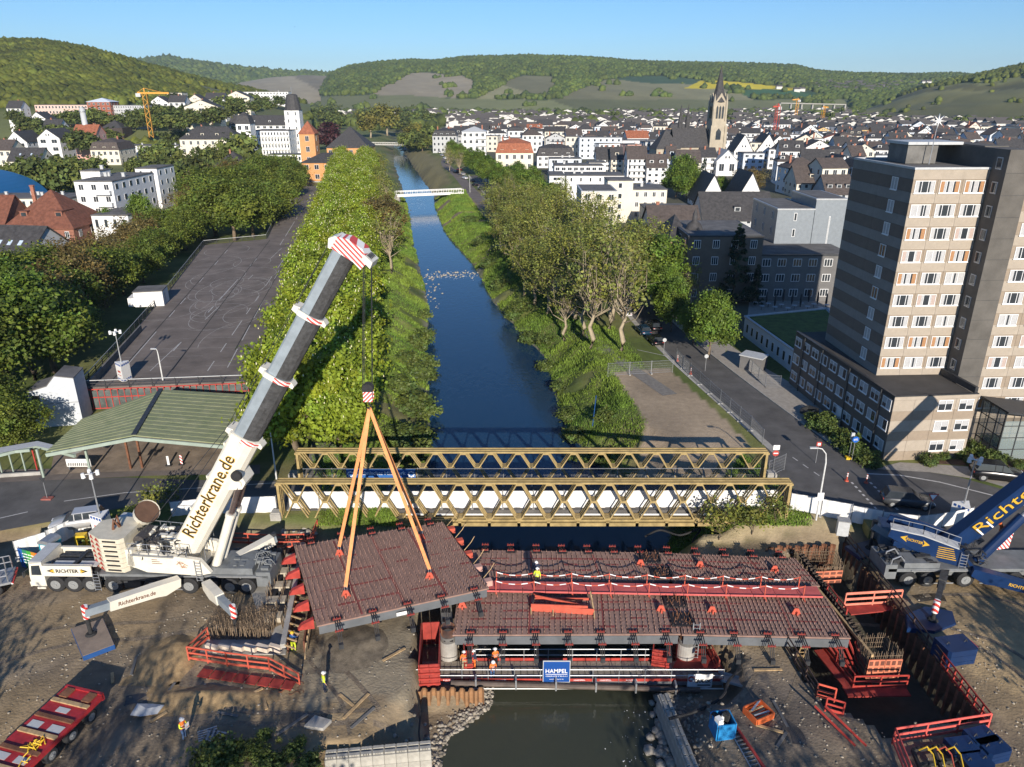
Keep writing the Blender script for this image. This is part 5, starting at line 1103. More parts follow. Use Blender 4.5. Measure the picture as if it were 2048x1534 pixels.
# ---- white crane
CR=thing('mobile_crane','white eight-axle mobile crane with long grey telescopic boom lifting a bridge segment','crane',(-30.1,53.0,ZS),R(-1.2))
AX=[-8.1,-6.6,-5.1,-3.2,.13,3.15,6.6,8.0]
for x in AX:wheel(CR,x,-1.28);wheel(CR,x,1.28,side=1)
mb=MB();mb.bb(-8.8,9.9,-.75,.75,.75,1.55);mb.bb(-4.4,9.9,-1.45,1.45,1.62,1.85);mb.bb(8.9,10.1,-1.45,1.45,.8,2.2);mb.bb(4.9,8.6,-1.3,1.3,1.85,2.45);mb.build('chassis',m_chas,CR)
mb=MB();mb.bb(-3.8,2.3,-1.48,-1.4,1.25,1.62);mb.bb(-2.3,-.9,-1.5,-.8,.55,1.2);mb.bb(1.1,2.2,-1.5,-.8,.55,1.2);mb.bb(4.3,5.6,-1.5,-.8,.6,1.3);mb.build('side_locker',m_dark,CR)
mb=MB();mb.bb(5.6,9.4,-1.52,-1.1,1.68,1.78);mb.bb(2.3,4.0,-1.52,-1.1,1.68,1.78);mb.bb(-.8,3.2,-1.55,-1.5,.42,.5);mb.build('mudguard',m_grey,CR)
# driver's cab, profiled
mb=MB();mb.extr([(-10.2,.55),(-10.2,1.5),(-10.0,2.75),(-8.95,2.85),(-8.95,.55)],(0,-1.42,0),(1,0,0),(0,0,1),(0,1,0),2.84);mb.build('cab',m_cream_p,CR)
mb=MB();mb.extr([(-10.0,1.65),(-9.85,2.55),(-9.15,2.6),(-9.15,1.65)],(0,-1.44,0),(1,0,0),(0,0,1),(0,1,0),.03);mb.build('side_window',m_glass,CR)
mb=MB();mb.quad((-10.215,-1.3,1.55),(-10.215,1.3,1.55),(-10.06,1.2,2.6),(-10.06,-1.2,2.6));mb.build('windscreen',m_glass,CR)
mb=MB();mb.bb(-10.32,-10.2,-1.42,1.42,.5,.95);mb.bb(-9.7,-9.0,-1.55,-1.42,.35,.5);mb.build('bumper',m_cream_p,CR)
mb=MB();mb.tube([(-10.1,-1.45,2.3),(-10.3,-1.75,2.2)],.03,4);mb.bb(-10.36,-10.28,-1.95,-1.7,1.75,2.25);mb.build('mirror',m_dark,CR)
mb=MB();mb.bb(-10.0,-8.95,-1.4,1.4,2.86,2.94);mb.build('cab_roof',m_lgrey,CR)
for sy in(-1,1):
 mb=MB();mb.bb(-8.9,-4.8,sy*1.45-.05,sy*1.45+.05,1.6,2.62);mb.bb(-8.9,-4.8,sy*1.2,sy*1.45,2.5,2.62);mb.build('side_panel',m_cream_p,CR)
mb=MB();mb.bb(-8.9,-4.5,-1.15,1.15,1.62,1.9)
for y in(-.8,-.1,.6):mb.bb(-8.6,-4.9,y-.2,y+.2,2.0,2.35)
mb.bb(-6.6,-6.3,-1.1,1.1,1.9,2.5);mb.build('engine_deck',m_dark,CR)
for x in(-8.3,-6.1):
 mb=MB();mb.bb(x,x+1.6,-1.15,-.45,2.36,2.44);mb.build('cover_plate',m_lgrey,CR)
def facing(x,y,z,ry=-1):return Matrix.Translation((x,y,z))@Matrix.Rotation(R(90),4,'X')
L=lambda x,y,z:wm(CR)@facing(x,y,z)
text('lettering','RICHTER',m_text,CR,1,L(-6.85,-1.515,2.13),.01,bold=.02,fit=(1.9,.34))
mb=MB()
for sg in(-1,1):mb.extr([(-6.85+sg*1.75,2.13),(-6.85+sg*1.15,2.35),(-6.85+sg*1.3,2.13),(-6.85+sg*1.15,1.91)][::sg],(0,-1.505,0),(1,0,0),(0,0,1),(0,-1,0),.012)
mb.build('logo_arrow',m_text,CR)
mb=MB()
for sg in(-1,1):mb.extr([(-6.85+sg*1.5,2.13),(-6.85+sg*1.05,2.3),(-6.85+sg*1.15,2.13),(-6.85+sg*1.05,1.96)][::sg],(0,-1.503,0),(1,0,0),(0,0,1),(0,-1,0),.02)
mb.build('logo_flash',m_gold,CR)
mb=MB();
for x in(-4.75,-4.25):mb.tube([(x,-1.62,.3),(x,-1.58,2.1)],.03,4)
for k in range(6):mb.tube([(-4.75,-1.62,.4+k*.3),(-4.25,-1.62,.4+k*.3)],.025,4)
mb.build('ladder',m_grey,CR)
mb=MB()
for _ in range(26):x=random.uniform(5.0,9.8);y=random.uniform(-1.2,1.2);mb.box((x,y,random.uniform(2.3,2.5)),(random.uniform(.2,.7),random.uniform(.15,.5),random.uniform(.1,.3)))
for _ in range(8):x=random.uniform(8.2,9.6);y=random.uniform(-1.2,.8);mb.tube([(x,y,2.3),(x+.2,y+.2,2.9),(x+.6,y+.3,2.8),(x+.8,y+.5,2.2)],.05,5)
mb.build('engine_gear',m_chas,CR,kind='stuff')
# upper works turn to follow the boom
CRW=wm(CR);SLEW=CRW@Vector((3.1,0,2.0))
FOOT=WY(371,1106,53.3);HEAD=WY(696,497,51.6);AV=(HEAD-FOOT);LB=AV.length;AV.normalize()
pl=Vector((AV.x,AV.y,0)).normalized();SV=Vector((pl.y,-pl.x,0));NV=SV.cross(AV)*-1
if NV.z<0:NV=-NV
def UP(x,y,z):return SLEW+pl*x+Vector((-pl.y,pl.x,0))*y+Vector((0,0,z))
def ubox(mb,x0,x1,y0,y1,z0,z1):
 mb.add([UP(x,y,z)for z in(z0,z1)for y in(y0,y1)for x in(x0,x1)],[(0,2,3,1),(4,5,7,6),(0,1,5,4),(2,6,7,3),(0,4,6,2),(1,3,7,5)]);return mb
mb=MB();mb.tube([UP(0,0,-.25),UP(0,0,.1)],1.5,24);mb.build('slew_ring',m_dark,CR,world=True)
mb=MB()
for y0,y1 in((-1.6,-1.25),(1.25,1.6)):mb.extr([(-4.8,.6),(-4.6,1.7),(-2.5,1.9),(1.6,1.5),(2.4,.3),(1.4,0),(-3.2,0)],UP(0,y0,0),pl,(0,0,1),Vector((-pl.y,pl.x,0)),y1-y0)
ubox(mb,-4.6,1.4,-1.25,1.25,.1,.5);ubox(mb,-4.8,-4.2,-1.6,1.6,.5,2.1);mb.build('turntable_frame',m_cream_p,CR,world=True)
mb=MB();cx=[random.uniform(-4.4,-.6)for _ in range(90)]
for x in cx:ubox(mb,x,x+random.uniform(.15,.7),*sorted((lambda y:(y,y+random.uniform(.15,.6)))(random.uniform(-1.2,1.0))),.6,random.uniform(1.4,2.9))
mb.build('machinery',m_cream_p,CR,world=True)
mb=MB()
for _ in range(80):
 x=random.uniform(-4.6,-.2);y=random.uniform(-1.3,1.3);z=random.uniform(1.4,2.8);p=UP(x,y,z);mb.tube([p,p+Vector((random.uniform(-.6,.6),random.uniform(-.5,.5),random.uniform(-.1,.5))),p+Vector((random.uniform(-1.1,1.1),random.uniform(-.8,.8),random.uniform(-.4,.3)))],random.uniform(.03,.08),5)
for _ in range(20):x=random.uniform(-4.4,-.6);y=random.uniform(-1.1,1.1);ubox(mb,x,x+.35,y,y+.3,.6,random.uniform(2.0,2.95))
mb.build('hoses',m_dark,CR,world=True)
mb=MB();mb.tube([UP(-2.6,-1.0,2.1),UP(-2.6,1.0,2.1)],.62,16);mb.tube([UP(-3.9,-.9,2.5),UP(-3.9,.9,2.5)],.5,16);mb.build('winch_drum',M('rope_steel',(.10,.09,.085),.6,metal=.5,var=.3,scale=8),CR,world=True)
# counterweight stack: slabs with clipped corners
for k in range(7):
 mb=MB();P=[(-8.2,-.95),(-6.75,-1.75),(-5.1,-1.75),(-4.8,-1.4),(-4.8,1.4),(-5.1,1.75),(-6.75,1.75),(-8.2,.95)];z0=-.1+k*.46
 q=[UP(x,y,z0)for x,y in P]+[UP(x,y,z0+.43)for x,y in P];mb.add(q,[tuple(range(8))[::-1],tuple(range(8,16))]+[(i,(i+1)%8,8+(i+1)%8,8+i)for i in range(8)])
 sl=mb.build('counterweight_slab',M('counterweight_cream',(.60,.55,.43),.6,var=.12),CR,world=True)
 mb=MB();a=UP(-6.5,-1.765,z0+.2);b=UP(-5.35,-1.765,z0+.2);mb.beam(a,b,.04,.15);mb.build('slot',m_black,sl,world=True)
 mb=MB();nrm=(UP(-6.75,-1.75,0)-UP(-8.2,-.95,0)).normalized();
 for f0,f1 in((.05,.4),(.5,.95)):pa=UP(-8.2,-.95,z0)+nrm*f0*1.65;pb=UP(-8.2,-.95,z0)+nrm*f1*1.65;ou=Vector((nrm.y,-nrm.x,0))*.012;mb.quad(pa+ou+Vector((0,0,.04)),pb+ou+Vector((0,0,.04)),pa.lerp(pb,.5)+ou+Vector((0,0,.4)))
 mb.build('warning_triangle',m_red,sl,world=True)
mb=MB();mb.tube([UP(-6.4,-.3,3.1),UP(-6.3,-.2,4.0),UP(-6.0,0,3.2)],.12,6);mb.tube([UP(-6.1,.2,3.1),UP(-6.2,.2,4.2),UP(-6.5,.1,3.3)],.1,6);mb.build('lifting_chain',m_rust,CR,world=True)
# rope drum on its side and grey locker beyond the counterweight
mb=MB();a=UP(-4.9,1.9,3.3);mb.tube([a,a+Vector((.5,-.35,.55))],[.95,1.05],18,cap=False);mb.tube([a,a+Vector((.05,-.03,.05))],[.94,.94],18);mb.build('cable_reel',m_cream_p,CR,world=True)
mb=MB();mb.tube([a+Vector((.06,-.04,.06)),a+Vector((.44,-.3,.48))],[.9,.98],18);mb.build('reel_lining',M('reel_brown',(.10,.055,.035),.9),CR,world=True)
mb=MB();ubox(mb,-7.6,-5.6,2.2,3.0,2.4,2.7);mb.build('locker',m_lgrey,CR,world=True)
mb=MB();rails(mb,[UP(-4.4,-1.7,1.8),UP(-1.0,-1.75,1.8),UP(.6,-1.7,1.7)],1.0,.028,post=.9);rails(mb,[UP(-4.4,1.7,1.9),UP(1.2,1.7,1.7)],1.0,.028,post=.9);rails(mb,[UP(1.4,.5,1.5),UP(1.9,-1.2,1.2)],1.0,.028,post=.8);mb.build('handrail',m_grey,CR,world=True)
mb=MB()
for x in(1.15,1.65):mb.tube([UP(x,-1.72,-.5),UP(x,-1.72,1.5)],.03,4)
for k in range(7):mb.tube([UP(1.15,-1.72,-.4+k*.28),UP(1.65,-1.72,-.4+k*.28)],.025,4)
mb.build('ladder',m_grey,CR,world=True)
mb=MB();ubox(mb,-4.3,-.6,-1.75,-1.6,1.62,1.75);mb.build('catwalk',m_grey,CR,world=True)
# dragon-like ornament on the frame side is left as a plain rust-coloured flourish
mb=MB();c0=UP(-.2,-1.62,.95)
for i in range(5):a=i*1.25;mb.tube([c0+pl*(.1*i-.25)+Vector((0,0,.32*math.sin(a))),c0+pl*(.1*i+.05)+Vector((0,0,.3*math.cos(a))),c0+pl*(.1*i+.3)+Vector((0,0,.25*math.sin(a+1)))],.035,4)
mb.build('ornament',M('ornament_brown',(.38,.20,.12),.6),CR,world=True)
mb=MB();
for k in range(3):mb.quad(*[UP(-2.6+dx,-1.612,.9+.18*k+dz)for dx,dz in((0,0),(.9-.2*k,0),(.9-.2*k,.06),(0,.06))])
mb.build('small_print',m_brownt,CR,world=True)
# luffing rams
ATT=FOOT+AV*9.6-NV*1.25
for y in(-.55,.55):
 b0=UP(2.3,y,.25);b1=ATT+SV*(-y);d=b1-b0
 mb=MB();mb.tube([b0,b0+d*.62],.36,14);mb.tube([b0+d*.60,b0+d*.64],.41,14);r_=mb.build('luffing_ram',m_cream_p,CR,world=True,smooth=False)
 mb=MB();mb.tube([b0+d*.62,b1],.24,12);mb.build('ram_rod',m_chrome,r_,world=True)
mb=MB();mb.extr([(-1.1,0),(1.0,0),(.35,-.95),(-.35,-.95)],FOOT+AV*9.6-NV*.75+SV*.8,AV,NV,-SV,1.6);mb.tube([ATT-SV*1.0,ATT+SV*1.0],.28,12);mb.build('ram_bracket',m_cream_p,CR,world=True)
# boom: cream base and three grey telescopes
def t_at(py):
 lo,hi=-1.0,LB+4
 for _ in range(40):
  m_=(lo+hi)/2;p=FOOT+AV*m_
  if proj(p.x,p.y,p.z)[1]>py:lo=m_
  else:hi=m_
 return lo
T1,T2,T3,T4=t_at(868),t_at(748),t_at(626),t_at(503)
boom=boom_section(FOOT,AV,SV,NV,-1.2,T1,1.95,2.2,[m_cream_p,m_cream_p],CR,'boom_base')
for(a,b,w)in((T1,T2,1.72),(T2,T3,1.56),(T3,T4,1.42)):
 boom_section(FOOT,AV,SV,NV,a-.3,b,w,w*1.12,[m_boomg,m_boomd],CR,'boom_section')
for tt,w in((T1,2.12),(T2,1.9),(T3,1.74)):
 boom_section(FOOT,AV,SV,NV,tt-.42,tt-.02,w,w*1.13,[m_cream_p,m_warn],CR,'boom_collar')
 mb=MB();mb.extr([(-.3,0),(.3,0),(.2,.5),(-.2,.5)],FOOT+AV*(tt-.25)+NV*w*.52+SV*w*.3,AV,NV,-SV,w*.6);mb.extr([(-.2,0),(.25,0),(.05,-.32),(-.2,-.3)],FOOT+AV*(tt-.22)-NV*w*.54+SV*w*.2,AV,NV,-SV,w*.4);mb.build('collar_lug',m_cream_p,CR,world=True)
mb=MB();H0=FOOT+AV*T4
mb.extr([(-.15,1.05),(.75,.95),(1.05,.2),(1.0,-1.0),(.45,-1.75),(-.35,-1.55),(-.15,-.85)],H0+SV*.72,AV,NV,-SV,1.44);hd=mb.build('boom_head',m_warn,CR,world=True)
mb=MB();mb.extr([(-.2,1.1),(.4,1.35),(.8,1.0),(.8,.85),(-.2,.9)],H0+SV*.8,AV,NV,-SV,1.6);mb.build('head_cheek',m_cream_p,hd,world=True);mb=MB();mb.extr([(.35,-1.3),(.75,-1.25),(.6,-2.05),(.1,-2.1)],H0+SV*.8,AV,NV,-SV,1.6);mb.build('head_cheek',m_cream_p,hd,world=True)
mb=MB();
for y in(-.5,-.2,.1,.4):c=H0+AV*.35-NV*1.55+SV*y;mb.tube([c-SV*.06,c+SV*.06],.42,16)
mb.build('sheave',m_dark,hd,world=True)
# lettering along the boom: reads upwards
TA,TB=t_at(1062),t_at(905);TM=FOOT+AV*((TA+TB)/2)+SV*(1.95*.5+.006)+NV*.35
add_text2('Richterkrane.de',CR,frame(TM,AV,NV),(TB-TA,1.12))
mb=MB();c=FOOT+AV*t_at(925)+SV*1.15-NV*.9;mb.tube([c,c+SV*.3],.42,16);mb.tube([c+SV*.3,c+SV*.33],[.3,.1],12);mb.build('hose_reel',m_black,CR,world=True)
mb=MB()
for k in range(4):p=FOOT+AV*(T1*(.12+.26*k))+NV*1.15;mb.beam(p-SV*.9,p+SV*.9,.12,.25)
mb.build('rope_guide',m_cream_p,CR,world=True)
for(q,nm)in(((-4.0,.3,2.9),0),((-2.6,-.2,2.7),1)):
 mb=MB();mb.tube([UP(*q),FOOT+AV*(T1*.95)+NV*(1.75 if nm==0 else 1.45),H0+NV*1.3],.025,4);mb.build('hoist_rope',m_dark,CR,world=True)
# outriggers: folded-out star arms, jacks and feet
def outrigger(CR,root,elbow,end,foot_z,wmat,tmat,wid=.75,hgt=.8,txt=None,tmatl=m_brownt,warn=True,fit=None,flip=False):
 root,elbow,end=Vector(root),Vector(elbow),Vector(end);d=(end-root).normalized();up=Vector((0,0,1));sd=d.cross(up).normalized()
 if sd.y>0:sd=-sd
 up=d.cross(sd);up=up if up.z>0 else-up
 l=(elbow-root).length;elbow=root+d*l
 mb=MB();mb.extr([(-.9,-.2),(.3,-.62),(1.0,-.5),(l,-.42),(l,.42),(1.0,.5),(-.9,.5)],root+sd*wid/2,d,up,-sd,wid);arm=mb.build('outrigger',wmat,CR,world=True)
 mb=MB();mb.beam(elbow-d*.3,end+d*.1,wid*.72,hgt*.78);mb.build('extension_beam',tmat,arm,world=True)
 j=end+Vector((0,0,0));
 mb=MB();mb.tube([j+Vector((0,0,.55)),j+Vector((0,0,-.55))],.24,12);mb.build('jack',m_warnz if warn else m_dark,arm,world=True)
 mb=MB();mb.tube([j+Vector((0,0,-.5)),Vector((j.x,j.y,foot_z+.12))],.15,10);mb.tube([Vector((j.x,j.y,foot_z+.14)),Vector((j.x,j.y,foot_z+.005))],[.3,.42],14);mb.build('jack_foot',m_black,arm,world=True)
 if txt:
  c=root.lerp(elbow,.56)+sd*(wid/2+.006);xd=d if(d.x>0)!=flip else-d;text('lettering',txt,tmatl,arm,1,frame(c,xd,up),.01,bold=.015,fit=fit or(l*.62,.36))
 return arm
def pad(label,px,z,mat,edge,th=.35):
 pts=[W(a,b,z)for a,b in px];c=sum(pts,Vector())/len(pts);t=thing('outrigger_pad',label,'support pad',(c.x,c.y,z-th),group='steel pads under crane outriggers')
 mb=MB();mb.prism([(p.x,p.y)for p in pts],z-th,z-.03);mb.build('frame',edge,t,world=True);mb=MB();mb.prism([(lerp(p.x,c.x,.02),lerp(p.y,c.y,.02))for p in pts],z-.03,z);mb.build('top_plate',mat,t,world=True)
 return c
c=pad('large brown steel pad with blue edge under the left outrigger of the white crane',[(141,1256),(206,1236),(229,1289),(165,1313)],ZS+.42,M('worn_plate',(.24,.19,.15),.8,var=.2,scale=1.2),m_blue,.42)
rt_=lambda px,py,z:W(px,py,z)
outrigger(CR,rt_(336,1172,.15),WY(232,1212,49.6),Vector((c.x,c.y,0))+Vector((-.25,.25,1.0)),ZS+.42,m_cream_p,m_boomg,txt='Richterkrane.de')
e=W(470,1268,-1.2);outrigger(CR,rt_(422,1180,.2),WY(449,1212,50.0),Vector((e.x,e.y+.3,.7)),-1.3,m_cream_p,m_boomg,wid=.7)
e=W(556,1118,-1.4);outrigger(CR,rt_(452,1132,.3),WY(527,1092,56.8),Vector((e.x,e.y-.2,.9)),-1.4,m_cream_p,m_boomg,txt='www.Richterkrane.de',tmatl=m_text,warn=False,fit=(3.2,.26))
mb=MB();a=WY(487,1140,55.2);b=WY(520,1104,55.9);mb.tube([a,a.lerp(b,.5)],.06,6);mb.tube([a.lerp(b,.5),b],.12,8);mb.build('folding_ram',m_grey,CR,world=True)
# ---- hook block, hanging ropes
HB=WY(737,790,51.4);hk=thing('hook_block','black hook block with red and white striped plates hanging from the boom head','hook block',HB)
mb=MB()
for y in(-.24,-.08,.08,.24):mb.tube([(0,y-.05,.55),(0,y+.05,.55)],.42,16)
mb.build('sheave',m_black,hk)
mb=MB();mb.bb(-.34,.34,-.36,-.3,-.42,.36);mb.bb(-.34,.34,.3,.36,-.42,.36);mb.bb(-.3,.3,-.3,.3,-.4,.2);mb.build('cheek_plate',stripes('hook_stripe',(.62,.04,.03),(.8,.78,.75),.3,(1,0,-1)),hk)
mb=MB();mb.tube([(0,0,-.4),(0,0,-.75),(.18,0,-.95),(.05,0,-1.15),(-.17,0,-1.0)],.08,8);mb.build('hook',m_black,hk)
for i,(dx,dy)in enumerate([(-.36,-.25),(-.36,.05),(-.3,.25),(.34,-.25),(.34,.0),(.3,.22)]):
 hx=H0+AV*.35-NV*1.55;top=Vector((hx.x+dx*.8,hx.y+dy,hx.z));mb=MB();mb.tube([Vector((dx,dy,.6))+HB,top],.022,4);mb.build('rope',m_dark,hk,world=True)
# ---- blue crane at the right
y0=W(1925,1172,ZS).y
CB=thing('mobile_crane','dark blue mobile crane with golden lettering on its boom at the right edge','crane',(W(1925,1172,ZS).x,y0+1.3,ZS),R(0))
s_=scale_at(W(1925,1172,ZS))
for px in(1811,1850,1925,1996,2022,2090,2130):x=(px-1925)/s_;wheel(CB,x,-1.25,r=.74);wheel(CB,x,1.25,r=.74,side=1)
xl=(1762-1925)/s_
mb=MB();mb.bb(xl+.6,12,-.75,.75,.7,1.5);mb.bb(xl+.3,12,-1.4,1.4,1.5,1.8);mb.bb(xl,xl+1.0,-1.4,1.4,.8,2.2);mb.bb(xl+1.6,xl+4.6,-1.3,.3,1.8,2.3);mb.bb(xl+1.6,xl+4.0,.5,1.3,1.8,2.2);mb.build('chassis',m_chas,CB)
mb=MB();mb.bb(xl+2.2,-2.0,-1.5,-1.1,1.6,1.7);mb.bb(-1.7,2.2,-1.5,-1.1,1.62,1.72);mb.bb(-3.2,-1,-1.52,-1.46,.4,.5);mb.bb(1.2,3,-1.52,-1.46,.4,.5);mb.build('mudguard',m_grey,CB)
mb=MB()
for _ in range(30):x=random.uniform(xl+.2,xl+4.2);y=random.uniform(-1.3,1.2);mb.box((x,y,random.uniform(2.1,2.5)),(random.uniform(.2,.8),random.uniform(.15,.5),random.uniform(.15,.5)))
mb.build('engine_gear',m_dark,CB,kind='stuff')
mb=MB()
for y in(-1.0,.1):mb.tube([(xl+.4,y-.3,2.0),(xl+.5,y-.3,2.7),(xl+1.3,y,2.8),(xl+1.7,y,2.3)],.07,6)
mb.build('exhaust_pipe',m_grey,CB)
FB=WY(1893,1098,y0+2.0);HB2=WY(2330,768,y0+.6);AB=(HB2-FB).normalized();plb=Vector((AB.x,AB.y,0)).normalized();SB=Vector((plb.y,-plb.x,0));NB=AB.cross(SB)*1
if NB.z<0:NB=-NB
bm_=boom_section(FB,AB,SB,NB,-1.6,15,1.5,1.85,[m_cblue,m_cblue],CB,'boom_base')
for a_,b_,w_ in((14.7,17,1.55),):boom_section(FB,AB,SB,NB,a_,b_,w_,w_*1.2,[m_boomg,m_boomd],CB,'boom_section')
TMb=FB+AB*7.6+SB*.885+NB*.35;add_text2('Richterkrane.de',CB,frame(FB+AB*9.55+SB*.757+NB*.36,AB,NB),(13.5,1.0),back=m_text,front=m_gold)
mb=MB()
for t_ in(3.0,4.0,10.0):c=FB+AB*t_+SB*.765-NB*.05;mb.extr([(-.07,-.35),(.07,-.35),(.07,.45),(-.07,.45)],c,AB,NB,SB,.02)
mb.build('white_mark',m_wht,CB,world=True)
SLB=Vector((W(1950,1150,.4).x,y0+1.4,.4))
ax_=(Vector((1,-.42,0))).normalized();ay_=Vector((-ax_.y,ax_.x,0))
def UB(x,y,z):return SLB+ax_*x+ay_*y+Vector((0,0,z))
mb=MB()
for y in(-1.35,1.1):mb.extr([(-5.8,1.5),(-5.6,2.3),(-3.2,2.2),(-.4,1.6),(.9,.3),(.2,-.1),(-2.2,.1)],UB(0,y,0),ax_,(0,0,1),ay_,.25)
mb.add([UB(x,y,z)for z in(.4,1.0)for y in(-1.1,1.1)for x in(-5.2,.2)],[(0,2,3,1),(4,5,7,6),(0,1,5,4),(2,6,7,3),(0,4,6,2),(1,3,7,5)]);mb.build('turntable_frame',m_cblue,CB,world=True)
cL=UB(-3.7,-1.362,1.55);text('lettering','RICHTER',m_gold,CB,1,frame(cL,ax_+Vector((0,0,-.12)),Vector((0,0,1))),.012,bold=.015,fit=(1.3,.26))
mb=MB()
for sg in(-1,1):mb.extr([(sg*1.15,0),(sg*.6,.32),(sg*.75,0),(sg*.6,-.32)][::sg],UB(-3.7,-1.36,1.55),ax_+Vector((0,0,-.12)),(0,0,1),-ay_,.012)
mb.build('logo_arrow',m_gold,CB,world=True)
mb=MB()
for k in range(6):mb.extr([(0,0),(1.5-.07*k,0),(1.5-.07*k,.07),(0,.07)],UB(-1.9,-1.36,.42+k*.2),ax_,(0,0,1),-ay_,.012)
mb.build('small_print',m_gold,CB,world=True)
mb=MB();rails(mb,[UB(-5.6,-1.3,2.3),UB(-3.2,-1.3,2.2),UB(-.4,-1.3,1.65)],1.0,.03,post=1.0);mb.build('handrail',m_grey,CB,world=True)
mb=MB();mb.extr([(-5.7,2.3),(-3.2,2.22),(-.4,1.62),(-.4,1.7),(-3.2,2.32),(-5.7,2.4)],UB(0,-1.5,0),ax_,(0,0,1),ay_,1.0);mb.build('catwalk',m_lgrey,CB,world=True)
mb=MB()
for x in(-.15,.35):mb.tube([UB(x,-1.5,-.3),UB(x,-1.5,1.4)],.03,4)
for k in range(6):mb.tube([UB(-.15,-1.5,-.2+k*.28),UB(.35,-1.5,-.2+k*.28)],.025,4)
mb.build('ladder',m_grey,CB,world=True)
mb=MB()
for _ in range(40):
 x=random.uniform(-1.2,1.6);y=random.uniform(-1.2,1.2);p=UB(x,y,random.uniform(.2,1.6));mb.tube([p,p+Vector((random.uniform(-.4,.4),random.uniform(-.3,.3),random.uniform(0,.5))),p+Vector((random.uniform(-.8,.8),random.uniform(-.5,.5),random.uniform(-.3,.3)))],random.uniform(.03,.09),5)
mb.build('hoses',m_dark,CB,world=True)
b0=UB(1.3,-.2,.1);b1=FB+AB*10.5-NB*1.2;d=b1-b0
mb=MB();mb.tube([b0,b0+d*.55],.42,14);rm=mb.build('luffing_ram',m_cblue,CB,world=True);mb=MB();mb.tube([b0+d*.55,b1],.24,12);mb.build('ram_rod',m_grey,rm,world=True)
mb=MB();c=WY(2010,1075,y0+2.2)
mb.extr([(-.5,-1.2),(.5,-1.0),(.6,1.3),(-.3,1.1)],c,(1,0,0),(0,0,1),(0,-1,0),.1);mb.build('warning_board',m_warn,CB,world=True)
mb=MB();mb.tube([WY(2000,1045,y0+1.6),WY(2004,1055,y0+1.5),WY(2000,1068,y0+1.5),WY(2007,1060,y0+1.6)],.16,6);mb.build('orange_webbing',M('orange_cloth',(.75,.16,.04),.8),CB,world=True)
pc=pad('dark blue steel pad under the front outrigger of the blue crane',[(1812,1228),(1850,1212),(1905,1222),(1912,1246),(1870,1262),(1815,1256)],ZS+.4,m_cblue,m_cblue,.4)
e=W(1868,1243,ZS+.4)
outrigger(CB,WY(1888,1150,y0-.2),WY(1880,1182,y0-1.6),Vector((e.x,e.y+.2,.2)),ZS+.4,m_boomd,m_boomd,wid=.6)
outrigger(CB,WY(1965,1150,y0-.6),WY(2090,1185,y0-2.0),WY(2150,1200,y0-2.5),ZS,m_cblue,m_cblue,wid=.7,txt='RICHTER',tmatl=m_gold,fit=(1.4,.3))
pc=pad('grey-blue steel pad under the far outrigger of the blue crane',[(1690,1092),(1745,1078),(1775,1098),(1722,1116)],ZS+.35,M('pad_grey',(.10,.11,.14),.6),m_cblue,.35)
outrigger(CB,WY(1845,1108,y0+3.2),WY(1780,1085,y0+4.4),Vector((pc.x+.3,pc.y,1.2)),ZS+.35,m_cblue,m_boomg,wid=.7,txt='Richterkrane.de',tmatl=m_gold,warn=False,fit=(2.6,.3),flip=False)
# ---------------------------------------------------------------- yellow truss bridge (emergency road bridge)
m_tr=M('truss_ochre',(0.34,0.25,0.105),.65,var=.28,scale=1.5,detail=8)
m_tarp=M('white_tarpaulin',(0.74,0.73,0.71),.7,var=.08,scale=1.2,bump=.25,bscale=3)
TB_=thing('truss_bridge','ochre yellow double-storey truss road bridge across the river','bridge',(2.2,64.6,0))
NP=17
def truss(y,x0,x1,z0,z1):
 Lp=(x1-x0)/NP;zm=(z0+z1)/2;g=.22
 def di(dx,dz):
  mb=MB()
  for yy in(-.42,0,.42):mb.beam((0,yy,0),(dx,yy,dz),.115,.115,(0,1,0))
  return mb
 hx=Lp/2-2*g;h=zm-z0-.2
 mA=di(hx,h).mesh('diagonal',m_tr);mB_=di(-hx,h).mesh('diagonal',m_tr)
 for k in range(NP):
  xa=x0+k*Lp;xm=xa+Lp/2
  ob('diagonal',mA,TB_,(xa+g-2.2,y-64.6,z0+.1));ob('diagonal',mB_,TB_,(xa+Lp-g-2.2,y-64.6,z0+.1))
  ob('diagonal',mB_,TB_,(xm-g-2.2,y-64.6,zm+.08));ob('diagonal',mA,TB_,(xm+g-2.2,y-64.6,zm+.08))
 gm=MB();gm.bb(-.3,.3,-.48,.48,-.1,.1);gme=gm.mesh('gusset',m_tr)
 for k in range(NP):ob('gusset',gme,TB_,(x0+(k+.5)*Lp-2.2,y-64.6,zm))
 for k in range(NP+1):
  ob('gusset',gme,TB_,(x0+k*Lp-2.2,y-64.6,z1-.17));ob('gusset',gme,TB_,(x0+k*Lp-2.2,y-64.6,z0+.13))
 for yy in(-.42,0,.42):
  for z in(z0,z1):mb=MB();mb.bb(x0-.15-2.2,x1+.15-2.2,y-64.6+yy-.08,y-64.6+yy+.08,z-.09,z+.09);mb.build('chord',m_tr,TB_)
 mb=MB();mb.bb(x0-2.2,x1-2.2,y-64.6-.32,y-64.6+.3,z1-.16,z1-.12);mb.build('bracing',M('truss_brown',(.16,.12,.06),.8,var=.3),TB_)
 for x in(x0-.05,x1+.05):mb=MB();[mb.bb(x-.12-2.2,x+.12-2.2,y-64.6+yy-.09,y-64.6+yy+.09,z0-.1,z1-.1)for yy in(-.42,0,.42)];mb.bb(x-.14-2.2,x+.14-2.2,y-64.6-.5,y-64.6+.5,zm-.1,zm+.1);mb.build('end_post',m_tr,TB_)
NX0,NX1=WY(563,1000,61.6).x,WY(1572,1000,61.6).x;FX0,FX1=WY(600,930,68.0).x,WY(1527,930,68.0).x
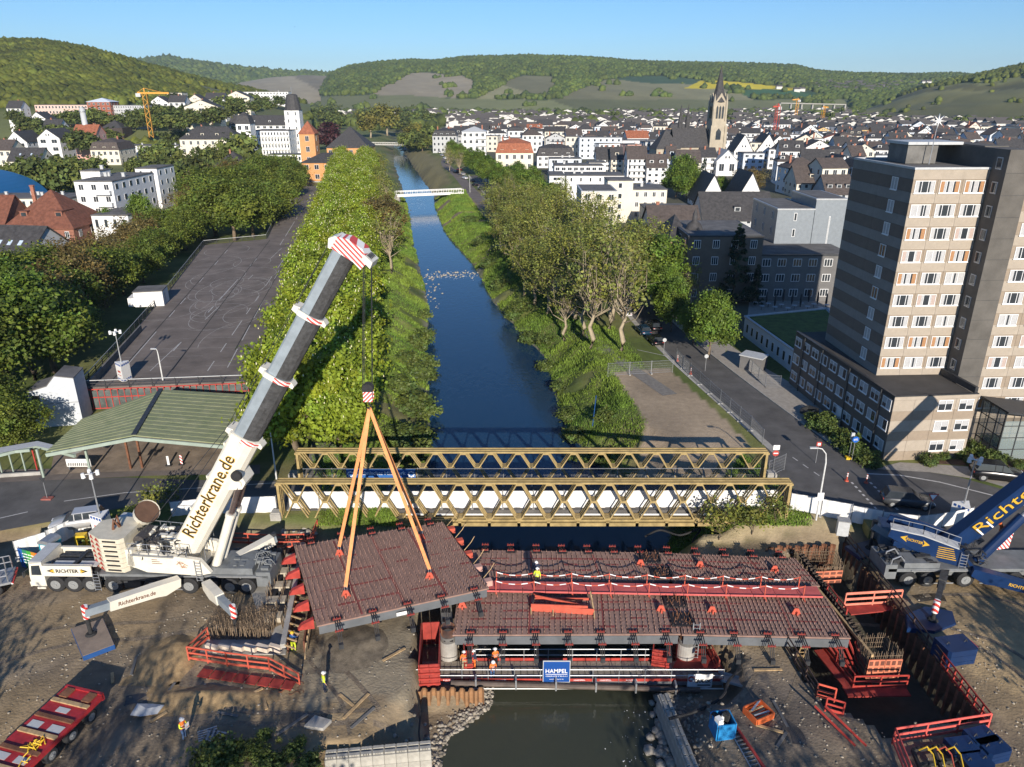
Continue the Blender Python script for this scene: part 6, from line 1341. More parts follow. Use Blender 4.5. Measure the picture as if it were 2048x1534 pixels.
NZ0,NZ1=WY(1024,1036,61.6).z,WY(1024,962,61.6).z;FZ0,FZ1=WY(1024,963,68.0).z,WY(1024,901,68.0).z
truss(61.6,NX0,NX1,NZ0,NZ1);truss(68.0,FX0,FX1,FZ0,FZ1)
mb=MB();mb.bb(NX0-3.2,NX1-1.2,-2.3,2.6,-.42,.05);mb.build('deck',m_asph,TB_)
mb=MB()
for k in range(NP+1):x=lerp(NX0,NX1,k/NP)-2.2;mb.bb(x-.15,x+.15,-3.6,3.9,-.95,-.43)
mb.build('cross_beam',m_tr,TB_,kind='stuff')
mb=MB();mb.bb(NX0-2.2,NX1-2.2,-3.6,-3.35,NZ0-.55,NZ0-.2);mb.build('edge_beam',m_tr,TB_)
mb=MB();mb.bb(NX0-2,NX1-2.4,3.0,3.12,.1,.24);mb.build('blue_pipe',M('pipe_blue',(.03,.14,.42),.4),TB_)
mb=MB();mb.bb(NX0-1.5,NX1-5,-2.66,-2.46,-.38,-.2);mb.build('white_pipe',m_whitep,TB_)
# site-fence panels tied along the bridge: white tarpaulin on the near side, open mesh on the far side
_fp={}
def fence_panel(kind):
 if kind in _fp:return _fp[kind]
 w,h=3.0,1.9;fr=MB()
 for x in(-w/2,w/2):fr.tube([(x,0,0),(x,0,h+.1)],.03,5)
 for z in(.12,h):fr.tube([(-w/2,0,z),(w/2,0,z)],.022,4)
 inn=MB()
 if kind=='tarp':
  n_=9;P=[(-w/2+.04+(w-.08)*i/n_,.05*math.sin(i*1.9),z)for z in(.1,h-.02)for i in range(n_+1)];inn.add(P,[(i,i+1,n_+2+i,n_+1+i)for i in range(n_)])
  m2=inn.mesh('tarpaulin',m_tarp)
 else:
  for i in range(20):x=-w/2+w*i/20;inn.beam((x,0,.12),(x,0,h),.012,.012,(1,0,0))
  for z in(.45,.8,1.15,1.5):inn.beam((-w/2,0,z),(w/2,0,z),.014,.014)
  m2=inn.mesh('wire_mesh',m_grey)
 _fp[kind]=(fr.mesh('fence_frame',m_grey),m2);return _fp[kind]
ft=MB();ft.bb(-.35,.35,-.12,.12,0,.13);foot_me=ft.mesh('foot_block',M('foot_grey',(.35,.35,.34),.9))
def fence_line(name,label,pts,kind,group=None,n=None,lean=0.0):
 pts=[Vector(p)for p in pts];t=thing(name,label,'fence',pts[0],group=group);org=t.location.copy();fr,inn=fence_panel(kind)
 for a,b in zip(pts[:-1],pts[1:]):
  l=(b-a).length;k=max(1,round(l/3.0))
  for i in range(k):
   c=a.lerp(b,(i+.5)/k);rz=math.atan2(b.y-a.y,b.x-a.x);sx=l/k/3.0*.985
   p=ob('fence_panel',fr,t,c-org,0,rot=(lean,0,rz),scale=(sx,1,1));ob('tarpaulin' if kind=='tarp' else 'wire_mesh',inn,p)
   ob('foot_block',foot_me,t,a.lerp(b,i/k)-org,rz+1.57)
 return t
fence_line('tarpaulin_fence','site fence hung with white tarpaulin inside the near truss',[(NX0+.3,62.6,-.05),(NX1-.3,62.9,-.05)],'tarp',lean=R(-4))
fence_line('mesh_fence','open wire fence inside the far truss',[(FX0+.5,67.2,.05),(FX1-.5,67.3,.05)],'mesh')
fence_line('tarpaulin_fence','white tarpaulin fence between the road and the white crane',[W(345,1040,-.4),W(400,1032,-.3),W(480,1030,-.2),W(556,1026,-.1)],'tarp')
fence_line('tarpaulin_fence','white tarpaulin fence left of the yellow box, behind the portable toilet',[W(35,1120,-.8),W(100,1100,-.8),W(150,1072,-.6),W(185,1058,-.5)],'tarp')
fence_line('tarpaulin_fence','white tarpaulin fence curving from the bridge end to the blue crane',[W(1578,1020,0),W(1640,1032,-.1),W(1700,1045,-.2),W(1760,1058,-.3),W(1830,1068,-.4),W(1880,1062,-.4),W(1940,1050,-.4)],'tarp')
bn=thing('banner','blue banner with white lettering on the fence of the far truss','banner',WY(762,948,67.0));s_=scale_at(bn.location);bw=138/s_;bh=19/s_
mb=MB();mb.bb(-bw/2,bw/2,-.03,.03,-bh/2*1.1,bh/2*1.1);mb.build('cloth',M('banner_blue',(.02,.11,.34),.6),bn)
text('lettering','Technisches Hilfswerk',m_wht,bn,1,wm(bn)@facing(0,-.035,.12),.008,bold=.02,fit=(bw*.72,bh*.42))
mb=MB()
for sx in(-1,1):
 for i in range(8):a=i*math.pi/4;mb.box((sx*bw*.44+.28*math.cos(a),-.035,.28*math.sin(a)),(.16,.02,.16))
mb.build('gear_emblem',m_wht,bn)
# abutment blocks of the truss bridge
for lab,px in(('concrete block carrying the near left end of the truss bridge',(555,1042)),('concrete block carrying the near right end of the truss bridge',(1590,1022)),('pale concrete block at the far right end of the truss bridge',(1540,962)),('pale concrete block at the far left end of the truss bridge',(590,962))):
 c=W(*px,-.5);t=thing('bearing_block',lab,'concrete block',c);mb=MB();mb.bb(-.5,.5,-.45,.45,-.8,1.0);mb.prism([(-.42,-.38),(.42,-.38),(.42,.38),(-.42,.38)],1.0,1.12);mb.build('block',m_conc,t)
# white footbridges upstream
def footbridge(label,A,B,w,mat):
 A,B=Vector(A),Vector(B);t=thing('footbridge',label,'footbridge',A.lerp(B,.5));d=(B-A).normalized();sd=Vector((-d.y,d.x,0));l=(B-A).length
 mb=MB();mb.beam(A,B,w,.45);mb.build('deck',mat,t,world=True)
 k=int(l/2.0);po=MB().beam((0,0,0),(0,0,1.7),.14,.14,(1,0,0)).mesh('post',mat);org=t.location.copy()
 for sg in(-1,1):
  for z in(.3,1.7):mb=MB();mb.beam(A+sd*sg*w/2+Vector((0,0,z)),B+sd*sg*w/2+Vector((0,0,z)),.18,.2);mb.build('rail',mat,t,world=True)
  mb=MB()
  for i in range(k*3):p=A.lerp(B,i/(k*3))+sd*sg*w/2;mb.beam(p+Vector((0,0,.35)),p+Vector((0,0,1.65)),.04,.04,(1,0,0))
  mb.build('baluster',mat,t,world=True,kind='stuff')
  for i in range(k+1):ob('post',po,t,A.lerp(B,i/k)+sd*sg*w/2-org)
 for e in(A.lerp(B,.02),A.lerp(B,.98)):mb=MB();mb.box(e+Vector((0,0,-1.8)),(2.0,w,3.4));mb.build('abutment',m_conc,t,world=True)
footbridge('white lattice footbridge across the river in the middle distance',W(792,392,.3),W(925,386,.3),3.0,m_whitep)
footbridge('pale farther footbridge across the river by the spa',W(735,289,.5),W(812,290,.5),4.0,M('aged_white',(.55,.53,.48),.7))
# ---------------------------------------------------------------- steel deck segments of the new bridge
m_plate=M('deck_plate',(0.285,0.178,0.14),.85,var=.22,scale=1.1,bump=.25,bscale=6,detail=8)
m_prim=M('red_primer',(0.24,0.065,0.055),.8,var=.3,scale=1.5)
m_stud=M('stud_steel',(0.28,0.17,0.135),.7,var=.3,scale=2)
m_girder=M('girder_grey',(0.12,0.128,0.137),.55,var=.15,scale=.8)
m_brk=M('bracket_black',(0.022,0.02,0.022),.7,var=.2)
def deck_segment(label,quad,z,nrow,tooth=.42,near=True,far=True,seams=2,lugs=(),stud_h=.26,nb=None,holes=()):
 """quad: far-left, far-right, near-right, near-left pixels of the plate at level z"""
 FL,FR,NR,NL=[W(*p,z)if len(p)==2 else Vector(p)for p in quad]
 def Q(u,v):return NL.lerp(NR,u).lerp(FL.lerp(FR,u),v)
 c=Q(.5,.5);t=thing('bridge_segment',label,'bridge segment',c,group='steel deck segments of the new bridge')
 mb=MB();th=.12;a=[NL,NR,FR,FL];mb.add([p for p in a]+[p-Vector((0,0,th))for p in a],[(0,1,2,3),(7,6,5,4),(0,4,5,1),(1,5,6,2),(2,6,7,3),(3,7,4,0)]);mb.build('deck_plate',m_plate,t,world=True)
 lw=(NR-NL).length;lv=(FL-NL).length;ud=(NR-NL).normalized()
 mb=MB();ms=MB();nv=int(lv/tooth)
 for i in range(nrow+1):
  u=(i+.5)/(nrow+1);p,q=Q(u,.01),Q(u,.99);mb.beam(p+Vector((0,0,.03)),q+Vector((0,0,.03)),.04,.06)
  for j in range(nv):
   s=Q(u,(j+.5)/nv)+ud*random.uniform(-.03,.03);h=stud_h*random.uniform(.8,1.2);w_=.034
   ms.add([s+Vector((-w_,-w_,0)),s+Vector((w_,-w_,0)),s+Vector((0,w_,0)),s+Vector((random.uniform(-.02,.02),0,h))],[(0,1,3),(1,2,3),(2,0,3)])
 mb.build('rib',M('rib_dark',(.11,.065,.052),.8,var=.3),t,world=True,kind='stuff');ms.build('stud',m_stud,t,world=True,kind='stuff')
 for v in(.17,.36,.55,.74):
  mb=MB();k=14
  for i in range(k):
   if random.random()<.35:continue
   a,b=Q(i/k,v),Q((i+1)/k,v);mb.beam(a+Vector((0,0,.004)),b+Vector((0,0,.004)),random.uniform(.06,.3),.006)
  if mb.v:mb.build('primer_stripe',m_prim,t,world=True,kind='stuff')
 for i in range(1,seams+1):mb=MB();mb.beam(Q(i/(seams+1),.02)+Vector((0,0,.006)),Q(i/(seams+1),.98)+Vector((0,0,.006)),.22,.01);mb.build('weld_seam',m_prim,t,world=True)
 for v in(.02,.2,.4,.6,.8,.98):mb=MB();mb.beam(Q(.01,v)-Vector((0,0,.5)),Q(.99,v)-Vector((0,0,.5)),.3,.74);mb.build('girder',m_girder if v in(.02,.98)else m_prim,t,world=True)
 nbk=nb or int(lw/2.25);
 bk=MB()
 for x in(-.16,0,.16):bk.mi=0;bk.beam((x,.25,.08),(x,-1.05,-.12),.06,.07);bk.beam((x*.8,-1.05,-.12),(x*.8,-1.5,-.75),.05,.06)
 bk.mi=1
 for y,zz in((.15,.12),(-1.0,-.08)):bk.bb(-.3,.3,y-.05,y+.05,zz-.05,zz+.05);[bk.tube([(x,y,zz),(x,y,zz+.18)],.025,4)for x in(-.24,0,.24)]
 bk.mi=0;bk.bb(-.42,.42,.1,.45,.02,.09);bk.mi=2;bk.bb(-.17,.17,-1.75,-1.45,-1.15,-.75);bkm=bk.mesh('edge_bracket',[m_brk,M('bracket_red',(.27,.045,.035),.7),m_dark])
 angn=math.atan2(ud.y,ud.x);
 for i in range(nbk):
  u=(i+.55)/nbk
  if near:ob('edge_bracket',bkm,t,Q(u,0)-c,angn)
  if far:ob('edge_bracket',bkm,t,Q(u,1)-c,angn+math.pi)
 for(px,py)in lugs:
  p=W(px,py,z);lg=MB();lg.extr([(-.38,0),(.38,0),(.16,.55),(-.16,.55)],(-.02,-.05,0),(1,0,0),(0,0,1),(0,1,0),.1);lg.bb(-.05,.05,-.3,.3,0,.3);lg.build('lifting_lug',m_redo,t,p-c)
 return t,Q
ZD2=-.45
deck_segment('right part of the far deck strip, behind the red walkway',[(1305,1105),(1590,1116),(1640,1172),(1344,1161)],ZD2,34,near=False,lugs=[(1280+120,1133),(1549,1142)])
deck_segment('left part of the far deck strip, behind the red walkway',[(942,1100),(1303,1105),(1341,1161),(925,1166)],ZD2,36,near=False,lugs=[(1281,1130)])
deck_segment('left part of the near deck strip, between the lifted segment and the round pier',[(916,1186),(1346,1182),(1361,1268),(905,1270)],ZD2,40,far=False,lugs=[(925,1215),(1322,1222)])
deck_segment('right part of the near deck strip, ending at the right abutment',[(1349,1182),(1652,1194),(1702,1276),(1364,1269)],ZD2,36,far=False,lugs=[(1424,1224),(1592,1228)])
# the lifted segment hangs level from four slings
LQ=[(588,1092),(886,1044),(978,1176),(634,1252)];ZL=1.0
LS=[(680,1110),(693,1192),(860,1156),(843,1078)]
t,QL=deck_segment('segment hanging level from four orange slings above the left abutment',LQ,ZL,34,lugs=LS,seams=3,tooth=.36,stud_h=.3)
NLp,NRp=W(634,1252,ZL),W(978,1176,ZL);dd=(NRp-NLp).normalized();nn=Vector((dd.y,-dd.x,0))
mb=MB();mb.beam(NLp.lerp(NRp,.44)+nn*.16-Vector((0,0,.45)),NLp.lerp(NRp,.50)+nn*.16-Vector((0,0,.45)),.03,.3);mb.build('sign_plate',m_whitep,t,world=True)
for i in range(5):
 v=.08+i*.2;p=QL(0,v)-dd*.1;mb=MB();mb.add([p+Vector((0,0,-.05)),p+Vector((0,0,-.9)),p-dd*1.2+Vector((0,0,-.75)),p-dd*.9+Vector((0,0,-.35)),p+nn*-.35+Vector((0,0,-.05)),p+nn*-.35+Vector((0,0,-.9)),p-dd*1.2+nn*-.35+Vector((0,0,-.75)),p-dd*.9+nn*-.35+Vector((0,0,-.35))],[(0,1,2,3),(7,6,5,4),(0,3,7,4),(1,5,6,2),(2,6,7,3),(0,4,5,1)]);mb.build('girder_end',m_red,t,world=True)
 q=QL(1,v+.05)+dd*.1;mb=MB();mb.beam(q-Vector((0,0,.5)),q+dd*.7-Vector((0,0,.5)),.5,.5);mb.build('girder_end',m_redo if i>1 else M('primer_pale',(.5,.3,.25),.8),t,world=True)
 mb=MB();mb.tube([q,q+dd*.5+Vector((.1,.3,.5)),q+dd*.6+Vector((.3,.6,.9))],.035,4);mb.build('loose_bar',m_wood,t,world=True)
m_sling=M('sling_orange',(0.74,0.30,0.115),.8,var=.15,scale=2)
for(px,py),lab in zip(LS,['orange sling to the far left lug of the hanging segment','orange sling to the near left lug of the hanging segment','orange sling to the near right lug of the hanging segment','orange sling to the far right lug of the hanging segment']):
 b=W(px,py,ZL)+Vector((0,0,.5));a=HB+Vector((0,0,-1.05));sl=thing('lifting_sling',lab,'sling',b,group='orange lifting slings')
 sd=(b-a).normalized().cross(Vector((0,1,0))).normalized()
 for o_ in(-.11,.11):mb=MB();mb.beam(a+sd*o_*.4,b+Vector((0,0,.35))+sd*o_*.5,.17,.06,(0,1,0));mb.build('webbing',m_sling,sl,world=True)
 mb=MB();mb.tube([b+Vector((-.09,0,0)),b+Vector((-.1,0,.3)),b+Vector((0,0,.42)),b+Vector((.1,0,.3)),b+Vector((.09,0,0))],.035,5);mb.build('shackle',m_grey,sl,world=True)
# red walkway laid across the deck between the strips
WK=thing('walkway','red plank walkway with posts and barrier tape along the middle of the new deck','walkway',W(1300,1170,-.1));org=WK.location.copy()
wa,wb=W(955,1172,-.1),W(1640,1184,-.1);dw=wb-wa;wl=dw.length;dw/=wl;nw_=Vector((-dw.y,dw.x,0));kp=15
pm=MB();pm.bb(-wl/kp/2+.02,wl/kp/2-.02,-.7,.7,-.03,.03);pm.bb(-wl/kp/2+.02,wl/kp/2-.02,-.73,-.7,-.03,.14);pme=pm.mesh('walk_panel',M('walkway_red',(.52,.11,.10),.65,var=.15,scale=1));pom=MB();pom.beam((0,0,-.3),(0,0,1.05),.07,.07,(1,0,0));pom.beam((0,0,0),(.14,-.35,-.45),.05,.05);pome=pom.mesh('post',m_redo)
for i in range(kp):ob('walk_panel',pme,WK,wa+dw*wl*(i+.5)/kp-org,math.atan2(dw.y,dw.x))
for i in range(9):
 for sg in(-1,1):ob('post',pome,WK,wa+dw*wl*(i+.5)/9+nw_*sg*.6-org,0 if sg<0 else math.pi)
for sg in(-1,1):
 mb=MB()
 for i in range(8):
  a=wa+dw*wl*(i+.5)/9+nw_*sg*.6+Vector((0,0,.95));b=wa+dw*wl*(i+1.5)/9+nw_*sg*.6+Vector((0,0,.95))
  for j in range(6):
   u,v=j/6,(j+1)/6;p=a.lerp(b,u)-Vector((0,0,1.1*u*(1-u)));q=a.lerp(b,v)-Vector((0,0,1.1*v*(1-v)));mb.mi=j%2;mb.beam(p,q,.02,.08)
 mb.build('barrier_tape',[m_wht,m_redo],WK,world=True)
RF=thing('loose_guardrail','red railing frame lying on the near deck strip','railing',W(1128,1215,ZD2));mb=MB()
fa,fb=W(1062,1216,ZD2+.3),W(1188,1224,ZD2+.3);fc,fd=W(1070,1198,ZD2+.3),W(1180,1198,ZD2+.3)
mb.beam(fa,fb,.06,.55,(0,0,1));mb.build('toe_board',m_redo,RF,world=True)
for p,q in((fc,fd),(fc+Vector((0,0,.3)),fb+Vector((-.6,.3,.3))),(fa+Vector((0,0,.3)),fa.lerp(fb,.9)+Vector((0,0,.45)))):mb=MB();mb.beam(p,q,.08,.2);mb.build('rail',m_redo,RF,world=True)
for p,q in((fa,fc),(fb,fd+Vector((0,0,.7))),(fa.lerp(fb,.35),fc.lerp(fd,.4))):mb=MB();mb.beam(p,q,.1,.1);mb.beam(p,p-Vector((0,.5,.2)),.08,.08);mb.build('leg',m_wood,RF,world=True)
# pier heads: reinforcement gaps, round columns
for i,(px,py)in enumerate([(1300,1116),(1322,1147),(1348,1202),(1362,1240)]):
 c=W(px,py,ZD2);t=thing('pier_opening','open steel-lined pocket with rusty reinforcement in the deck joint, '+ordinal(i+1)+' from the far side','pier pocket',c,group='open pockets over the pier')
 mb=MB();mb.bb(-.75,.75,-.8,.8,-.4,.1);mb.bb(-.85,-.75,-.8,.8,-.4,.25);mb.bb(.75,.85,-.8,.8,-.4,.25);mb.build('lining_shade',m_brk,t);mb=MB()  # solid dark box paints the shade inside the opening, between side plates
 for _ in range(22):x,y=random.uniform(-.7,.7),random.uniform(-.7,.7);mb.tube([(x,y,.05),(x+random.gauss(0,.15),y+random.gauss(0,.15),random.uniform(.2,.7))],.022,4)
 mb.build('rebar',m_rust,t,kind='stuff')
ZP=-3.0
for lab,px,pt,rr in(('round concrete pier column with rebar crown, left side of the platform',(898,1312),1268,17),('round concrete pier column beside the aluminium ladder',(1370,1312),1275,18)):
 c=W(*px,ZP);s_=scale_at(c);t=thing('pier_column',lab,'pier',c);h=WY(px[0],pt,c.y).z-ZP;r=rr/s_
 mb=MB();mb.tube([(0,0,-2),(0,0,h*.72),(0,0,h*.78)],[r,r,r*.97],22);mb.build('shaft',m_conc,t,smooth=False);mb=MB();mb.tube([(0,0,h*.78),(0,0,h)],[r*.93,r*.93],22);mb.build('cast_top',m_conc_d,t)
 mb=MB()
 for i in range(40):a=i*.157;mb.tube([(r*.8*math.cos(a),r*.8*math.sin(a),h*.9),(r*.82*math.cos(a),r*.82*math.sin(a),h+.7)],.02,3)
 mb.build('rebar',m_rust,t,kind='stuff')
def ladder(name,label,a,b,w=.5,mat=None,steps=None,up=(1,0,0)):
 a,b=Vector(a),Vector(b);t=thing(name,label,'ladder',a);sd=Vector(up)*w/2;k=steps or int((b-a).length/.3);org=a
 for s in(-1,1):mb=MB();mb.beam(a+sd*s,b+sd*s,.07,.07);mb.build('stile',mat or m_grey,t,world=True)
 d=(b-a);rg_=MB();rg_.beam(-sd,sd,.04,.04);me=rg_.mesh('rung',mat or m_grey)
 for i in range(k):ob('rung',me,t,d*(i+.5)/k)
 return t
ladder('aluminium_ladder','aluminium ladder leaning against the right pier column',W(1388,1318,ZP),WY(1394,1246,W(1388,1318,ZP).y+.25),.5)
# ---------------------------------------------------------------- construction site
def sheet_piles(label,a,b,ztop,depth,pitch=.75,group='sheet pile walls',sag=0.0,mat=None):
 a,b=Vector(a),Vector(b);a.z=b.z=0;l=(b-a).length;k=max(1,int(l/pitch));d=(b-a)/l;n_=Vector((-d.y,d.x,0));rz=math.atan2(d.y,d.x)
 t=thing('sheet_pile_wall',label,'pile wall',(a.x,a.y,ztop),rz,group)
 p=l/k;P=[(-p/2,-.18),(-p*.22,-.18),(-p*.05,.18),(p*.28,.18),(p*.5,-.0)]
 mb=MB();w=.05;q=P+[(x,y+w)for x,y in P[::-1]];mb.prism(q,-depth,0);me=mb.mesh('pile',mat or m_rust)
 for i in range(k):ob('pile',me,t,(p*(i+.5),0,-random.uniform(0,.12)),0)
 return t
def red_rail(label,pts,h=1.1,mat=None,toe=True,group='red site guard rails',post=2.0,name='guard_rail',bw=.13):
 pts=[Vector(p)for p in pts];t=thing(name,label,'guard rail',pts[0],group=group);m=mat or m_redo
 po=MB();po.beam((0,0,-.1),(0,0,h),.1,.1,(1,0,0));pom=po.mesh('post',m);org=t.location.copy()
 for a,b in zip(pts[:-1],pts[1:]):
  k=max(1,round((b-a).length/post))
  for i in range(k+1):ob('post',pom,t,a.lerp(b,i/k)-org)
  for z,hh in((h*.97,bw),(h*.52,bw))+(((.12,.2),)if toe else()):mb=MB();mb.beam(a+Vector((0,0,z)),b+Vector((0,0,z)),.05,hh);mb.build('rail',m,t,world=True)
 return t
# --- scaffold work platform below the deck
PA,PB=W(822,1352,ZP),W(1442,1352,ZP)
pf=thing('work_platform','scaffold work platform with plank floor and steel rails spanning the water','scaffold',PA.lerp(PB,.5));org=pf.location.copy();py0,py1=PA.y-.5,PA.y+1.55;pl_=PB.x-PA.x
m_plank=M('weathered_plank',(.27,.235,.19),.9,var=.35,scale=2.5,bump=.3);npk=48
pkm=MB().bb(-pl_/npk/2+.02,pl_/npk/2-.02,0,py1-py0,-.05,0).mesh('plank',m_plank)
for i in range(npk):ob('plank',pkm,pf,(PA.x+pl_*(i+.5)/npk-org.x,py0-org.y,random.uniform(-.012,.012)),random.uniform(-.006,.006))
xs0,xs1=W(950,1340,ZP).x,W(1343,1340,ZP).x
for y,z in((py0-.05,0),(py1+.05,0)):
 x0,x1=(PA.x,PB.x)if y<py0 else(xs0,xs1);k=12 if y<py0 else 8;po=MB().tube([(0,0,-.5),(0,0,1.15)],.035,5).mesh('post',m_grey)
 for i in range(k+1):ob('post',po,pf,(lerp(x0,x1,i/k)-org.x,y-org.y,0))
 for zz in(.55,1.1):ob('rail',MB().tube([(x0-org.x,y-org.y,zz),(x1-org.x,y-org.y,zz)],.035,5).mesh('rail',m_grey),pf)
 ob('toe_board',MB().bb(x0-org.x,x1-org.x,y-org.y-.02,y-org.y+.02,.02,.26).mesh('toe_board',m_red),pf)
 for i in range(k):
  if y<py0 and i in(1,2,3,6,7,8):text('lettering','HAMPEL',m_wht,pf,1,facing(lerp(x0,x1,(i+.5)/k),y-.025,ZP+.14),.005,fit=(.85,.13))
for y in(py0+.1,py1-.1):ob('bearer',MB().bb(-pl_/2,pl_/2,y-org.y-.1,y-org.y+.1,-.4,-.06).mesh('bearer',m_grey),pf)
ob('lower_rail',MB().tube([(-pl_/2,py0-org.y-.3,-.45),(pl_/2,py0-org.y-.3,-.45)],.05,5).mesh('lower_rail',m_whitep),pf)
c=WY(1113,1343,py0-.2);s_=scale_at(c);sg=thing('company_sign','blue company sign board on the front rail of the work platform','sign',c);w,h=52/s_,44/s_/.86
ob('board',MB().bb(-w/2,w/2,-.03,.03,-h/2,h/2).mesh('board',M('sign_blue',(.012,.07,.28),.4,var=.03)),sg)
mb=MB();mb.bb(-w/2-.05,w/2+.05,-.045,.04,h/2,h/2+.06);mb.bb(-w/2-.05,w/2+.05,-.045,.04,-h/2-.06,-h/2);mb.bb(-w/2-.05,-w/2,-.045,.04,-h/2,h/2);mb.bb(w/2,w/2+.05,-.045,.04,-h/2,h/2);mb.build('frame',m_lgrey,sg)
text('lettering','HAMPEL',m_wht,sg,1,facing(c.x,c.y-.035,c.z+h*.04),.008,bold=.01,fit=(w*.84,h*.2));text('lettering','GERÜSTBAU',m_wht,sg,1,facing(c.x,c.y-.035,c.z-h*.21),.006,fit=(w*.84,h*.06));text('lettering','www.hampelgmbh.de',m_wht,sg,1,facing(c.x,c.y-.035,c.z-h*.37),.006,fit=(w*.55,h*.06))
mb=MB();mb.bb(-w*.42,w*.42,-.036,-.03,-h*.135,-h*.115);mb.build('line',m_wht,sg)
c=WY(1400,1362,py0-.3);bn=thing('company_banner','white company banner with red ring emblem hanging on the right end of the platform','banner',c);w,h=50/s_,34/s_
mb=MB();k=8;mb.add([(-w/2+w*i/k,-.04*math.sin(i*1.4),z)for z in(-h/2,h/2)for i in range(k+1)],[(i,i+1,k+2+i,k+1+i)for i in range(k)]);mb.build('cloth',m_tarp,bn)
text('lettering','QUECK',m_text,bn,1,facing(c.x+w*.1,c.y-.06,c.z+.02),.008,bold=.02,fit=(w*.66,h*.26))
mb=MB();mb.tube([(-w*.36+.2*math.cos(a*.5),-.07,h*.2+.2*math.sin(a*.5))for a in range(11)],.06,5);mb.build('emblem',m_red,bn)
mb=MB();mb.bb(-w*.1,w*.42,-.07,-.06,-h*.3,-h*.22);mb.build('line',m_text,bn)
t=thing('steel_pipe','long brown steel beam in front of the platform above the water','beam',WY(1160,1374,py0-.5));mb=MB();a,b=WY(902,1366,py0-.5),WY(1400,1380,py0-.5);mb.tube([a,b],.2,10);mb.build('pipe',M('brown_steel',(.10,.075,.06),.6,var=.3),t,world=True)
for i in range(6):q=a.lerp(b,.1+.16*i);ob('bracket',MB().bb(-.06,.06,-.25,.3,-.25,.6).mesh('bracket',m_grey),t,q-t.location)
# gangway at the right end
t=thing('gangway','short aluminium gangway leading off the right end of the platform','ramp',W(1440,1352,ZP));mb=MB();mb.beam(W(1440,1352,ZP+.1),W(1522,1375,ZP+.5),.9,.12);mb.build('deck',m_grey,t,world=True)
for sgn in(-1,1):mb=MB();mb.beam(W(1440,1352,ZP+.2)+Vector((0,sgn*.45,0)),W(1522,1375,ZP+.6)+Vector((0,sgn*.45,0)),.06,.2);mb.build('side_rail',m_lgrey,t,world=True)
# red formwork towers at both ends of the platform
def formwork(label,px,z0,z1,w,d,rz=0,mat=None,parts=3):
 c=W(*px,z0);t=thing('formwork',label,'formwork',c,R(rz),'red formwork');m=mat or M('formwork_red',(.30,.04,.03),.8,var=.3,scale=1.2)
 for i in range(parts):x0=-w/2+w*i/parts;ob('panel',MB().bb(x0+.015,x0+w/parts-.015,0,.08,0,z1-z0).mesh('panel',m),t,(0,-d/2,0));ob('panel',MB().bb(x0+.015,x0+w/parts-.015,0,.08,0,z1-z0).mesh('panel',m),t,(0,d/2,0))
 for x in(-w/2-.1,w/2):ob('side_panel',MB().bb(x,x+.08,-d/2,d/2,0,z1-z0).mesh('side_panel',m),t)
 for i in range(4):z=(z1-z0)*(.15+.23*i);ob('waler',MB().bb(-w/2-.12,w/2+.12,-d/2-.12,-d/2-.02,z,z+.12).mesh('waler',m_red),t)
 return t
formwork('dark red steel trough standing left of the left pier column',(862,1330),ZP,-.9,1.35,4.6,4,parts=2)
formwork('narrow red shutter right of the left pier column',(936,1312),ZP,-1.2,.5,3.0,6,parts=1)
formwork('red shutter panels left of the right pier column',(1322,1312),ZP,-1.4,1.1,2.6,-14,parts=3)
t=thing('steel_plate','red steel base plate around the right pier column','plate',W(1395,1335,ZP));mb=MB();q=[W(*p,ZP)for p in[(1345,1338),(1365,1300),(1425,1300),(1448,1345)]];mb.prism([(p.x,p.y)for p in q],ZP+.02,ZP+.12);mb.build('plate',M('formwork_red',(.30,.04,.03),.8),t,world=True)
red_rail('red rail leaning along the base plate of the right pier',[W(1412,1300,ZP),W(1436,1345,ZP)],1.2,post=1.0)
t=thing('concrete_beam','narrow pale concrete pier beam behind the left column','beam',W(898,1262,ZP));mb=MB();mb.beam(W(898,1290,-1.6),W(890,1195,-1.6),.9,.9);mb.build('beam',m_conc,t,world=True)
for i in range(5):mb=MB();p=W(898,1290,-1.1).lerp(W(890,1195,-1.1),.1+.2*i);mb.box(p,(.7,.35,.1));mb.build('recess_shade',m_brk,t,world=True)  # black plates on the beam paint the shade of its hollows
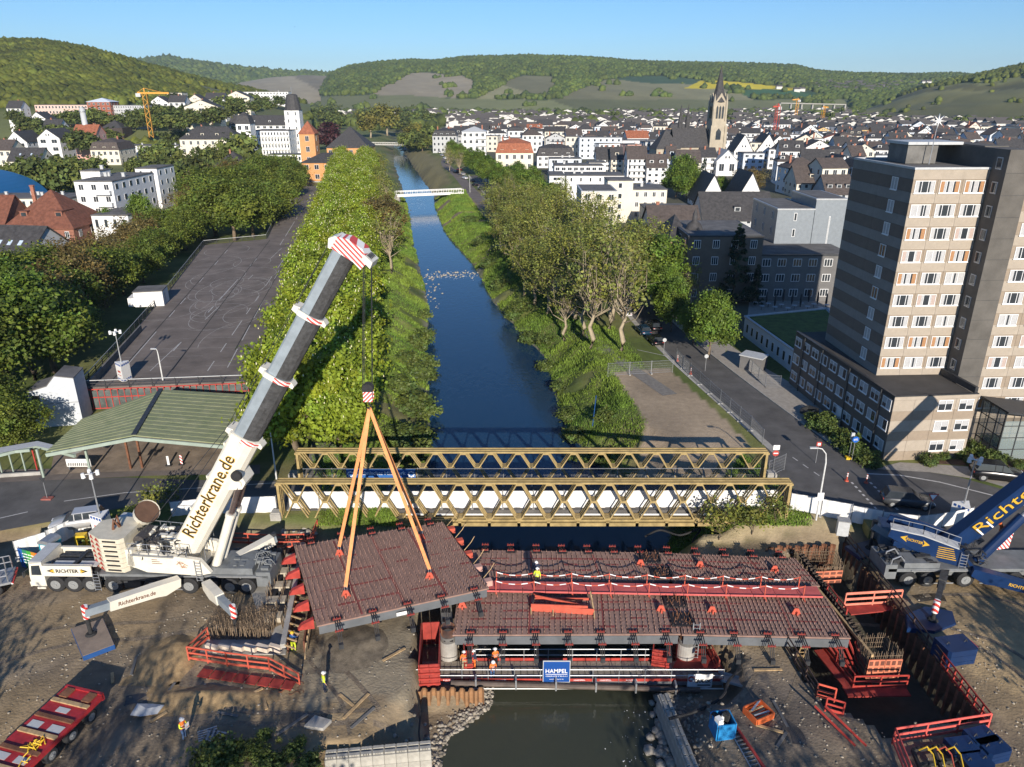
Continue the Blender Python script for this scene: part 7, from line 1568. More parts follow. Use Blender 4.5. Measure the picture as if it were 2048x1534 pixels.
# sheet piles and concrete block walls at the water
sheet_piles('rusty sheet pile row with painted marks, below the left end of the platform',W(836,1378,-2.55),W(968,1378,-2.55),-2.55,2.6,.62,mat=M('bright_rust',(.25,.135,.065),.9,var=.4,scale=1.4,bump=.3))
sheet_piles('dark sheet pile row behind the bridge deck at the right abutment',W(1530,1098,-1.2),W(1672,1092,-1.2),-1.0,3.5)
sheet_piles('long sheet pile wall on the far right side of the right pit',W(1690,1085,ZS),W(1965,1442,ZS),ZS+.1,3.2,.9)
sheet_piles('sheet piles under the left abutment guard rail',W(398,1352,ZS),W(600,1388,ZS),ZS+.1,2.0)
sheet_piles('sheet piles along the river side of the left abutment',W(602,1385,ZS),W(596,1150,ZS),ZS,2.0)
def block_wall(label,a,b,z,n,courses=2,flip=1):
 a,b=Vector(a),Vector(b);d=(b-a);l=d.length;d/=l;rz=math.atan2(d.y,d.x);t=thing('block_wall',label,'wall',(a.x,a.y,z),rz,'stacked concrete block walls');bl=l/n
 mb=MB();mb.bb(-bl/2+.01,bl/2-.01,-.4,.4,0,.78);me=mb.mesh('block',M('block_concrete',(.40,.38,.33),.9,var=.2,scale=1.5,bump=.3));st=MB()
 for x in(-bl*.3,-bl*.1,bl*.1,bl*.3):
  for y in(-.2,.2):st.prism([(x-.1,y-.1),(x+.1,y-.1),(x+.1,y+.1),(x-.1,y+.1)],.79,.92)
 stm=st.mesh('stud',MATS['block_concrete'])
 for c_ in range(courses):
  for i in range(n):o=ob('block',me,t,(bl*(i+.5)+(c_%2)*.0,0,-.8*c_),random.uniform(-.01,.01));
  if c_==0:
   for i in range(n):ob('stud',stm,t,(bl*(i+.5),0,0),kind='stuff')
 return t
block_wall('pale concrete block wall at the bottom left of the river',W(650,1512,-1.5),W(862,1492,-1.5),-2.25,9)
block_wall('long concrete block wall running down the right bank to the bottom edge',W(1325,1395,-2.6),W(1392,1560,-2.6),-3.1,9,2)
# stones: gravel spit, rip-rap, weir
def stones(name,label,P,S,mat=m_stone,stuff=True,flat=.7):
 cols=RNG.uniform(.6,1.5,(len(P),1))*np.array([[1,.97,.92]]);me=blobs(name,np.array(P),np.array(S),mat,cols,flat,.3);return ob(name,me,kind='stuff',label=label)
m_pebble=M('pebble',(.27,.245,.205),.9,var=.3,scale=3,attr='Col',tex='World')
n=5200;x=RNG.uniform(-36,36,n);y=RNG.uniform(33,58,n);z=gz(x,y);ok=(z>ZW)&~inpoly(x,y,PIT);dens=vnoise(x,y,4,81);ok&=dens>RNG.random(n)*.9;x,y,z=x[ok],y[ok],z[ok]
stones('pebbles','pebbles scattered over the site soil',np.stack([x,y,z],-1),RNG.uniform(.03,.11,len(x)),m_pebble)
n=2600;y=RNG.uniform(36,50,n);sd=RNG.random(n)<.6;w=np.abs(RNG.normal(0,1.4,n));x=np.where(sd,xl_(y)-w+.6,xr_(y)+w-.4);z=gz(x,y)
stones('shingle','grey shingle along the water edge',np.stack([x,y,z],-1),RNG.uniform(.05,.2,n),m_pebble)
for i,py_ in enumerate(sorted(random.uniform(1395,1534)for _ in range(46))):
 p=W(random.gauss(1322,13),py_,ZW+.1);t=None
 r=random.uniform(.22,.5);me=blobs('boulder',np.zeros((1,3)),np.array([r]),m_stone,np.ones((1,3)),.8,.22);ob('boulder',me,None,(p.x,p.y,max(ZW,float(gz(p.x,p.y)))+r*.3),label='rip-rap boulder at the foot of the right block wall, '+ordinal(i+1)+' from the far end',cat='boulder',group='rip-rap boulders')
for i in range(70):
 f=(i+random.random()*.6)/70;px,py=lerp(846,958,f),548+random.gauss(0,3)+(12 if f<.2 else 0)*random.random();p=W(px,py,ZW);r=random.uniform(.14,.36)
 if i%3:me=blobs('weir_stone',np.zeros((1,3)),np.array([r]),M('pale_stone',(.36,.33,.27),.9,var=.2),np.ones((1,3)),.6,.25);ob('weir_stone',me,None,(p.x,p.y,ZW+.05),label='pale stone of the weir across the river, '+ordinal(i+1)+' from the left bank',cat='stone',group='stones of the weir')
for i,(py,px)in enumerate(sorted((random.gauss(590,20),random.gauss(864,9))for _ in range(36))):
 p=W(px,py,ZW);r=random.uniform(.12,.32);me=blobs('bank_stone',np.zeros((1,3)),np.array([r]),MATS['pale_stone'],np.ones((1,3)),.6,.25);ob('bank_stone',me,None,(p.x,p.y,max(ZW,float(gz(p.x,p.y)))),label='pale stone at the left waterline below the weir, '+ordinal(i+1)+' downstream',cat='stone',group='waterline stones')
# white water at weirs: broken ripples
m_foam=M('foam',(.75,.75,.72),.6,var=.1)
P=[];S=[]
for _ in range(420):
 f=random.random();k=random.random()
 if k<.4:p=W(lerp(850,950,f),551+random.gauss(0,4),ZW)
 elif k<.7:p=W(lerp(812,850,f),405+random.gauss(0,6),ZW)
 elif k<.8:p=W(lerp(795,830,f),335+random.gauss(0,6),ZW)
 else:p=W(random.gauss(1300-f*60,14),random.uniform(1400,1534),ZW)
 P.append((p.x,p.y,ZW-.005));S.append(random.uniform(.025,.075)*(1 if k>.8 else 2.6))
me=blobs('foam',np.array(P),np.array(S),m_foam,np.ones((len(P),3)),.12,.3);ob('foam',me,kind='stuff',label='white water breaking over the weirs')
def track(name,pts,w,mat,lift=.012):
 P=bez([W(*p,ZS)for p in pts],10);mb=MB();l,r=[],[]
 for i,p in enumerate(P):
  d=(P[min(i+1,len(P)-1)]-P[max(i-1,0)]).normalized();s_=Vector((-d.y,d.x,0))*w/2
  for q,a in((p+s_,l),(p-s_,r)):a.append((q.x,q.y,float(gz(q.x,q.y))+lift))
 n=len(P);mb.add(l+r,[(i,n+i,n+i+1,i+1)for i in range(n-1)]);me=mb.mesh(name,mat)
 if me.polygons[0].normal.z<0:me.flip_normals()
 return ob(name,me,kind='structure')
m_rut=M('rut_soil',(.19,.15,.105),.9,var=.35,scale=2.5,bump=.6,bscale=9,tex='World');m_wet=M('wet_mud',(.06,.05,.04),.12,var=.4,scale=1.5,bump=.1,tex='World',spec=.6)
for pts in([(-20,1290),(120,1255),(300,1245),(430,1225)],[(-20,1330),(130,1290),(310,1275),(400,1262)],[(60,1560),(190,1420),(300,1350),(380,1400)],[(110,1570),(240,1430),(340,1380),(470,1420),(620,1425),(760,1420)],[(150,1580),(280,1470),(420,1445),(600,1450),(790,1440)],[(1640,1180),(1800,1195),(1950,1190),(2080,1220)],[(1860,1280),(1960,1300),(2080,1380)],[(1900,1260),(2000,1290),(2100,1350)],[(1400,1560),(1470,1420),(1520,1330)],[(1450,1560),(1560,1430),(1600,1340)],[(640,1300),(700,1350),(760,1420)],[(610,1310),(680,1400),(700,1470)]):track('tyre_rut',pts,random.uniform(.25,.4),m_rut)
for pts in([(560,1438),(610,1434),(650,1440)],[(250,1400),(280,1395),(305,1402)],[(1560,1440),(1590,1462),(1600,1490)],[(1830,1200),(1860,1196),(1890,1200)]):track('puddle',pts,.9,m_wet,.016)
for i in range(20):
 px,py=[(random.uniform(350,620),random.uniform(1390,1470)),(random.uniform(640,820),random.uniform(1270,1450)),(random.uniform(1450,1650),random.uniform(1320,1500)),(random.uniform(200,420),random.uniform(1330,1440))][i%4];p=W(px,py,ZS);l=random.uniform(1.0,2.6)
 ob('timber_plank',MB().bb(-l/2,l/2,-.1,.1,0,.06).mesh('timber_plank',m_wood if i%3 else m_conc_d),None,(p.x,p.y,float(gz(p.x,p.y))+.02),random.uniform(0,3),label=f'loose plank lying on the site soil, {ordinal(i+1)} of twenty strewn about',cat='plank',group='planks strewn about the site')
# ---------------------------------------------------------------- left abutment
m_rb=M('rebar_brown',(.20,.145,.095),.85,var=.35,scale=3)
LA=thing('abutment','left abutment with concrete blocks, rebar and a steel-lined trench','abutment',W(560,1230,ZS));org=LA.location.copy()
mb=MB();q=[W(*p,-1.0)for p in[(498,1165),(585,1080),(618,1085),(570,1300),(395,1302),(430,1240),(520,1238)]];mb.prism([(p.x,p.y)for p in q],-2.6,-1.35);mb.build('footing',m_conc,LA,world=True)
bs=[W(*p,-.9)for p in((590,1088),(578,1112),(570,1140),(560,1168),(550,1198),(541,1230))]
for p in bs:
 ob('block',MB().bb(-.85,.85,-.42,.42,-.5,0).mesh('block',M('raw_concrete',(.42,.37,.29),.9,var=.25)),LA,p-org,R(4))
 for x in(-.5,.5):ob('recess_shade',MB().bb(-.36,.36,-.4,.4,-.5,.03).mesh('recess_shade',m_brk),LA,p-org+Vector((x,.85,-.05)))  # black boxes paint the shade in the gaps between blocks
mb=MB()
for _ in range(420):
 u=random.random();a=W(lerp(545,600,u),lerp(1262,1085,u),-1.3);x=random.choice((-1.1,-.9,0,.9,1.1))+random.gauss(0,.05);p=a+Vector((x,random.uniform(-.3,.3),0));mb.beam(p,p+Vector((random.gauss(0,.08),random.gauss(0,.08),random.uniform(.6,1.3))),.03,.03,(1,0,0))
for i in range(46):
 p=W(lerp(432,560,i/46),1240,-1.4)
 for r in range(4):q=p+Vector((random.gauss(0,.05),-.75*r+random.gauss(0,.06),0));mb.beam(q,q+Vector((random.gauss(0,.12),random.gauss(0,.1),random.uniform(.9,1.3))),.035,.035,(1,0,0))
 mb.beam(p+Vector((0,-2.4,.12)),p+Vector((0,.9,.12)),.035,.035)
 mb.beam(p+Vector((0,-2.2,1.0)),p+Vector((.1,.4,1.1)),.03,.03)
mb.build('rebar',m_rb,LA,world=True,kind='stuff')
for i in range(6):a,b=W(lerp(413,565,i/6),1293,-.9),W(lerp(413,565,(i+1)/6)-3,1299,-.9);mb=MB();mb.beam(a,b,.3,.5);mb.build('form_board',M('pale_board',(.62,.52,.42),.8,var=.15),LA,world=True)
mb=MB();mb.beam(W(566,1292,-.3),W(602,1108,-.3),.38,.38);mb.build('concrete_curb',m_conc,LA,world=True)
for off,zt,nm in((0,-.5,'trench_wall'),(1.25,-.7,'trench_wall')):
 a,b=W(576,1300,-1.2)+Vector((off,0,0)),W(610,1120,-1.2)+Vector((off,0,0));mb=MB();mb.beam(a,b,.12,1.6);mb.build(nm,M('trench_brown',(.15,.06,.035),.8,var=.3),LA,world=True)
for i in range(11):
 u=i/11;a=W(lerp(570,606,u),lerp(1290,1130,u),-.25);mb=MB();mb.beam(a,a+Vector((.9,-.55,.15)),.09,.12);mb.build('timber',m_wood,LA,world=True)
 a=a+Vector((1.5,.2,0));mb=MB();mb.beam(a,a+Vector((.15,-1.1,-.5)),.09,.09);mb.build('timber',m_wood,LA,world=True)
red_rail('red guard rail along the front of the left abutment',[W(378,1318,-1.2),W(455,1330,-1.2),W(540,1340,-1.3)],1.15)
red_rail('red stair rail at the river corner of the left abutment',[W(540,1340,-1.3),W(600,1372,-1.7)],1.15,post=1.6)
red_rail('short red rail leaning at the left end of the abutment',[W(378,1315,-1.2),W(418,1276,-1.2)],1.0)
red_rail('red guard rail behind the far outrigger of the white crane',[W(456,1085,-1.2),W(540,1090,-1.2),W(610,1088,-1.2)],1.1)
red_rail('red guard rail at the far end of the left abutment',[W(552,1105,-1.2),W(620,1102,-1.2),W(636,1060,-1.0)],1.1)
t=thing('walk_boards','red plank walkway along the left abutment','walkway',W(480,1345,ZS))
for i in range(8):a,b=W(lerp(400,590,i/8),lerp(1345,1372,i/8),-1.3),W(lerp(400,590,(i+1)/8)-3,lerp(1345,1372,(i+1)/8),-1.3);mb=MB();mb.beam(a,b,.8,.06);mb.build('plank',M('formwork_red',(.30,.04,.03),.8),t,world=True)
t=thing('corrugated_culvert','dark corrugated culvert pipe lying behind the white crane','pipe',W(520,1140,-1.0));mb=MB();a,b=W(470,1112,-.7),W(568,1112,-.7);pts=[a.lerp(b,i/30)for i in range(31)];mb.tube(pts,[.75+(.05 if i%2 else 0)for i in range(31)],14);mb.build('pipe',m_dark,t,world=True)
# spoil heap, hose, small litter near the abutment
mb_h=[]
def heap(name,label,px,z,r,h,mat,seed):
 c=W(*px,z);k=26;a=np.linspace(-1,1,k);X,Yy=np.meshgrid(a,a);rr=np.sqrt(X**2+Yy**2);Z=np.clip(1-rr,0,1)**1.2*h*(.7+.6*vnoise(X*3+seed,Yy*3,1,seed))-.08
 me=heightmesh(name,X*r[0],Yy*r[1],Z,None,mat);o=ob(name,me,None,c,label=label,kind='stuff');return o
heap('spoil_heap','sandy spoil heap left of the abutment rail',(345,1310),ZS,(2.6,3.0),.8,M('sandy_soil',(.34,.235,.12),.95,var=.3,scale=2,bump=.5),3)
heap('spoil_heap','brown spoil ridge below the abutment piles',(430,1395),ZS,(5.0,1.6),.5,MATS['sandy_soil'],5)
heap('spoil_heap','gravel heap under the hanging segment',(720,1290),ZS,(3.6,3.2),.5,M('dark_soil',(.17,.14,.10),.95,var=.35,scale=2,bump=.5),7)
def hose(name,label,px,z,r,mat):
 t=thing(name,label,'hose',W(*px[0],z));mb=MB();mb.tube([p+Vector((0,0,r))for p in bez([W(*p,z)for p in px],8)],r,6);mb.build('tube',mat,t,world=True);return t
hose('hose','black hose coiled on the ground left of the abutment rail',[(330,1328),(318,1300),(345,1298),(350,1315),(372,1300),(365,1288),(340,1320),(385,1322)],ZS,.06,m_black)
hose('hose','black hose hanging down the bank left of the platform',[(826,1200),(822,1290),(826,1350),(840,1420),(838,1470),(846,1500)],-2.6,.06,m_black)
hose('hose','thick black hose curving from the platform to the right bank',[(1338,1440),(1400,1422),(1445,1395),(1460,1360),(1500,1330),(1560,1300)],-2.0,.11,m_black)
hose('hose','black hose lying on the mud behind the deck',[(1290,1075),(1320,1062),(1360,1072),(1400,1060),(1385,1088),(1420,1100)],-2.2,.1,m_black)
t=thing('scrap_sheet','pale crumpled plastic sheet lying on the ground','sheet',W(295,1422,ZS));mb=MB();mb.add([(-1,-.4,.03),(-.2,-.6,.12),(.8,-.3,.04),(1,.4,.14),(.1,.6,.05),(-.9,.5,.16),(0,0,.22)],[(0,1,6),(1,2,6),(2,3,6),(3,4,6),(4,5,6),(5,0,6)]);mb.build('sheet',m_lgrey,t)
t=thing('concrete_slab','grey broken slab beside the lower left ramp','slab',W(635,1450,ZS));mb=MB();mb.prism([(-.8,-.3),(.5,-.5),(.9,.2),(-.3,.6)],0,.25);mb.build('slab',m_conc,t)
for i,(px,py)in enumerate([(430,1475),(448,1492),(416,1470)]):t=thing('pallet','grey pallet lying by the scrub, '+ordinal(i+1)+' of three','pallet',W(px,py,ZS),R(-15+20*i),'grey pallets');[ob('slat',MB().bb(-.6,.6,-.05,.05,.1,.13).mesh('slat',m_grey),t,(0,-.4+.2*k,0))for k in range(5)];ob('runner',MB().bb(-.05,.05,-.45,.45,0,.1).mesh('runner',m_grey),t)
# ---------------------------------------------------------------- right abutment and pit
ZB=-4.5
def rebar_box(label,quad,z0,z1,fm=True):
 P=[W(*p,z1)for p in quad];c=sum(P,Vector())/len(P);t=thing('reinforcement_cage',label,'rebar cage',(c.x,c.y,z0),group='rebar cages in the right pit');mb=MB()
 for a,b in zip(P,P[1:]+P[:1]):
  k=int((b-a).length/.16)
  for i in range(k):p=a.lerp(b,i/k);mb.beam(Vector((p.x,p.y,z0)),Vector((p.x+random.gauss(0,.03),p.y,z1+random.uniform(0,.3))),.03,.03,(1,0,0))
  for j in range(5):z=lerp(z0,z1,(j+.5)/5);mb.beam(Vector((a.x,a.y,z)),Vector((b.x,b.y,z)),.03,.03)
 mb.build('rebar',m_rb,t,world=True,kind='stuff')
 if fm:
  a,b=(P[-1],P[-2]);a=Vector((a.x,a.y-.15,z0));b=Vector((b.x,b.y-.15,z0));k=2
  for i in range(k):
   p,q=a.lerp(b,i/k),a.lerp(b,(i+1)/k);hh=(z1-z0)*.8;mb=MB();mb.beam(p+Vector((.02,0,hh/2)),q+Vector((-.02,0,hh/2)),.08,hh);pn=mb.build('formwork_panel',M('form_orange',(.62,.20,.11),.8,var=.2),t,world=True)
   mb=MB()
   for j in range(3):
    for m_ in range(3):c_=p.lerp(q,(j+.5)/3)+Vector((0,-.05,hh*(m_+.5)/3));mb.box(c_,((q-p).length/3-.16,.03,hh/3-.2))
   mb.build('pocket',M('form_shadow',(.16,.06,.04),.9),pn,world=True)  # raised dark plates paint the shade of the panel's hollows
 return t
rebar_box('rebar cage with orange formwork front at the far side of the right pit',[(1590,1100),(1672,1100),(1686,1132),(1608,1136)],-2.6,-.9)
rebar_box('rebar cage with orange formwork front at the near side of the right pit',[(1715,1272),(1770,1270),(1806,1306),(1738,1308)],-3.2,-1.0)
sheet_piles('row of dark steel bars behind the right end of the deck',W(1600,1115,-1.3),W(1722,1285,-1.3),-.7,3.0,.45,mat=M('dark_pile',(.06,.045,.035),.85,var=.4))
t=thing('timber_beam','long timber waling beam along the right abutment','beam',W(1640,1180,-1));mb=MB();mb.beam(W(1620,1160,-1.1),W(1745,1312,-1.1),.2,.25);mb.build('beam',m_wood,t,world=True)
red_rail('salmon red guard rail crossing the right pit',[W(1688,1212,-1.9),W(1800,1205,-1.9)],1.25,M('salmon_red',(.70,.22,.15),.7,var=.2),bw=.22)
t=thing('walk_boards','red boards of the bridge across the right pit','walkway',W(1740,1222,-2.0));mb=MB();mb.beam(W(1695,1222,-2.0),W(1790,1212,-2.0),1.0,.1);mb.build('boards',M('formwork_red',(.30,.04,.03),.8),t,world=True)
red_rail('dark red rail running down the left side of the right pit',[W(1652,1190,-1.4),W(1690,1240,-1.4)],1.1,m_red)
red_rail('red walkway rail below the near deck end, running to the near cage',[W(1640,1290,-3.0),W(1705,1372,-3.0)],1.1,m_red)
red_rail('red walkway rail in front of the near cage',[W(1705,1376,-3.0),W(1812,1374,-3.0)],1.1,m_red)
t=thing('walk_boards','dark red walkway floor below the near cage','walkway',W(1740,1375,-3.0));mb=MB();mb.beam(W(1640,1300,-3.0),W(1705,1380,-3.0),1.0,.12);mb.beam(W(1690,1384,-3.02),W(1815,1382,-3.02),1.0,.12);mb.build('boards',M('formwork_red',(.30,.04,.03),.8),t,world=True)
t=thing('slanted_shoring','slanted red formwork braces under the right deck end','frame',W(1660,1270,-2.5))
for i in range(6):mb=MB();a=W(1640+i*14,1262+i*4,-1.4);mb.beam(a,W(1685+i*12,1335+i*8,-4.2),.1,.14);mb.build('brace',m_red if i%2 else M('formwork_red',(.30,.04,.03),.8),t,world=True)
m_darkrail=M('rail_dark',(.08,.05,.04),.8,var=.3)
red_rail('dark timber rail on the left rim of the right pit',[W(1570,1292,ZS),W(1632,1392,ZS)],1.1,m_darkrail,post=1.6)
red_rail('striped red rail at the stair head of the right pit',[W(1632,1392,ZS),W(1668,1402,ZS-.3)],1.1,M('stripe_red',(.6,.1,.06),.7),post=1.2)
red_rail('second striped red rail at the stair head of the right pit',[W(1650,1420,ZS),W(1685,1430,ZS-.3)],1.1,m_red,post=1.2)
t=thing('stair','red scaffold stair descending the near left rim of the right pit','stair',W(1680,1450,ZS));
for o_ in(-.35,.35):mb=MB();mb.beam(W(1640,1412,ZS+.9)+Vector((o_,0,0)),W(1722,1492,ZS+.1)+Vector((o_,0,0)),.08,.14);mb.build('stringer',m_red,t,world=True)
red_rail('brown rail along the sheet pile wall beside the blue crane',[W(1690,1085,ZS),W(1735,1140,ZS),W(1800,1222,ZS)],1.1,m_darkrail)
red_rail('grey-brown rail beside the blue counterweight',[W(1800,1222,ZS),W(1880,1330,ZS)],1.1,m_darkrail)
red_rail('red lattice rail on the right rim of the right pit',[W(1880,1330,ZS),W(1975,1452,ZS)],1.1,m_red,post=.8)
red_rail('red guard rail frame along the near rim of the right pit',[W(1975,1455,ZS),W(1785,1485,ZS),W(1815,1560,ZS)],1.2,M('rail_coral',(.66,.11,.09),.7,var=.2),bw=.16)
ladder('timber_ladder','wooden ladder leaning in the pit under the right deck end',W(1600,1315,-3.5),W(1622,1265,-1.6),.5,m_wood)
ladder('steel_ladder','dark steel ladder lying on the ground at the bottom right',W(1470,1462,ZS+.1),W(1520,1550,ZS+.1),.6,m_grey,up=(1,.3,0))
t=thing('steel_rail','red steel channel lying along the ladder at the bottom right','beam',W(1500,1470,ZS));mb=MB();mb.beam(W(1462,1440,ZS+.15),W(1535,1545,ZS+.15),.16,.2);mb.build('channel',m_red,t,world=True)
# orange crate, blue power unit
def open_box(name,label,cat,px,z,w,d,h,rz,mat,wall=.08):
 t=thing(name,label,cat,W(*px,z),R(rz));ob('base',MB().bb(-w/2,w/2,-d/2,d/2,0,.06).mesh('base',mat),t)
 for x in(-w/2,w/2):ob('side',MB().bb(x-wall/2,x+wall/2,-d/2,d/2,.06,h).mesh('side',mat),t)
 for y in(-d/2,d/2):ob('side',MB().bb(-w/2+wall,w/2-wall,y-wall/2,y+wall/2,.06,h).mesh('side',mat),t)
 return t
t=open_box('tool_crate','orange open crate of tools and boards standing askew on the ground','crate',(1516,1432),ZS,1.5,1.3,.55,25,M('crate_orange',(.62,.13,.035),.7,var=.2))
for i in range(5):ob('board',MB().bb(-.6,.6,-.06,.06,0,.05).mesh('board',[m_wood,m_lgrey,m_dark][i%3]),t,(random.uniform(-.1,.1),-.4+.2*i,.3+.05*i),R(random.uniform(-25,25)))
t=open_box('power_unit','bright blue open tank with a dark pump inside','tank',(1443,1466),ZS,1.25,1.2,1.3,8,M('tank_blue',(.02,.22,.50),.5,var=.15))
for i in range(8):ob('machine',MB().box((0,0,0),(random.uniform(.2,.6),random.uniform(.2,.5),random.uniform(.3,.8))).mesh('machine',m_black if i%3 else m_whitep),t,(random.uniform(-.5,.5),random.uniform(-.4,.5),random.uniform(1.0,1.5)),random.uniform(0,3))
# counterweights of the blue crane
def counterweight(label,px,z,w,d,h,rz,warn=False):
 t=thing('counterweight',label,'counterweight',W(*px,z),R(rz),'blue crane counterweights');k=3
 for i in range(k):mb=MB();mb.prism([(-w/2+.15,-d/2),(w/2-.15,-d/2),(w/2,-d/2+.2),(w/2,d/2),(-w/2,d/2),(-w/2,-d/2+.2)],h*i/k,h*(i+1)/k-.02);ob('slab',mb.mesh('slab',m_cblue),t)
 mb=MB();[mb.tube([(x-.12,0,h),(x,0,h+.2),(x+.12,0,h)],.04,5)for x in(-w*.3,w*.3)];mb.build('lug',m_dark,t,kind='stuff')
 if warn:ob('warning_panel',MB().bb(w/2-.02,w/2+.02,-d/2+.2,-d/2+.9,.1,h).mesh('warning_panel',m_warn),t)
 return t
counterweight('blue counterweight slab stack with warning stripes beside the pit rail',(1905,1318),ZS,2.4,1.7,1.5,10,True)
for i,(px,rz)in enumerate([((1920,1510),8),((1958,1490),14),((1948,1540),8),((1982,1510),14)]):counterweight(['left blue counterweight of the group at the bottom right corner','rear blue counterweight of the group at the bottom right corner','front blue counterweight of the group at the bottom right corner','right blue counterweight of the group at the bottom right corner'][i],px,ZS,1.7,1.3,.9,rz)
t=thing('lifting_rig','dark lifting frame with yellow chain slings inside the red guard rail','frame',W(1862,1520,ZS))
for a,b in(((1825,1500),(1905,1490)),((1825,1500),(1850,1560)),((1905,1490),(1930,1550)),((1840,1530),(1915,1520)),((1865,1495),(1890,1555))):mb=MB();mb.beam(W(*a,ZS+.4),W(*b,ZS+.4),.18,.25);mb.build('beam',m_black,t,world=True)
for i in range(4):mb=MB();p=W(1838+i*18,1500,ZS+.6);mb.tube([p,p+Vector((.3,-.2,.5)),p+Vector((.5,-.6,.3)),p+Vector((.2,-1.6,.1))],.05,5);mb.build('chain_sling',m_yellow if i!=2 else m_redo,t,world=True)
# red heavy-load trailer at the bottom left
TRL=thing('modular_trailer','red flat heavy-load trailer with timbers and chains at the bottom left','trailer',W(92,1490,ZS),R(75));m_trr=M('trailer_red',(.36,.025,.03),.55,var=.25,scale=1.5)
ob('bed',MB().bb(-3.6,3.4,-1.55,1.55,.95,1.25).mesh('bed',m_trr),TRL);ob('spine',MB().bb(-3.5,3.3,-.5,.5,.6,.95).mesh('spine',m_trr),TRL)
for x in(-2.5,-.9,.7,2.3):
 for y in(-1.35,1.35):wheel(TRL,x,y,r=.5,w=.4,side=-1 if y<0 else 1)
for i,x in enumerate((-2.9,-1.6,-.3,1.0,2.3)):ob('timber',MB().bb(-.14,.14,-1.45,1.45,1.251,1.36).mesh('timber',m_rust if i%2 else m_wood),TRL,(x,0,0));
for(x,y,w,h)in((-2.2,-.75,.5,.9),(-2.2,.75,.5,.9),(.3,-.8,.55,1.0),(.3,.8,.55,.9),(1.7,0,.4,.9)):ob('white_pad',MB().bb(-w/2,w/2,-h/2,h/2,1.252,1.275).mesh('white_pad',m_lgrey),TRL,(x,y,0))
mb=MB()
for _ in range(14):x,y=random.gauss(-1.4,.5),random.gauss(-.9,.3);mb.tube([(x,y,1.3),(x+random.gauss(0,.3),y+random.gauss(0,.3),1.42),(x+random.gauss(0,.5),y+random.gauss(0,.3),1.3)],.04,4)
mb.build('chain',m_yellow,TRL,kind='stuff')
ob('tail_beam',MB().bb(3.4,3.6,-1.5,1.5,.8,1.35).mesh('tail_beam',m_trr),TRL)
for y in(-.9,.9):ob('ramp',MB().bb(2.6,3.35,-.3,.3,1.26,1.4).mesh('ramp',m_rust),TRL,(0,y,0))
# flatbed lorry at the left edge
FL_=thing('flatbed_lorry','white flatbed lorry with a load rack at the left edge','lorry',W(-62,1190,ZS),R(24))
for x in(-2.4,1.2,2.2):
 for y in(-1.05,1.05):wheel(FL_,x,y,r=.5,w=.4,side=-1 if y<0 else 1)
ob('bed',MB().bb(-3.6,3.4,-1.2,1.2,.9,1.1).mesh('bed',m_grey),FL_);ob('cargo_box',MB().bb(-1.2,1.8,-1.1,1.1,1.1,2.6).mesh('cargo_box',m_whitep),FL_);ob('stripe',MB().bb(-1.1,1.7,-1.12,-1.1,1.5,1.9).mesh('stripe',m_blue),FL_)
mb=MB();rails(mb,[(2.2,-1.1,1.1),(3.2,-1.1,1.1)],1.2,.05,post=.5);rails(mb,[(2.2,1.1,1.1),(3.2,1.1,1.1)],1.2,.05,post=.5);mb.build('rack',m_grey,FL_);ob('warning_bar',MB().bb(3.4,3.55,-1.2,1.2,.85,1.0).mesh('warning_bar',m_warn),FL_)
# rainbow banner, portable toilet, yellow box
c=W(66,1122,ZS+1.0);bn=thing('rainbow_banner','rainbow-coloured banner with white lettering hung on a site fence by the toilet','banner',c,R(-20));w,h=3.2,1.9
for i,col in enumerate([(.02,.10,.35),(.03,.22,.12),(.06,.35,.05),(.55,.22,.02),(.65,.10,.02),(.42,.01,.03)]):ob('stripe',MB().bb(-w/2+w*i/6,-w/2+w*(i+1)/6,-.02,.02,-h/2,h/2).mesh('stripe',M('banner_%d'%i,col,.6,var=.05)),bn)
for r,tx in enumerate(('wir bauen','die Brücke','für Ahrweiler')):text('lettering','IIIIII IIII',m_wht,bn,1,wm(bn)@facing(0,-.03,.4-r*.35),.006,fit=(1.9,.16))if False else None
mb=MB()
for r in range(4):
 x=-1.1
 while x<1.0:l=random.uniform(.15,.4);mb.bb(x,x+l,-.032,-.02,.5-r*.3,.6-r*.3);x+=l+.08
mb.build('white_lettering',m_wht,bn,kind='stuff');mb=MB();[mb.tube([(x,.05,-1.2),(x,.05,1.05)],.03,5)for x in(-1.65,1.65)];mb.build('post',m_grey,bn,kind='stuff')
t=thing('portable_toilet','grey, white and turquoise portable toilet with rounded roof','toilet',W(110,1124,ZS+.5),R(-12));ob('cabin',MB().bb(-.6,.6,-.6,.6,.1,2.2).mesh('cabin',M('turquoise',(.02,.28,.36),.5)),t);ob('door',MB().bb(-.4,.35,-.64,-.6,.15,2.1).mesh('door',m_whitep),t);ob('side_strip',MB().bb(.35,.58,-.63,-.6,.15,2.1).mesh('side_strip',M('turquoise',(.02,.28,.36),.5)),t)
mb=MB();mb.extr([(-.65,2.2),(-.6,2.4),(-.35,2.55),(.35,2.55),(.6,2.4),(.65,2.2)],(0,-.65,0),(1,0,0),(0,0,1),(0,1,0),1.3);mb.build('roof',m_grey,t);ob('sign',MB().bb(-.2,.1,-.655,-.64,1.3,1.6).mesh('sign',m_dark),t)
t=thing('container_box','yellow box on posts beside the tarpaulin fence','box',W(168,1100,ZS+.2),R(8));ob('box',MB().bb(-.45,.45,-.3,.3,.3,1.6).mesh('box',m_yellow),t);ob('lid',MB().bb(-.48,.48,-.33,.33,1.6,1.68).mesh('lid',m_yellow),t);ob('plate',MB().bb(-.15,.15,-.33,-.3,.9,1.2).mesh('plate',m_dark),t);[ob('leg',MB().bb(-.04,.04,-.04,.04,0,.3).mesh('leg',m_dark),t,(x,0,0))for x in(-.35,.35)]
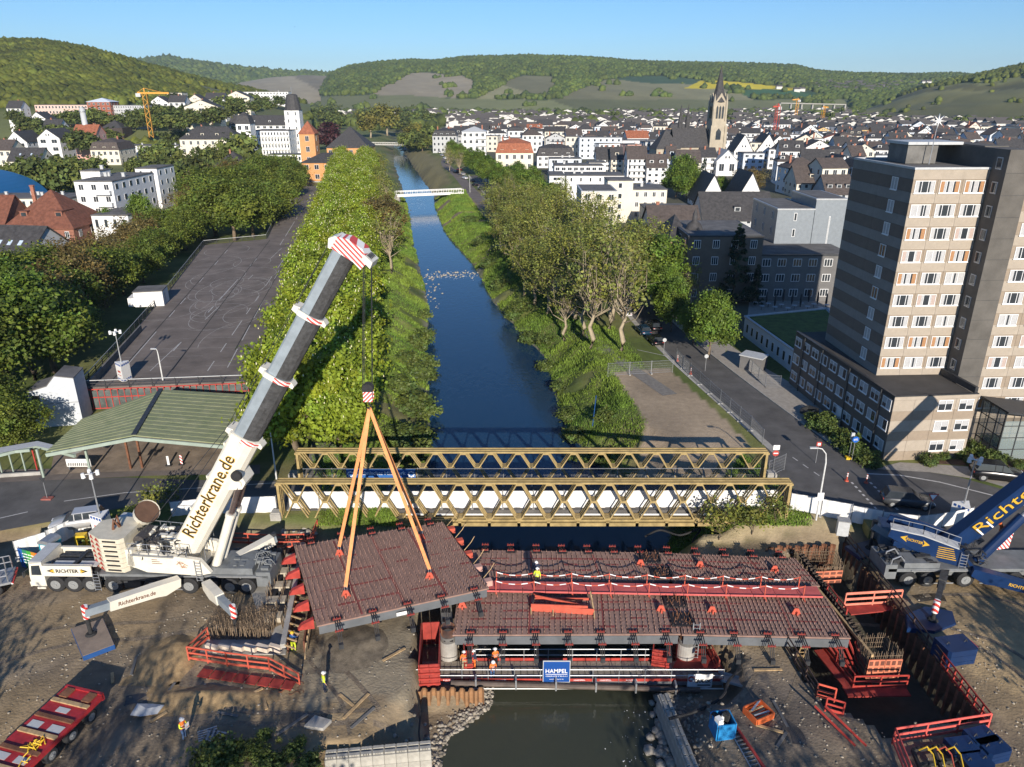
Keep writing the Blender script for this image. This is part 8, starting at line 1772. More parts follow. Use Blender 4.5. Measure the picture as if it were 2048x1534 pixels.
t=thing('tarpaulin_heap','dark purple tarpaulin heap behind the crane carrier','tarpaulin',W(180,1135,ZS));mb=MB();mb.tube([(-1.2,0,.2),(-.4,.3,.6),(.5,0,.7),(1.3,.2,.2)],[.1,.55,.5,.1],8);mb.build('cloth',M('tarp_purple',(.06,.06,.11),.8),t)
# debris, white sacks behind the crane
for i in range(14):
 p=W(235+i*4.3,random.uniform(1022,1050),-.4);me=blobs('rubble_sack',np.zeros((1,3)),np.array([random.uniform(.35,.7)]),M('sack_white',(.58,.55,.50),.9,var=.2),np.ones((1,3)),.7,.2);ob('rubble_sack',me,None,p,label='pale rubble sack heaped behind the white crane, '+ordinal(i+1)+' from the left',cat='sack',group='pale rubble sacks')
for i in range(12):
 p=W(560+i*7,random.uniform(1046,1066),-.8);me=blobs('rubble_stone',np.zeros((1,3)),np.array([random.uniform(.2,.45)]),m_stone,np.ones((1,3)),.7,.25);ob('rubble_stone',me,None,p,label='broken stone heaped below the left end of the truss bridge, '+ordinal(i+1)+' from left',cat='stone',group='rubble below the truss bridge')
# ---------------------------------------------------------------- canopy, stair tower, car park front
m_canopy=M('canopy_green',(.21,.24,.125),.8,var=.2,scale=.8,bump=.3,bscale=4,col2=(.31,.32,.18));m_cang=M('canopy_steel',(.30,.36,.30),.6,var=.1)
cp=thing('bus_canopy','open hall with green ribbed gable roof on steel frames','canopy',W(300,940,0));ZC,ZR=3.6,4.7
FLp,FRd,FRp=W(92,905,ZC),W(268,872,ZR),W(486,892,ZC);BLp,BRd,BRp=W(165,838,ZC),W(322,780,ZR),W(492,790,ZC)
def roof_side(a,b,c,d,nm):
 k=26
 for i in range(k):
  p,q,r,s=a.lerp(b,i/k),a.lerp(b,(i+1)/k),d.lerp(c,(i+1)/k),d.lerp(c,i/k);up=Vector((0,0,.07 if i%2 else.1));mb=MB();mb.add([p+up,q+up,r+up,s+up,p,q,r,s],[(0,1,2,3),(7,6,5,4),(0,4,5,1),(1,5,6,2),(2,6,7,3),(3,7,4,0)]);o=mb.build('roof_sheet',m_canopy,cp,world=True)
roof_side(FLp,BLp,BRd,FRd,'l');roof_side(FRd,BRd,BRp,FRp,'r')
mb=MB();mb.beam(FRd+Vector((0,0,.16)),BRd+Vector((0,0,.16)),.5,.08);mb.build('ridge_cap',m_dark,cp,world=True)
for a,b in((FLp,FRd),(FRd,FRp)):mb=MB();mb.beam(a-Vector((0,.1,.25)),b-Vector((0,.1,.25)),.2,.35);mb.build('frame_beam',m_cang,cp,world=True)
for a,b in((BLp,BRd),(BRd,BRp)):mb=MB();mb.beam(a-Vector((0,0,.3)),b-Vector((0,0,.3)),.2,.4);mb.build('frame_beam',m_cang,cp,world=True)
for(px,py,mt)in((182,948,m_cang),(262,938,m_rust),(285,936,m_rust),(88,955,m_cang),(480,945,m_cang),(240,880,m_cang),(400,880,m_cang)):p=W(px,py,0);mb=MB();mb.bb(-.1,.1,-.1,.1,0,ZC-.3);o=ob('column',mb.mesh('column',mt),cp,p-cp.location)
sheet('canopy_floor',[W(*p)for p in[(100,950),(190,945),(470,938),(486,905),(400,870),(170,860),(110,900)]],M('worn_paving',(.24,.19,.145),.9,var=.3,scale=.6,tex='World'),.045)
lc=thing('small_canopy','narrow glazed canopy frame at the left edge beside the green roof','canopy',W(40,940,0));
for px,py in((5,948),(28,946),(52,943),(75,940)):ob('column',MB().bb(-.06,.06,-.06,.06,0,3.0).mesh('column',m_red if px==75 else m_cang),lc,W(px,py,0)-lc.location)
for a,b in(((-30,918),(72,892)),((72,892),(150,912)),((-30,908),(60,900))):mb=MB();mb.beam(W(*a,3.1),W(*b,3.1),.25,.3);mb.build('beam',m_cang,lc,world=True)
mb=MB();q=[W(*p,3.3)for p in[(-30,912),(72,892),(150,908),(165,903),(75,882),(-30,900)]];mb.add(q,[(0,1,4,5),(1,2,3,4)]);mb.build('roof_strip',m_lgrey,lc,world=True);mb=MB();mb.beam(W(-10,952,.2),W(82,946,.2),.25,.4);mb.build('base_wall',m_conc,lc,world=True)
# stair tower
a=W(84,860,0);s_=scale_at(a);t=thing('stair_tower','pale concrete stair tower with stepped roof at the car park corner','building',W(72,856,0),R(12));w=88/s_
P=[(0,0),(w,0),(w,6.0),(w*.62,6.4),(w*.42,5.2),(0,4.6)];mb=MB();mb.extr(P,(0,0,0),(1,0,0),(0,0,1),(0,1,0),3.6);mb.build('wall',M('blue_grey_render',(.52,.55,.58),.85,var=.1),t)
mb=MB();mb.extr([(-.05,4.61),(w*.42,5.21),(w*.62,6.41),(w+.05,6.01),(w+.05,6.11),(w*.62,6.53),(w*.42,5.33),(-.05,4.73)],(0,-.08,0),(1,0,0),(0,0,1),(0,1,0),3.76);mb.build('roof',m_flatroof,t)
ob('door',MB().bb(.5,1.35,-.05,0,.1,2.1).mesh('door',m_whitep),t);ob('window',MB().bb(.4,1.2,-.04,0,3.2,4.1).mesh('window',m_dark),t);ob('joint',MB().bb(0,w,-.012,0,2.95,3.0).mesh('joint',m_conc_d),t);ob('plate',MB().bb(1.9,2.4,-.03,0,1.4,1.65).mesh('plate',m_whitep),t)
# glazed front with red mullions
fr=thing('glazed_front','glazed wall with red mullions under the edge of the car park','wall',W(165,775,ZD));fa,fb=PARK[0]-Vector((-.6,.35,0)),PARK[1]-Vector((0,.35,0));d=(fb-fa);l=d.length;d/=l
for i in range(26):p=fa+d*l*i/25;ob('mullion',MB().bb(-.05,.05,-.06,.06,.2-ZD,-.1).mesh('mullion',m_red if i%4==0 else M('mullion_red',(.34,.05,.045),.7)),fr,Vector((p.x,p.y,ZD))-fr.location)
for i in range(25):p,q=fa+d*(l*i/25+.06),fa+d*(l*(i+1)/25-.06);mb=MB();mb.beam(Vector((p.x,p.y,1.4)),Vector((q.x,q.y,1.4)),.03,2.5);mb.build('pane',M('dull_glass',(.10,.115,.11),.25,var=.5,scale=.5),fr,world=True)
for z in(.3,1.8,ZD-.1):mb=MB();mb.beam(Vector((fa.x,fa.y-.05,z)),Vector((fb.x,fb.y-.05,z)),.08,.12);mb.build('transom',m_red,fr,world=True)
def steel_rail(label,pts,z,group='car park railings',h=1.1):
 P=[W(*p,z)for p in pts];t=thing('railing',label,'railing',P[0],group=group);po=MB().bb(-.05,.05,-.05,.05,0,h).mesh('post',m_dark);org=t.location.copy()
 for a,b in zip(P[:-1],P[1:]):
  k=max(1,int((b-a).length/2.6))
  for i in range(k+1):ob('post',po,t,a.lerp(b,i/k)-org)
  for zz in(.35,.7,h):mb=MB();mb.beam(a+Vector((0,0,zz)),b+Vector((0,0,zz)),.05,.09);mb.build('rail',m_lgrey if zz==h else m_dark,t,world=True)
 return t
steel_rail('grey railing along the near edge of the car park',[(165,778),(490,766)],ZD);steel_rail('grey railing along the left edge of the car park',[(165,776),(262,668),(330,590),(408,490)],ZD);steel_rail('grey railing at the recessed corner of the car park',[(408,490),(533,478),(583,372)],ZD)
t=thing('ramp_wall','low parapet of the ramp down from the car park','wall',W(262,670,ZD));mb=MB();mb.beam(W(182,765,ZD+.5),W(282,655,ZD+.5),.2,.9);mb.build('parapet',m_conc_d,t,world=True)
# white hut on the car park
t=thing('hut','white hut with dark flat roof on the left side of the car park','hut',W(300,613,ZD),R(12));s_=scale_at(W(300,613,ZD));w=54/s_;ob('wall',MB().bb(-w/2,w/2,0,4.2,0,2.6).mesh('wall',m_white),t);ob('roof',MB().bb(-w/2-.1,w/2+.1,-.1,4.3,2.6,2.75).mesh('roof',m_flatroof),t);ob('door',MB().bb(w/2,w/2+.04,1,1.9,0,2.0).mesh('door',m_lgrey),t);ob('locker',MB().bb(-w/2-1.2,-w/2,.5,3.5,0,1.5).mesh('locker',m_white),t)
# advertising pillar of the camera mast on the car park
def poster_mast(label,base,h,mast,rz=20,group='camera masts with poster boxes'):
 t=thing('camera_mast',label,'mast',base,R(rz),group);a=[(.95*math.cos(x),.95*math.sin(x))for x in(R(-90),R(30),R(150))];mb=MB();mb.prism(a,.1,h);mb.build('poster_box',m_whitep,t)
 mb=MB()
 for e in range(3):
  p,q=Vector((*a[e],0)),Vector((*a[(e+1)%3],0));d=(q-p).normalized();n_=Vector((d.y,-d.x,0))
  for k in range(4):mb.extr([(.15+.38*k,h-.35),(.4+.38*k,h-.35),(.4+.38*k,h-.1),(.15+.38*k,h-.1)],p,d,(0,0,1),n_,.015);mb.extr([(.15+.38*k,.25),(.4+.38*k,.25),(.4+.38*k,.5),(.15+.38*k,.5)],p,d,(0,0,1),n_,.015)
 mb.build('blue_square',M('poster_blue',(.02,.08,.30),.5),t,kind='stuff');mb=MB();p,q=Vector((*a[2],0)),Vector((*a[0],0));d=(q-p).normalized();n_=Vector((d.y,-d.x,0));mb.extr([(.3,h*.35),(1.3,h*.35),(1.3,h*.38),(.3,h*.38)],p,d,(0,0,1),n_,.015);mb.extr([(.45,h*.5),(1.2,h*.5),(1.2,h*.6),(.45,h*.6)],p,d,(0,0,1),n_,.015);mb.build('print',M('poster_red',(.45,.08,.06),.5),t,kind='stuff')
 mb=MB();mb.tube([(0,0,h),(0,0,mast)],[.09,.05],6);mb.build('pole',m_grey,t);mb=MB()
 for i in range(4):x=i*1.57;mb.tube([(0,0,mast),(.55*math.cos(x),.55*math.sin(x),mast+.1)],.04,4);mb.tube([(.55*math.cos(x),.55*math.sin(x),mast-.2),(.6*math.cos(x),.6*math.sin(x),mast+.25)],[.2,.14],8)
 mb.build('camera_head',m_whitep,t,kind='stuff');return t
poster_mast('white poster box with camera mast on the car park edge',W(250,762,ZD),2.6,6.6)
poster_mast('white poster box with camera mast between the silver car and the white crane',W(210,1075,-.6),2.5,6.6,35)
poster_mast('camera mast with dark poster box behind the blue crane',W(1920,1040,-.2),1.8,6.4,5)
# ---------------------------------------------------------------- vehicles, signs, fences, people
_car={}
def car(label,base,rz,col,kind='car',group=None,cat='car',far=False):
 """side profile lofted with tucked-in flanks and a narrower glasshouse"""
 L_,Wd,H_={'car':(4.3,1.8,1.48),'suv':(4.7,1.9,1.68),'van':(5.0,2.0,1.95)}[kind];key=(kind,col)
 t=thing('parked_car' if kind!='van' else 'van',label,cat,base,rz,group)
 if key not in _car:
  m=M('car_paint_%s'%'_'.join('%02d'%int(c*99)for c in col),col,.25,metal=.3,var=.03,spec=.6);hw=Wd/2
  S=[(-.5,.42,.70,.86),(-.47,.30,.82,.95),(-.36,.22,.92,1),(-.1,.2,.95,1),(.2,.2,.92,1),(.36,.22,.86,.99),(.46,.3,.74,.93),(.5,.42,.62,.84)]
  b=MB();zs=H_/1.48
  for x,z0,z1,ww in S:
   zz=(z0,(z0+z1)*.5,z1-.08,z1);wv=(.9,1.0,.97,.86);b.v+=[(x*L_,-hw*ww*v,z*zs)for z,v in zip(zz,wv)]+[(x*L_,hw*ww*v,z*zs)for z,v in zip(zz[::-1],wv[::-1])]
  n=len(S)
  for i in range(n-1):
   for j in range(8):b.f.append((i*8+j,i*8+(j+1)%8,(i+1)*8+(j+1)%8,(i+1)*8+j));b.m.append(0)
  b.f+=[tuple(range(8))[::-1],tuple((n-1)*8+j for j in range(8))];b.m+=[0,0]
  back=-.46 if kind!='car' else-.40;g=MB();z0,z1=.9*zs,H_;A=[(back*L_,.82),(.24*L_,.82)];B=[((back+.06)*L_,.66),(.06*L_,.66)]
  lo=[(A[0][0],-hw*.84,z0),(A[1][0],-hw*.84,z0),(A[1][0],hw*.84,z0),(A[0][0],hw*.84,z0)];hi=[(B[0][0],-hw*.68,z1-.06),(B[1][0],-hw*.68,z1-.06),(B[1][0],hw*.68,z1-.06),(B[0][0],hw*.68,z1-.06)]
  g.add(lo+hi,[(0,1,5,4),(1,2,6,5),(2,3,7,6),(3,0,4,7),(4,5,6,7)])
  r=MB();r.add([(x,y,z1-.055)for x,y,z in hi]+[(x*.95+.02*(-1 if x<0 else 1)*0,y*.9,z1)for x,y,z in hi],[(0,1,5,4),(1,2,6,5),(2,3,7,6),(3,0,4,7),(4,5,6,7)])
  for f in(-.42*L_*.5 if kind=='car' else-.6,.1):
   for s in(-1,1):r.beam((f,s*hw*.85,z0),(f,s*hw*.69,z1-.05),.07,.05)
  _car[key]=(b.mesh('body',m,True),g.mesh('windows',m_glass),r.mesh('roof',m),hw,L_,zs)
 bm,gm,rm,hw,L_,zs=_car[key]
 ob('body',bm,t);ob('windows',gm,t);ob('roof',rm,t)
 for x in(-.31,.31):
  for s in(-1,1):wheel(t,x*L_,s*(hw-.13),r=.33*zs,w=.22,side=s)
 if 'hl' not in _car:_car['hl']=MB().bb(-.04,.04,-.2,.2,-.07,.07).mesh('headlight',m_whitep);_car['tl']=MB().bb(-.04,.04,-.16,.16,-.08,.08).mesh('tail_light',m_red)
 for s in(-1,1):ob('headlight',_car['hl'],t,(.485*L_,s*hw*.62,.62*zs));ob('tail_light',_car['tl'],t,(-.49*L_,s*hw*.65,.68*zs))
 return t
BLK,DBL,WHT,SIL,GRY,RDC=(.012,.012,.014),(.015,.05,.09),(.75,.75,.75),(.5,.5,.5),(.07,.075,.08),(.3,.02,.02)
sa=math.atan2(SL[5].y-SL[7].y,SL[5].x-SL[7].x)
for lab,px,col,k in(('black car parked nearest on the embankment street',(1310,686),BLK,'car'),('dark blue car parked behind the nearest black car',(1286,666),DBL,'car'),('black car parked opposite the dark blue car',(1306,658),BLK,'suv'),('white car parked under the bare trees on the embankment street',(1249,630),WHT,'car'),('white car parked beside the pale tree trunks',(1330,628),WHT,'car')):
 car(lab,W(*px,.03),sa,col,k,'cars parked on the embankment street')
for i,(px,col)in enumerate([((912,346),BLK),((918,341),RDC),((930,358),WHT),((944,364),BLK),((950,372),BLK),((925,350),SIL),((962,380),GRY),((890,318),WHT),((884,312),SIL),((878,306),WHT),((871,302),GRY),((898,326),SIL)]):
 car(f'{ {BLK: "black", RDC: "red", WHT: "white", SIL: "silver", GRY: "grey"}[col] } car on the far embankment road, {ordinal(i+1)} in line',W(*px,.03),R(118),col,'car','cars on the far embankment road')
car('dark grey estate car driving round the bend in the sunlight',W(1812,1010,.03),R(-14),GRY,'suv');car('black van standing on the driveway before the porch',W(1992,958,.04),R(-14),BLK,'van',cat='van')
car('silver car parked on the road behind the tarpaulin fence',W(160,1052,.03),R(196),SIL,'suv')
for i,(px,col)in enumerate([((322,485),WHT),((335,478),WHT),((300,492),SIL)]):car('car in the side street by the white apartment block, '+ordinal(i+1)+' in line',W(*px,.03),R(60),col,'car','cars by the apartment block')
def post_sign(name,label,base,h,build,cat='sign',r=.035,mat=None):
 t=thing(name,label,cat,base);mb=MB();mb.tube([(0,0,0),(0,0,h)],r,6);mb.build('post',mat or m_grey,t);build(t,h);return t
def disc(t,z,r,mat,y=-.05,th=.03,nm='disc',n=20):mb=MB();mb.tube([(0,y,z),(0,y-th,z)],[r,r],n);return mb.build(nm,mat,t)
def b_noentry(t,h):
 disc(t,h-.95,.34,m_red,nm='no_entry_disc');mb=MB();mb.bb(-.24,.24,-.095,-.08,h-1.01,h-.89);mb.build('bar',m_wht,t)
 mb=MB();mb.bb(-.34,.34,-.08,-.05,h-.55,h);mb.build('zone_plate',m_whitep,t);disc(t,h-.25,.2,M('sign_grey',(.25,.25,.26),.5),y=-.08,th=.012,nm='zone_ring');disc(t,h-.25,.14,m_wht,y=-.092,th=.008,nm='zone_centre')
post_sign('traffic_sign','red no-entry sign below a white zone plate at the bridge end',W(1546,942,0),3.1,b_noentry)
def b_bike(t,h):
 disc(t,h-.36,.36,M('sign_blue2',(.01,.10,.42),.4),nm='blue_disc');mb=MB()
 for x in(-.14,.14):mb.tube([(x+.09*math.cos(a*.7),-.085,h-.4+.09*math.sin(a*.7))for a in range(10)],.016,4)
 mb.tube([(-.14,-.085,h-.4),(-.05,-.085,h-.24),(.1,-.085,h-.24),(0,-.085,h-.4),(-.14,-.085,h-.4)],.016,4);mb.tube([(.14,-.085,h-.4),(.08,-.085,h-.2),(.16,-.085,h-.2)],.016,4);mb.build('bicycle_symbol',m_wht,t)
post_sign('traffic_sign','round blue bicycle sign on a post beside the office wing',W(1703,922,0),3.0,b_bike)
def b_box(t,h):mb=MB();mb.bb(-.18,.18,-.1,.1,h-.8,h);mb.build('signal_box',m_lgrey,t);ob('yellow_foot',MB().bb(-.35,.35,-.25,.25,0,.3).mesh('yellow_foot',m_yellow),t)
post_sign('signal_post','grey signal box on a post with yellow foot beside the bicycle sign',W(1697,918,0),3.2,b_box,'signal')
def b_yield(t,h):
 mb=MB();mb.extr([(-.5,h),(.5,h),(0,h-.85)][::-1],(0,-.05,0),(1,0,0),(0,0,1),(0,-1,0),.03);mb.build('red_triangle',m_red,t);mb=MB();mb.extr([(-.34,h-.1),(.34,h-.1),(0,h-.66)][::-1],(0,-.081,0),(1,0,0),(0,0,1),(0,-1,0),.01);mb.build('white_triangle',m_wht,t)
post_sign('traffic_sign','give-way triangle sign at the bend before the blue crane',W(1856,1035,0),2.6,b_yield)
def b_mirror(t,h):mb=MB();mb.box((0,-.1,h-.25),(.55,.06,.5));mb.build('red_board',m_red,t);mb=MB();mb.box((0,-.14,h-.25),(.3,.02,.28));mb.build('white_field',m_wht,t)
post_sign('traffic_sign','small red and white sign on a thin post at the street bend',W(1631,926,0),2.6,b_mirror)
post_sign('traffic_sign','grey sign seen from behind on the verge of the left road',W(95,998,0),2.4,lambda t,h:[mb:=MB(),mb.extr([(-.3,h),(.3,h),(0,h-.55)],(0,0,0),(1,0,0),(0,0,1),(0,-1,0),.04),mb.build('triangle',m_dark,t),ob('foot',MB().bb(-.5,.5,-.3,.3,0,.15).mesh('foot',M('foot_red',(.3,.1,.08),.9)),t)])
for lab,px in(('round sign on a post at the end of the parked cars',(1327,708)),('small sign on a post on the pavement by the green tree',(1410,742))):post_sign('traffic_sign',lab,W(*px,0),2.6,lambda t,h:disc(t,h-.3,.3,m_lgrey))
# street lamps
def lamp(label,base,h,reach,rz=0,group='street lamps'):
 t=thing('street_lamp',label,'lamp',base,rz,group);mb=MB();mb.tube([(0,0,0),(0,0,h*.8),(-reach*.12,0,h*.92),(-reach*.5,0,h*.985),(-reach,0,h)],[.09,.07,.055,.05,.045],7);mb.build('pole',M('lamp_white',(.62,.62,.60),.5),t);mb=MB();mb.box((-reach-.25,0,h),(.7,.22,.12));mb.build('lamp_head',m_lgrey,t);return t
t=lamp('white curved street lamp behind the tarpaulin fence at the junction',W(1632,1040,0),7.6,1.1);ob('plate',MB().bb(-.3,.3,-.14,-.1,2.2,3.0).mesh('plate',m_whitep),t)
lamp('thin straight street lamp at the left end of the truss bridge',W(553,958,0),6.2,.1);lamp('tall thin lamp at the near right corner of the car park',W(326,762,ZD),4.4,.2);lamp('grey lamp post on the street by the distant footbridge',W(940,385,0),7,.6,1.2)
t=thing('blue_post','thin blue post standing on the right river bank','post',W(1185,852,-2.0));mb=MB();mb.tube([(0,0,0),(.3,0,4.2)],.06,6);mb.build('post',m_blue,t)
bo=MB().tube([(0,0,0),(0,0,.12),(0,0,.12),(0,0,1.0)],[.22,.2,.07,.06],8).mesh('post',m_redo);br=MB().tube([(0,0,0),(0,0,.14)],.078,8).mesh('reflector',m_wht)
for i,px in enumerate([(1693,962),(1732,966),(1355,722),(1381,748)]):t=thing('bollard',['red flexible bollard left of the lane mouth','red flexible bollard right of the lane mouth','red bollard at the end of the street edge line','red bollard on the construction fence line'][i],'bollard',W(*px,.03),group='red bollards');ob('post',bo,t);ob('reflector',br,t,(0,0,.55));ob('reflector',br,t,(0,0,.8))
for i,px in enumerate([(338,932),(364,930)]):t=thing('delineator',['left of two white delineators under the canopy','right red-striped delineator under the canopy'][i],'delineator',W(*px,0),group='delineators');ob('board',MB().bb(-.12,.12,-.03,.03,.15,1.2).mesh('board',m_warn if i else m_whitep),t);ob('foot',MB().bb(-.3,.3,-.2,.2,0,.15).mesh('foot',m_black),t)
t=thing('barrier_board','white barrier board with black hatching under the green canopy','barrier',W(160,938,0));ob('board',MB().bb(-1.3,1.3,-.04,.04,.3,1.2).mesh('board',m_whitep),t);mb=MB();[mb.extr([(-1.2+.2*k,.4),(-1.1+.2*k,.4),(-1.02+.2*k,.75),(-1.12+.2*k,.75)],(0,-.05,0),(1,0,0),(0,0,1),(0,-1,0),.005)for k in range(12)];mb.build('hatching',m_text,t,kind='stuff');[ob('leg',MB().bb(-.05,.05,-.2,.2,0,.3).mesh('leg',m_grey),t,(x,0,0))for x in(-1,1)]
# wire site fences
fence_line('site_fence','wire site fence across the end of the promenade',[W(1215,752,0),W(1345,745,0)],'mesh','wire site fences')
fence_line('site_fence','long wire site fence along the street beside the bare plot',[W(1352,722,0),W(1380,752,0),W(1440,808,0),W(1500,862,0),W(1525,890,0)],'mesh','wire site fences')
fence_line('site_fence','short wire fence at the right end of the far truss',[W(1535,955,0),W(1568,940,0)],'mesh','wire site fences')
fence_line('site_fence','dark wire fence in front of the lawn beside the office wing',[W(1490,735,0),W(1530,775,0),W(1560,778,0)],'mesh','wire site fences')
t=thing('bin_store','dark grey bin store with flat roof beside the pavement','shelter',W(1505,738,0),R(-38));ob('wall',MB().bb(-1.6,1.6,-1.2,1.2,0,2.1).mesh('wall',m_greyconc),t);ob('roof',MB().bb(-1.75,1.75,-1.35,1.35,2.1,2.25).mesh('roof',m_lgrey),t);ob('poster',MB().bb(-1.64,-1.6,-.7,.5,.6,1.8).mesh('poster',m_whitep),t)
open_box('planter','dark square planter box on the pavement near the office wing','planter',(1618,826),.13,1.8,1.4,.6,38,m_dark,.2)
t=thing('transformer_cabinet','grey switch cabinet by the pit behind the tarpaulin fence','cabinet',W(1683,1068,-.6),R(-15));ob('cabinet',MB().bb(-.5,.5,-.4,.4,0,1.5).mesh('cabinet',m_lgrey),t);ob('roof',MB().bb(-.55,.55,-.45,.45,1.5,1.58).mesh('roof',m_grey),t)
for i,(px,rz)in enumerate([((1790,1085),12),((1745,1070),18)]):
 t=thing('site_container',['grey-blue site container behind the blue crane','olive equipment box behind the blue crane'][i],'container',W(*px,-.6),R(rz-25));w=(3.2,1.4)[i];ob('shell',MB().bb(-w/2,w/2,-.9,.9,.1,(2.0,1.1)[i]).mesh('shell',[m_bluew if False else M('container_blue',(.16,.22,.29),.6),M('olive_box',(.16,.15,.05),.7)][i]),t);ob('door',MB().bb(-.4,.4,-.93,-.9,.2,(1.9,1.0)[i]).mesh('door',m_grey),t)
# pavement furniture of the hotel terrace
pb=MB().tube([(0,0,0),(0,0,.9),(0,0,2.4),(0,0,2.6)],[.05,.22,.14,.03],8).mesh('folded_canopy',m_dark);tb=MB().cyl((0,0,.73),.5,.05,12).mesh('table_top',m_lgrey);tl=MB().tube([(0,0,0),(0,0,.7)],.05,6).mesh('leg',m_dark)
for i in range(9):t=thing('parasol',f'folded dark parasol on the hotel terrace, {ordinal(i+1)} from the left','parasol',W(1515+17*i,604+(i%3)*5,.04),group='folded parasols');ob('folded_canopy',pb,t);ob('pole',MB().tube([(0,0,0),(0,0,2.7)],.03,5).mesh('pole',m_grey),t)
for i in range(12):t=thing('terrace_table',f'small terrace table, {ordinal(i+1)} from the left','table',W(1510+13*i,612+(i*7%12),.04),group='terrace tables');ob('table_top',tb,t);ob('leg',tl,t)
# cranes far away
def tower_crane(label,px,pyb,pyt,D,arm,col,rz=0):
 b=WY(px,pyb,D);h=WY(px,pyt,b.y).z-b.z;t=thing('tower_crane',label,'tower crane',b,R(rz));m=M('far_crane_'+col,{'orange':(.62,.28,.02),'red':(.5,.08,.05),'white':(.7,.7,.68)}[col],.5);w=1.3 if D>400 else 1.0
 mb=MB()
 for x in(-w,w):
  for y in(-w,w):mb.beam((x,y,0),(x,y,h*.9),.24,.24,(1,0,0))
 k=int(h/2.8)
 for i in range(k):
  z0,z1=h*.9*i/k,h*.9*(i+1)/k;s=1 if i%2 else-1;mb.beam((-w*s,-w,z0),(w*s,-w,z1),.25,.25,(0,1,0));mb.beam((w,-w*s,z0),(w,w*s,z1),.25,.25,(1,0,0))
 mb.build('mast',m,t);mb=MB();mb.beam((-arm*.3,0,h*.9),(arm,0,h*.9),.9,1.1);mb.beam((0,0,h*.9),(0,0,h),.6,.6,(1,0,0));mb.beam((0,0,h),(arm*.7,0,h*.9+.5),.2,.2);mb.beam((0,0,h),(-arm*.28,0,h*.9+.5),.2,.2);mb.build('jib',m,t);mb=MB();mb.box((-arm*.27,0,h*.9-1.2),(3,1.6,2.2));mb.build('counterweight',m_lgrey,t);return t
tower_crane('orange tower crane in front of the clinic on the left',304,275,176,520,15,'orange',10);tower_crane('small orange crane jib among the trees left of the white hotel',440,226,218,640,12,'orange',15)
tower_crane('red and white crane mast right of the church',1550,268,207,620,5,'red',200);tower_crane('orange crane mast standing behind the town on the right',1592,230,196,900,6,'orange',170);tower_crane('small orange crane to the right of the tall orange crane mast',1645,236,212,900,6,'orange',20)
t=thing('road_viaduct','long low road viaduct below the rape field','bridge',WY(1600,207,1450));q0,q1=WY(1560,206,1400),WY(1690,209,1400);mb=MB();mb.beam(q0,q1,10,1.6);mb.build('deck',m_conc,t,world=True);[ob('pier',MB().bb(-1.2,1.2,-3,3,-9,0).mesh('pier',m_conc),t,q0.lerp(q1,i/6)-t.location)for i in range(7)]
t=thing('bird','small dark bird high in the sky','bird',WY(588,54,300));mb=MB();mb.add([(-.8,0,.3),(0,.3,0),(0,-.3,0),(.8,0,.3),(0,0,.12),(0,0,-.12)],[(0,2,1),(1,2,3),(1,4,2),(1,2,5)]);mb.build('body',m_black,t)
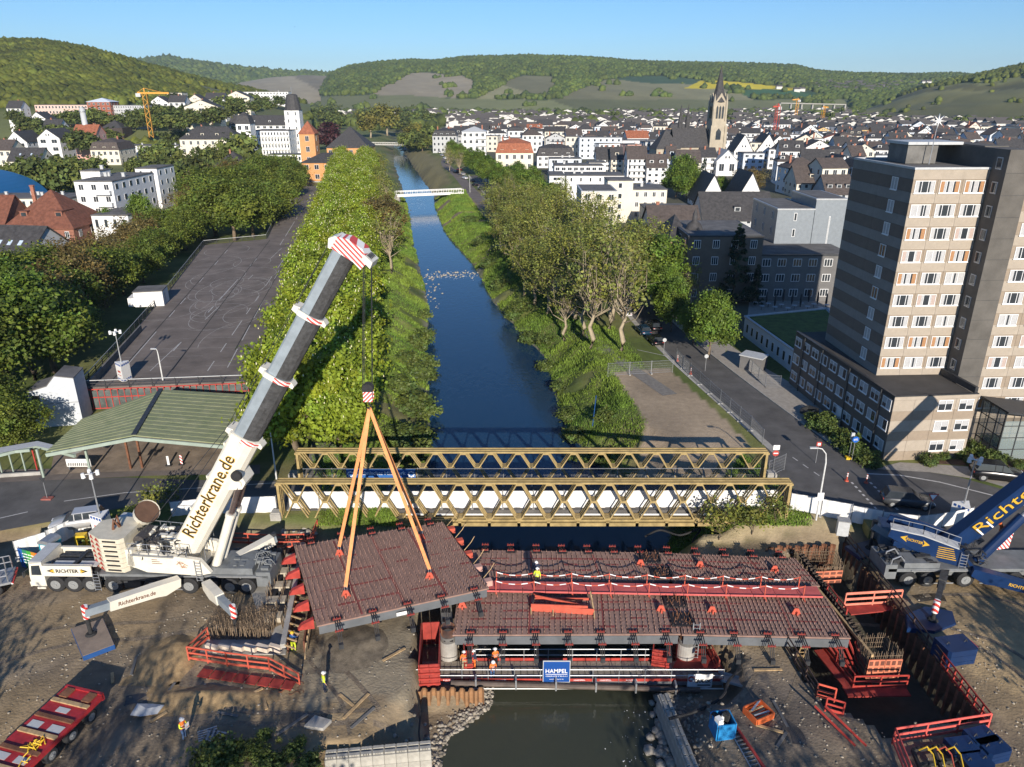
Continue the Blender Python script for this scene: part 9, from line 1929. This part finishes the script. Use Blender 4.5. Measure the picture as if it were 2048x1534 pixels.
# ---------------------------------------------------------------- people
m_skin=M('skin',(.48,.29,.20),.6,var=.05);m_hiyel=M('hivis_yellow',(.62,.72,.04),.7,var=.1);m_hior=M('hivis_orange',(.85,.19,.03),.7,var=.1);m_navy=M('navy_cloth',(.025,.035,.07),.9,var=.15);m_khaki=M('khaki_cloth',(.36,.29,.19),.9,var=.15);m_jean=M('jean_cloth',(.06,.11,.22),.9,var=.2);m_boot=M('boot',(.03,.025,.02),.8);m_blackc=M('black_cloth',(.02,.02,.022),.9)
def person(label,base,rz,top,legs,helmet=m_whitep,pose='stand',lean=0.0,sleeve=None,group='site workers',s=1.0):
 """one continuous skinned body with bent limbs and five fingers a hand, plus helmet, hair line and boots"""
 V=[];E=[];Rr=[]
 def v(p,r):V.append(p);Rr.append(r);return len(V)-1
 def e(a,b):E.append((a,b));return b
 bend=lean;sh=1.42;
 def up(x,y,z):
  dz=z-.95;return(x,y-math.sin(bend)*dz,.95+math.cos(bend)*dz)if z>.95 else(x,y,z)
 hip=v((0,0,.95),(.16,.12));wst=e(hip,v(up(0,0,1.12),(.145,.11)));ch=e(wst,v(up(0,-.01,1.32),(.18,.125)));nk0=e(ch,v(up(0,0,1.46),(.09,.08)));nk=e(nk0,v(up(0,-.01,1.53),(.055,.055)));hd=e(nk,v(up(0,-.03,1.63),(.085,.10)));tp=e(hd,v(up(0,-.02,1.74),(.075,.085)))
 e(hd,v(up(0,-.135,1.625),(.018,.02)))
 for sx in(-1,1):e(hd,v(up(sx*.095,-.01,1.63),(.018,.03)))
 stp={'stand':(.0,.0),'walk':(.22,-.2),'reach':(.08,-.05),'paper':(.05,-.05)}[pose]
 for sx,st in((-1,stp[0]),(1,stp[1])):
  h=e(hip,v((sx*.1,0,.88),(.105,.11)));kn=e(h,v((sx*.12,-st*.7-.02,.50),(.07,.075)));an=e(kn,v((sx*.12,-st*.6+.04,.1),(.05,.055)));e(an,v((sx*.135,-st*.6-.14,.05),(.045,.04)))
  s0=e(nk0,v(up(sx*.19,0,1.42),(.075,.075)))
  if pose=='paper' or(pose=='reach' and sx>0):el,wr=up(sx*.27,-.06,1.16),up(sx*.13,-.33,1.2)
  elif pose=='reach':el,wr=up(sx*.26,-.16,1.2),up(sx*.24,-.42,1.26)
  else:el,wr=up(sx*.27,.03+st*.3,1.14),up(sx*.28,-.06+st*.5,.9)
  a=e(s0,v(el,(.052,.052)));b=e(a,v(wr,(.036,.036)));d=(Vector(wr)-Vector(el)).normalized();pm=e(b,v(tuple(Vector(wr)+d*.07),(.04,.025)));px_=d.cross(Vector((0,1,.3))).normalized()
  for f,ln in enumerate((.075,.09,.085,.065)):q=Vector(wr)+d*.1+px_*(f-1.5)*.022;fi=e(pm,v(tuple(q),(.011,.011)));e(fi,v(tuple(q+d*ln+Vector((0,-.015,0))),(.009,.009)))
  e(pm,v(tuple(Vector(wr)+d*.06-px_*.06),(.012,.012)))
 me=bpy.data.meshes.new('body');me.from_pydata(V,E,[]);tmp=bpy.data.objects.new('body',me);COL.objects.link(tmp);md=tmp.modifiers.new('skin','SKIN');md.use_smooth_shade=True
 for i,sv in enumerate(me.skin_vertices[0].data):sv.radius=Rr[i]
 me.skin_vertices[0].data[0].use_root=True;ss=tmp.modifiers.new('sub','SUBSURF');ss.levels=1;ss.render_levels=1
 bpy.context.view_layer.update();bme=bpy.data.meshes.new_from_object(tmp.evaluated_get(bpy.context.evaluated_depsgraph_get()));bpy.data.objects.remove(tmp)
 bme.materials.clear();[bme.materials.append(m)for m in(top,legs,m_skin,m_boot,sleeve or top)]
 hands=[Vector(V[i])for i in range(len(V))if Rr[i]==(.036,.036)];hc=Vector(V[hd]);nkc=Vector(V[nk])
 for p in bme.polygons:
  c=p.center;mi=0
  if c.z<.12:mi=3
  elif c.z<.98 and abs(c.x)<.23:mi=1
  if(c-hc).length<.2 and c.z>nkc.z-.02:mi=2
  if any((c-h_).length<.2 and(c-h_).dot(Vector((0,0,1)))<.25 and min((c-h_).length,1)<.16 for h_ in hands)and mi!=1:mi=2
  if mi==0 and abs(c.x)>.21:mi=4
  p.material_index=mi
 t=thing('person',label,'person',base,rz,group,s);ob('body',bme,t)
 hm=MB();c=Vector(V[hd])+Vector((0,.01,.05));r0=.135
 hm.tube([c,c+Vector((0,0,.06)),c+Vector((0,0,.11)),c+Vector((0,0,.14))],[r0,r0*.95,r0*.65,r0*.15],12);hm.tube([c+Vector((0,-.05,-.005)),c+Vector((0,-.05,.012))],[.165,.15],12);hm.build('helmet',helmet,t)
 ey=MB();[ey.box(Vector(V[hd])+Vector((sx*.035,-.098,.02)),(.025,.012,.012))for sx in(-1,1)];ey.build('eyes',m_black,t,kind='stuff');mo=MB();mo.box(Vector(V[hd])+Vector((0,-.092,-.055)),(.05,.012,.01));mo.build('mouth',m_brownt,t)
 if top in(m_hiyel,m_hior):
  bd=MB();
  for z in(1.1,1.24):
   pts=[Vector(up(.185*math.cos(a*.5236),.135*math.sin(a*.5236)-.005,z))for a in range(13)];bd.tube(pts,.018,4,False)
  bd.build('reflective_band',m_lgrey,t)
 return t
zdk=ZD2+.05
person('worker in yellow vest and white helmet walking on the deck beside the red walkway',W(1074,1172,-.05),R(170),m_hiyel,m_blackc,pose='walk')
person('worker with white helmet standing just behind the yellow-vested worker on the deck',W(1072,1158,zdk),R(10),m_navy,m_blackc)
person('worker in bright yellow jacket standing alone on the gravel with a long shadow',W(650,1384,float(ZS)),R(120),m_hiyel,m_navy)
t=person('worker in orange vest and jeans reading a white sheet of paper',W(370,1478,float(ZS)),R(70),m_hior,m_jean,pose='paper',sleeve=m_hiyel)
pp=MB();pp.box((0,-.42,1.28),(.32,.02,.42));pp.build('paper',m_whitep,thing('paper_sheet','white paper sheet held by the worker in orange vest and jeans','paper',t.location,R(70)))
person('worker in blue jacket and yellow trousers with yellow helmet in the abutment trench',W(588,1302,-1.5),R(160),m_blue,m_hiyel,helmet=m_yellow,pose='reach')
person('worker in orange jacket and khaki trousers, leftmost on the work platform',W(929,1340,ZP),R(180),m_hior,m_khaki)
person('worker in dark jacket and orange trousers on the work platform',W(947,1338,ZP),R(150),m_navy,m_hior)
person('worker in orange vest at the far rail of the work platform',W(991,1334,ZP),R(200),m_hior,m_blackc)
person('worker in orange jacket and jeans bending at the near rail of the work platform',W(985,1356,ZP),R(20),m_hior,m_jean,pose='reach',lean=.25)
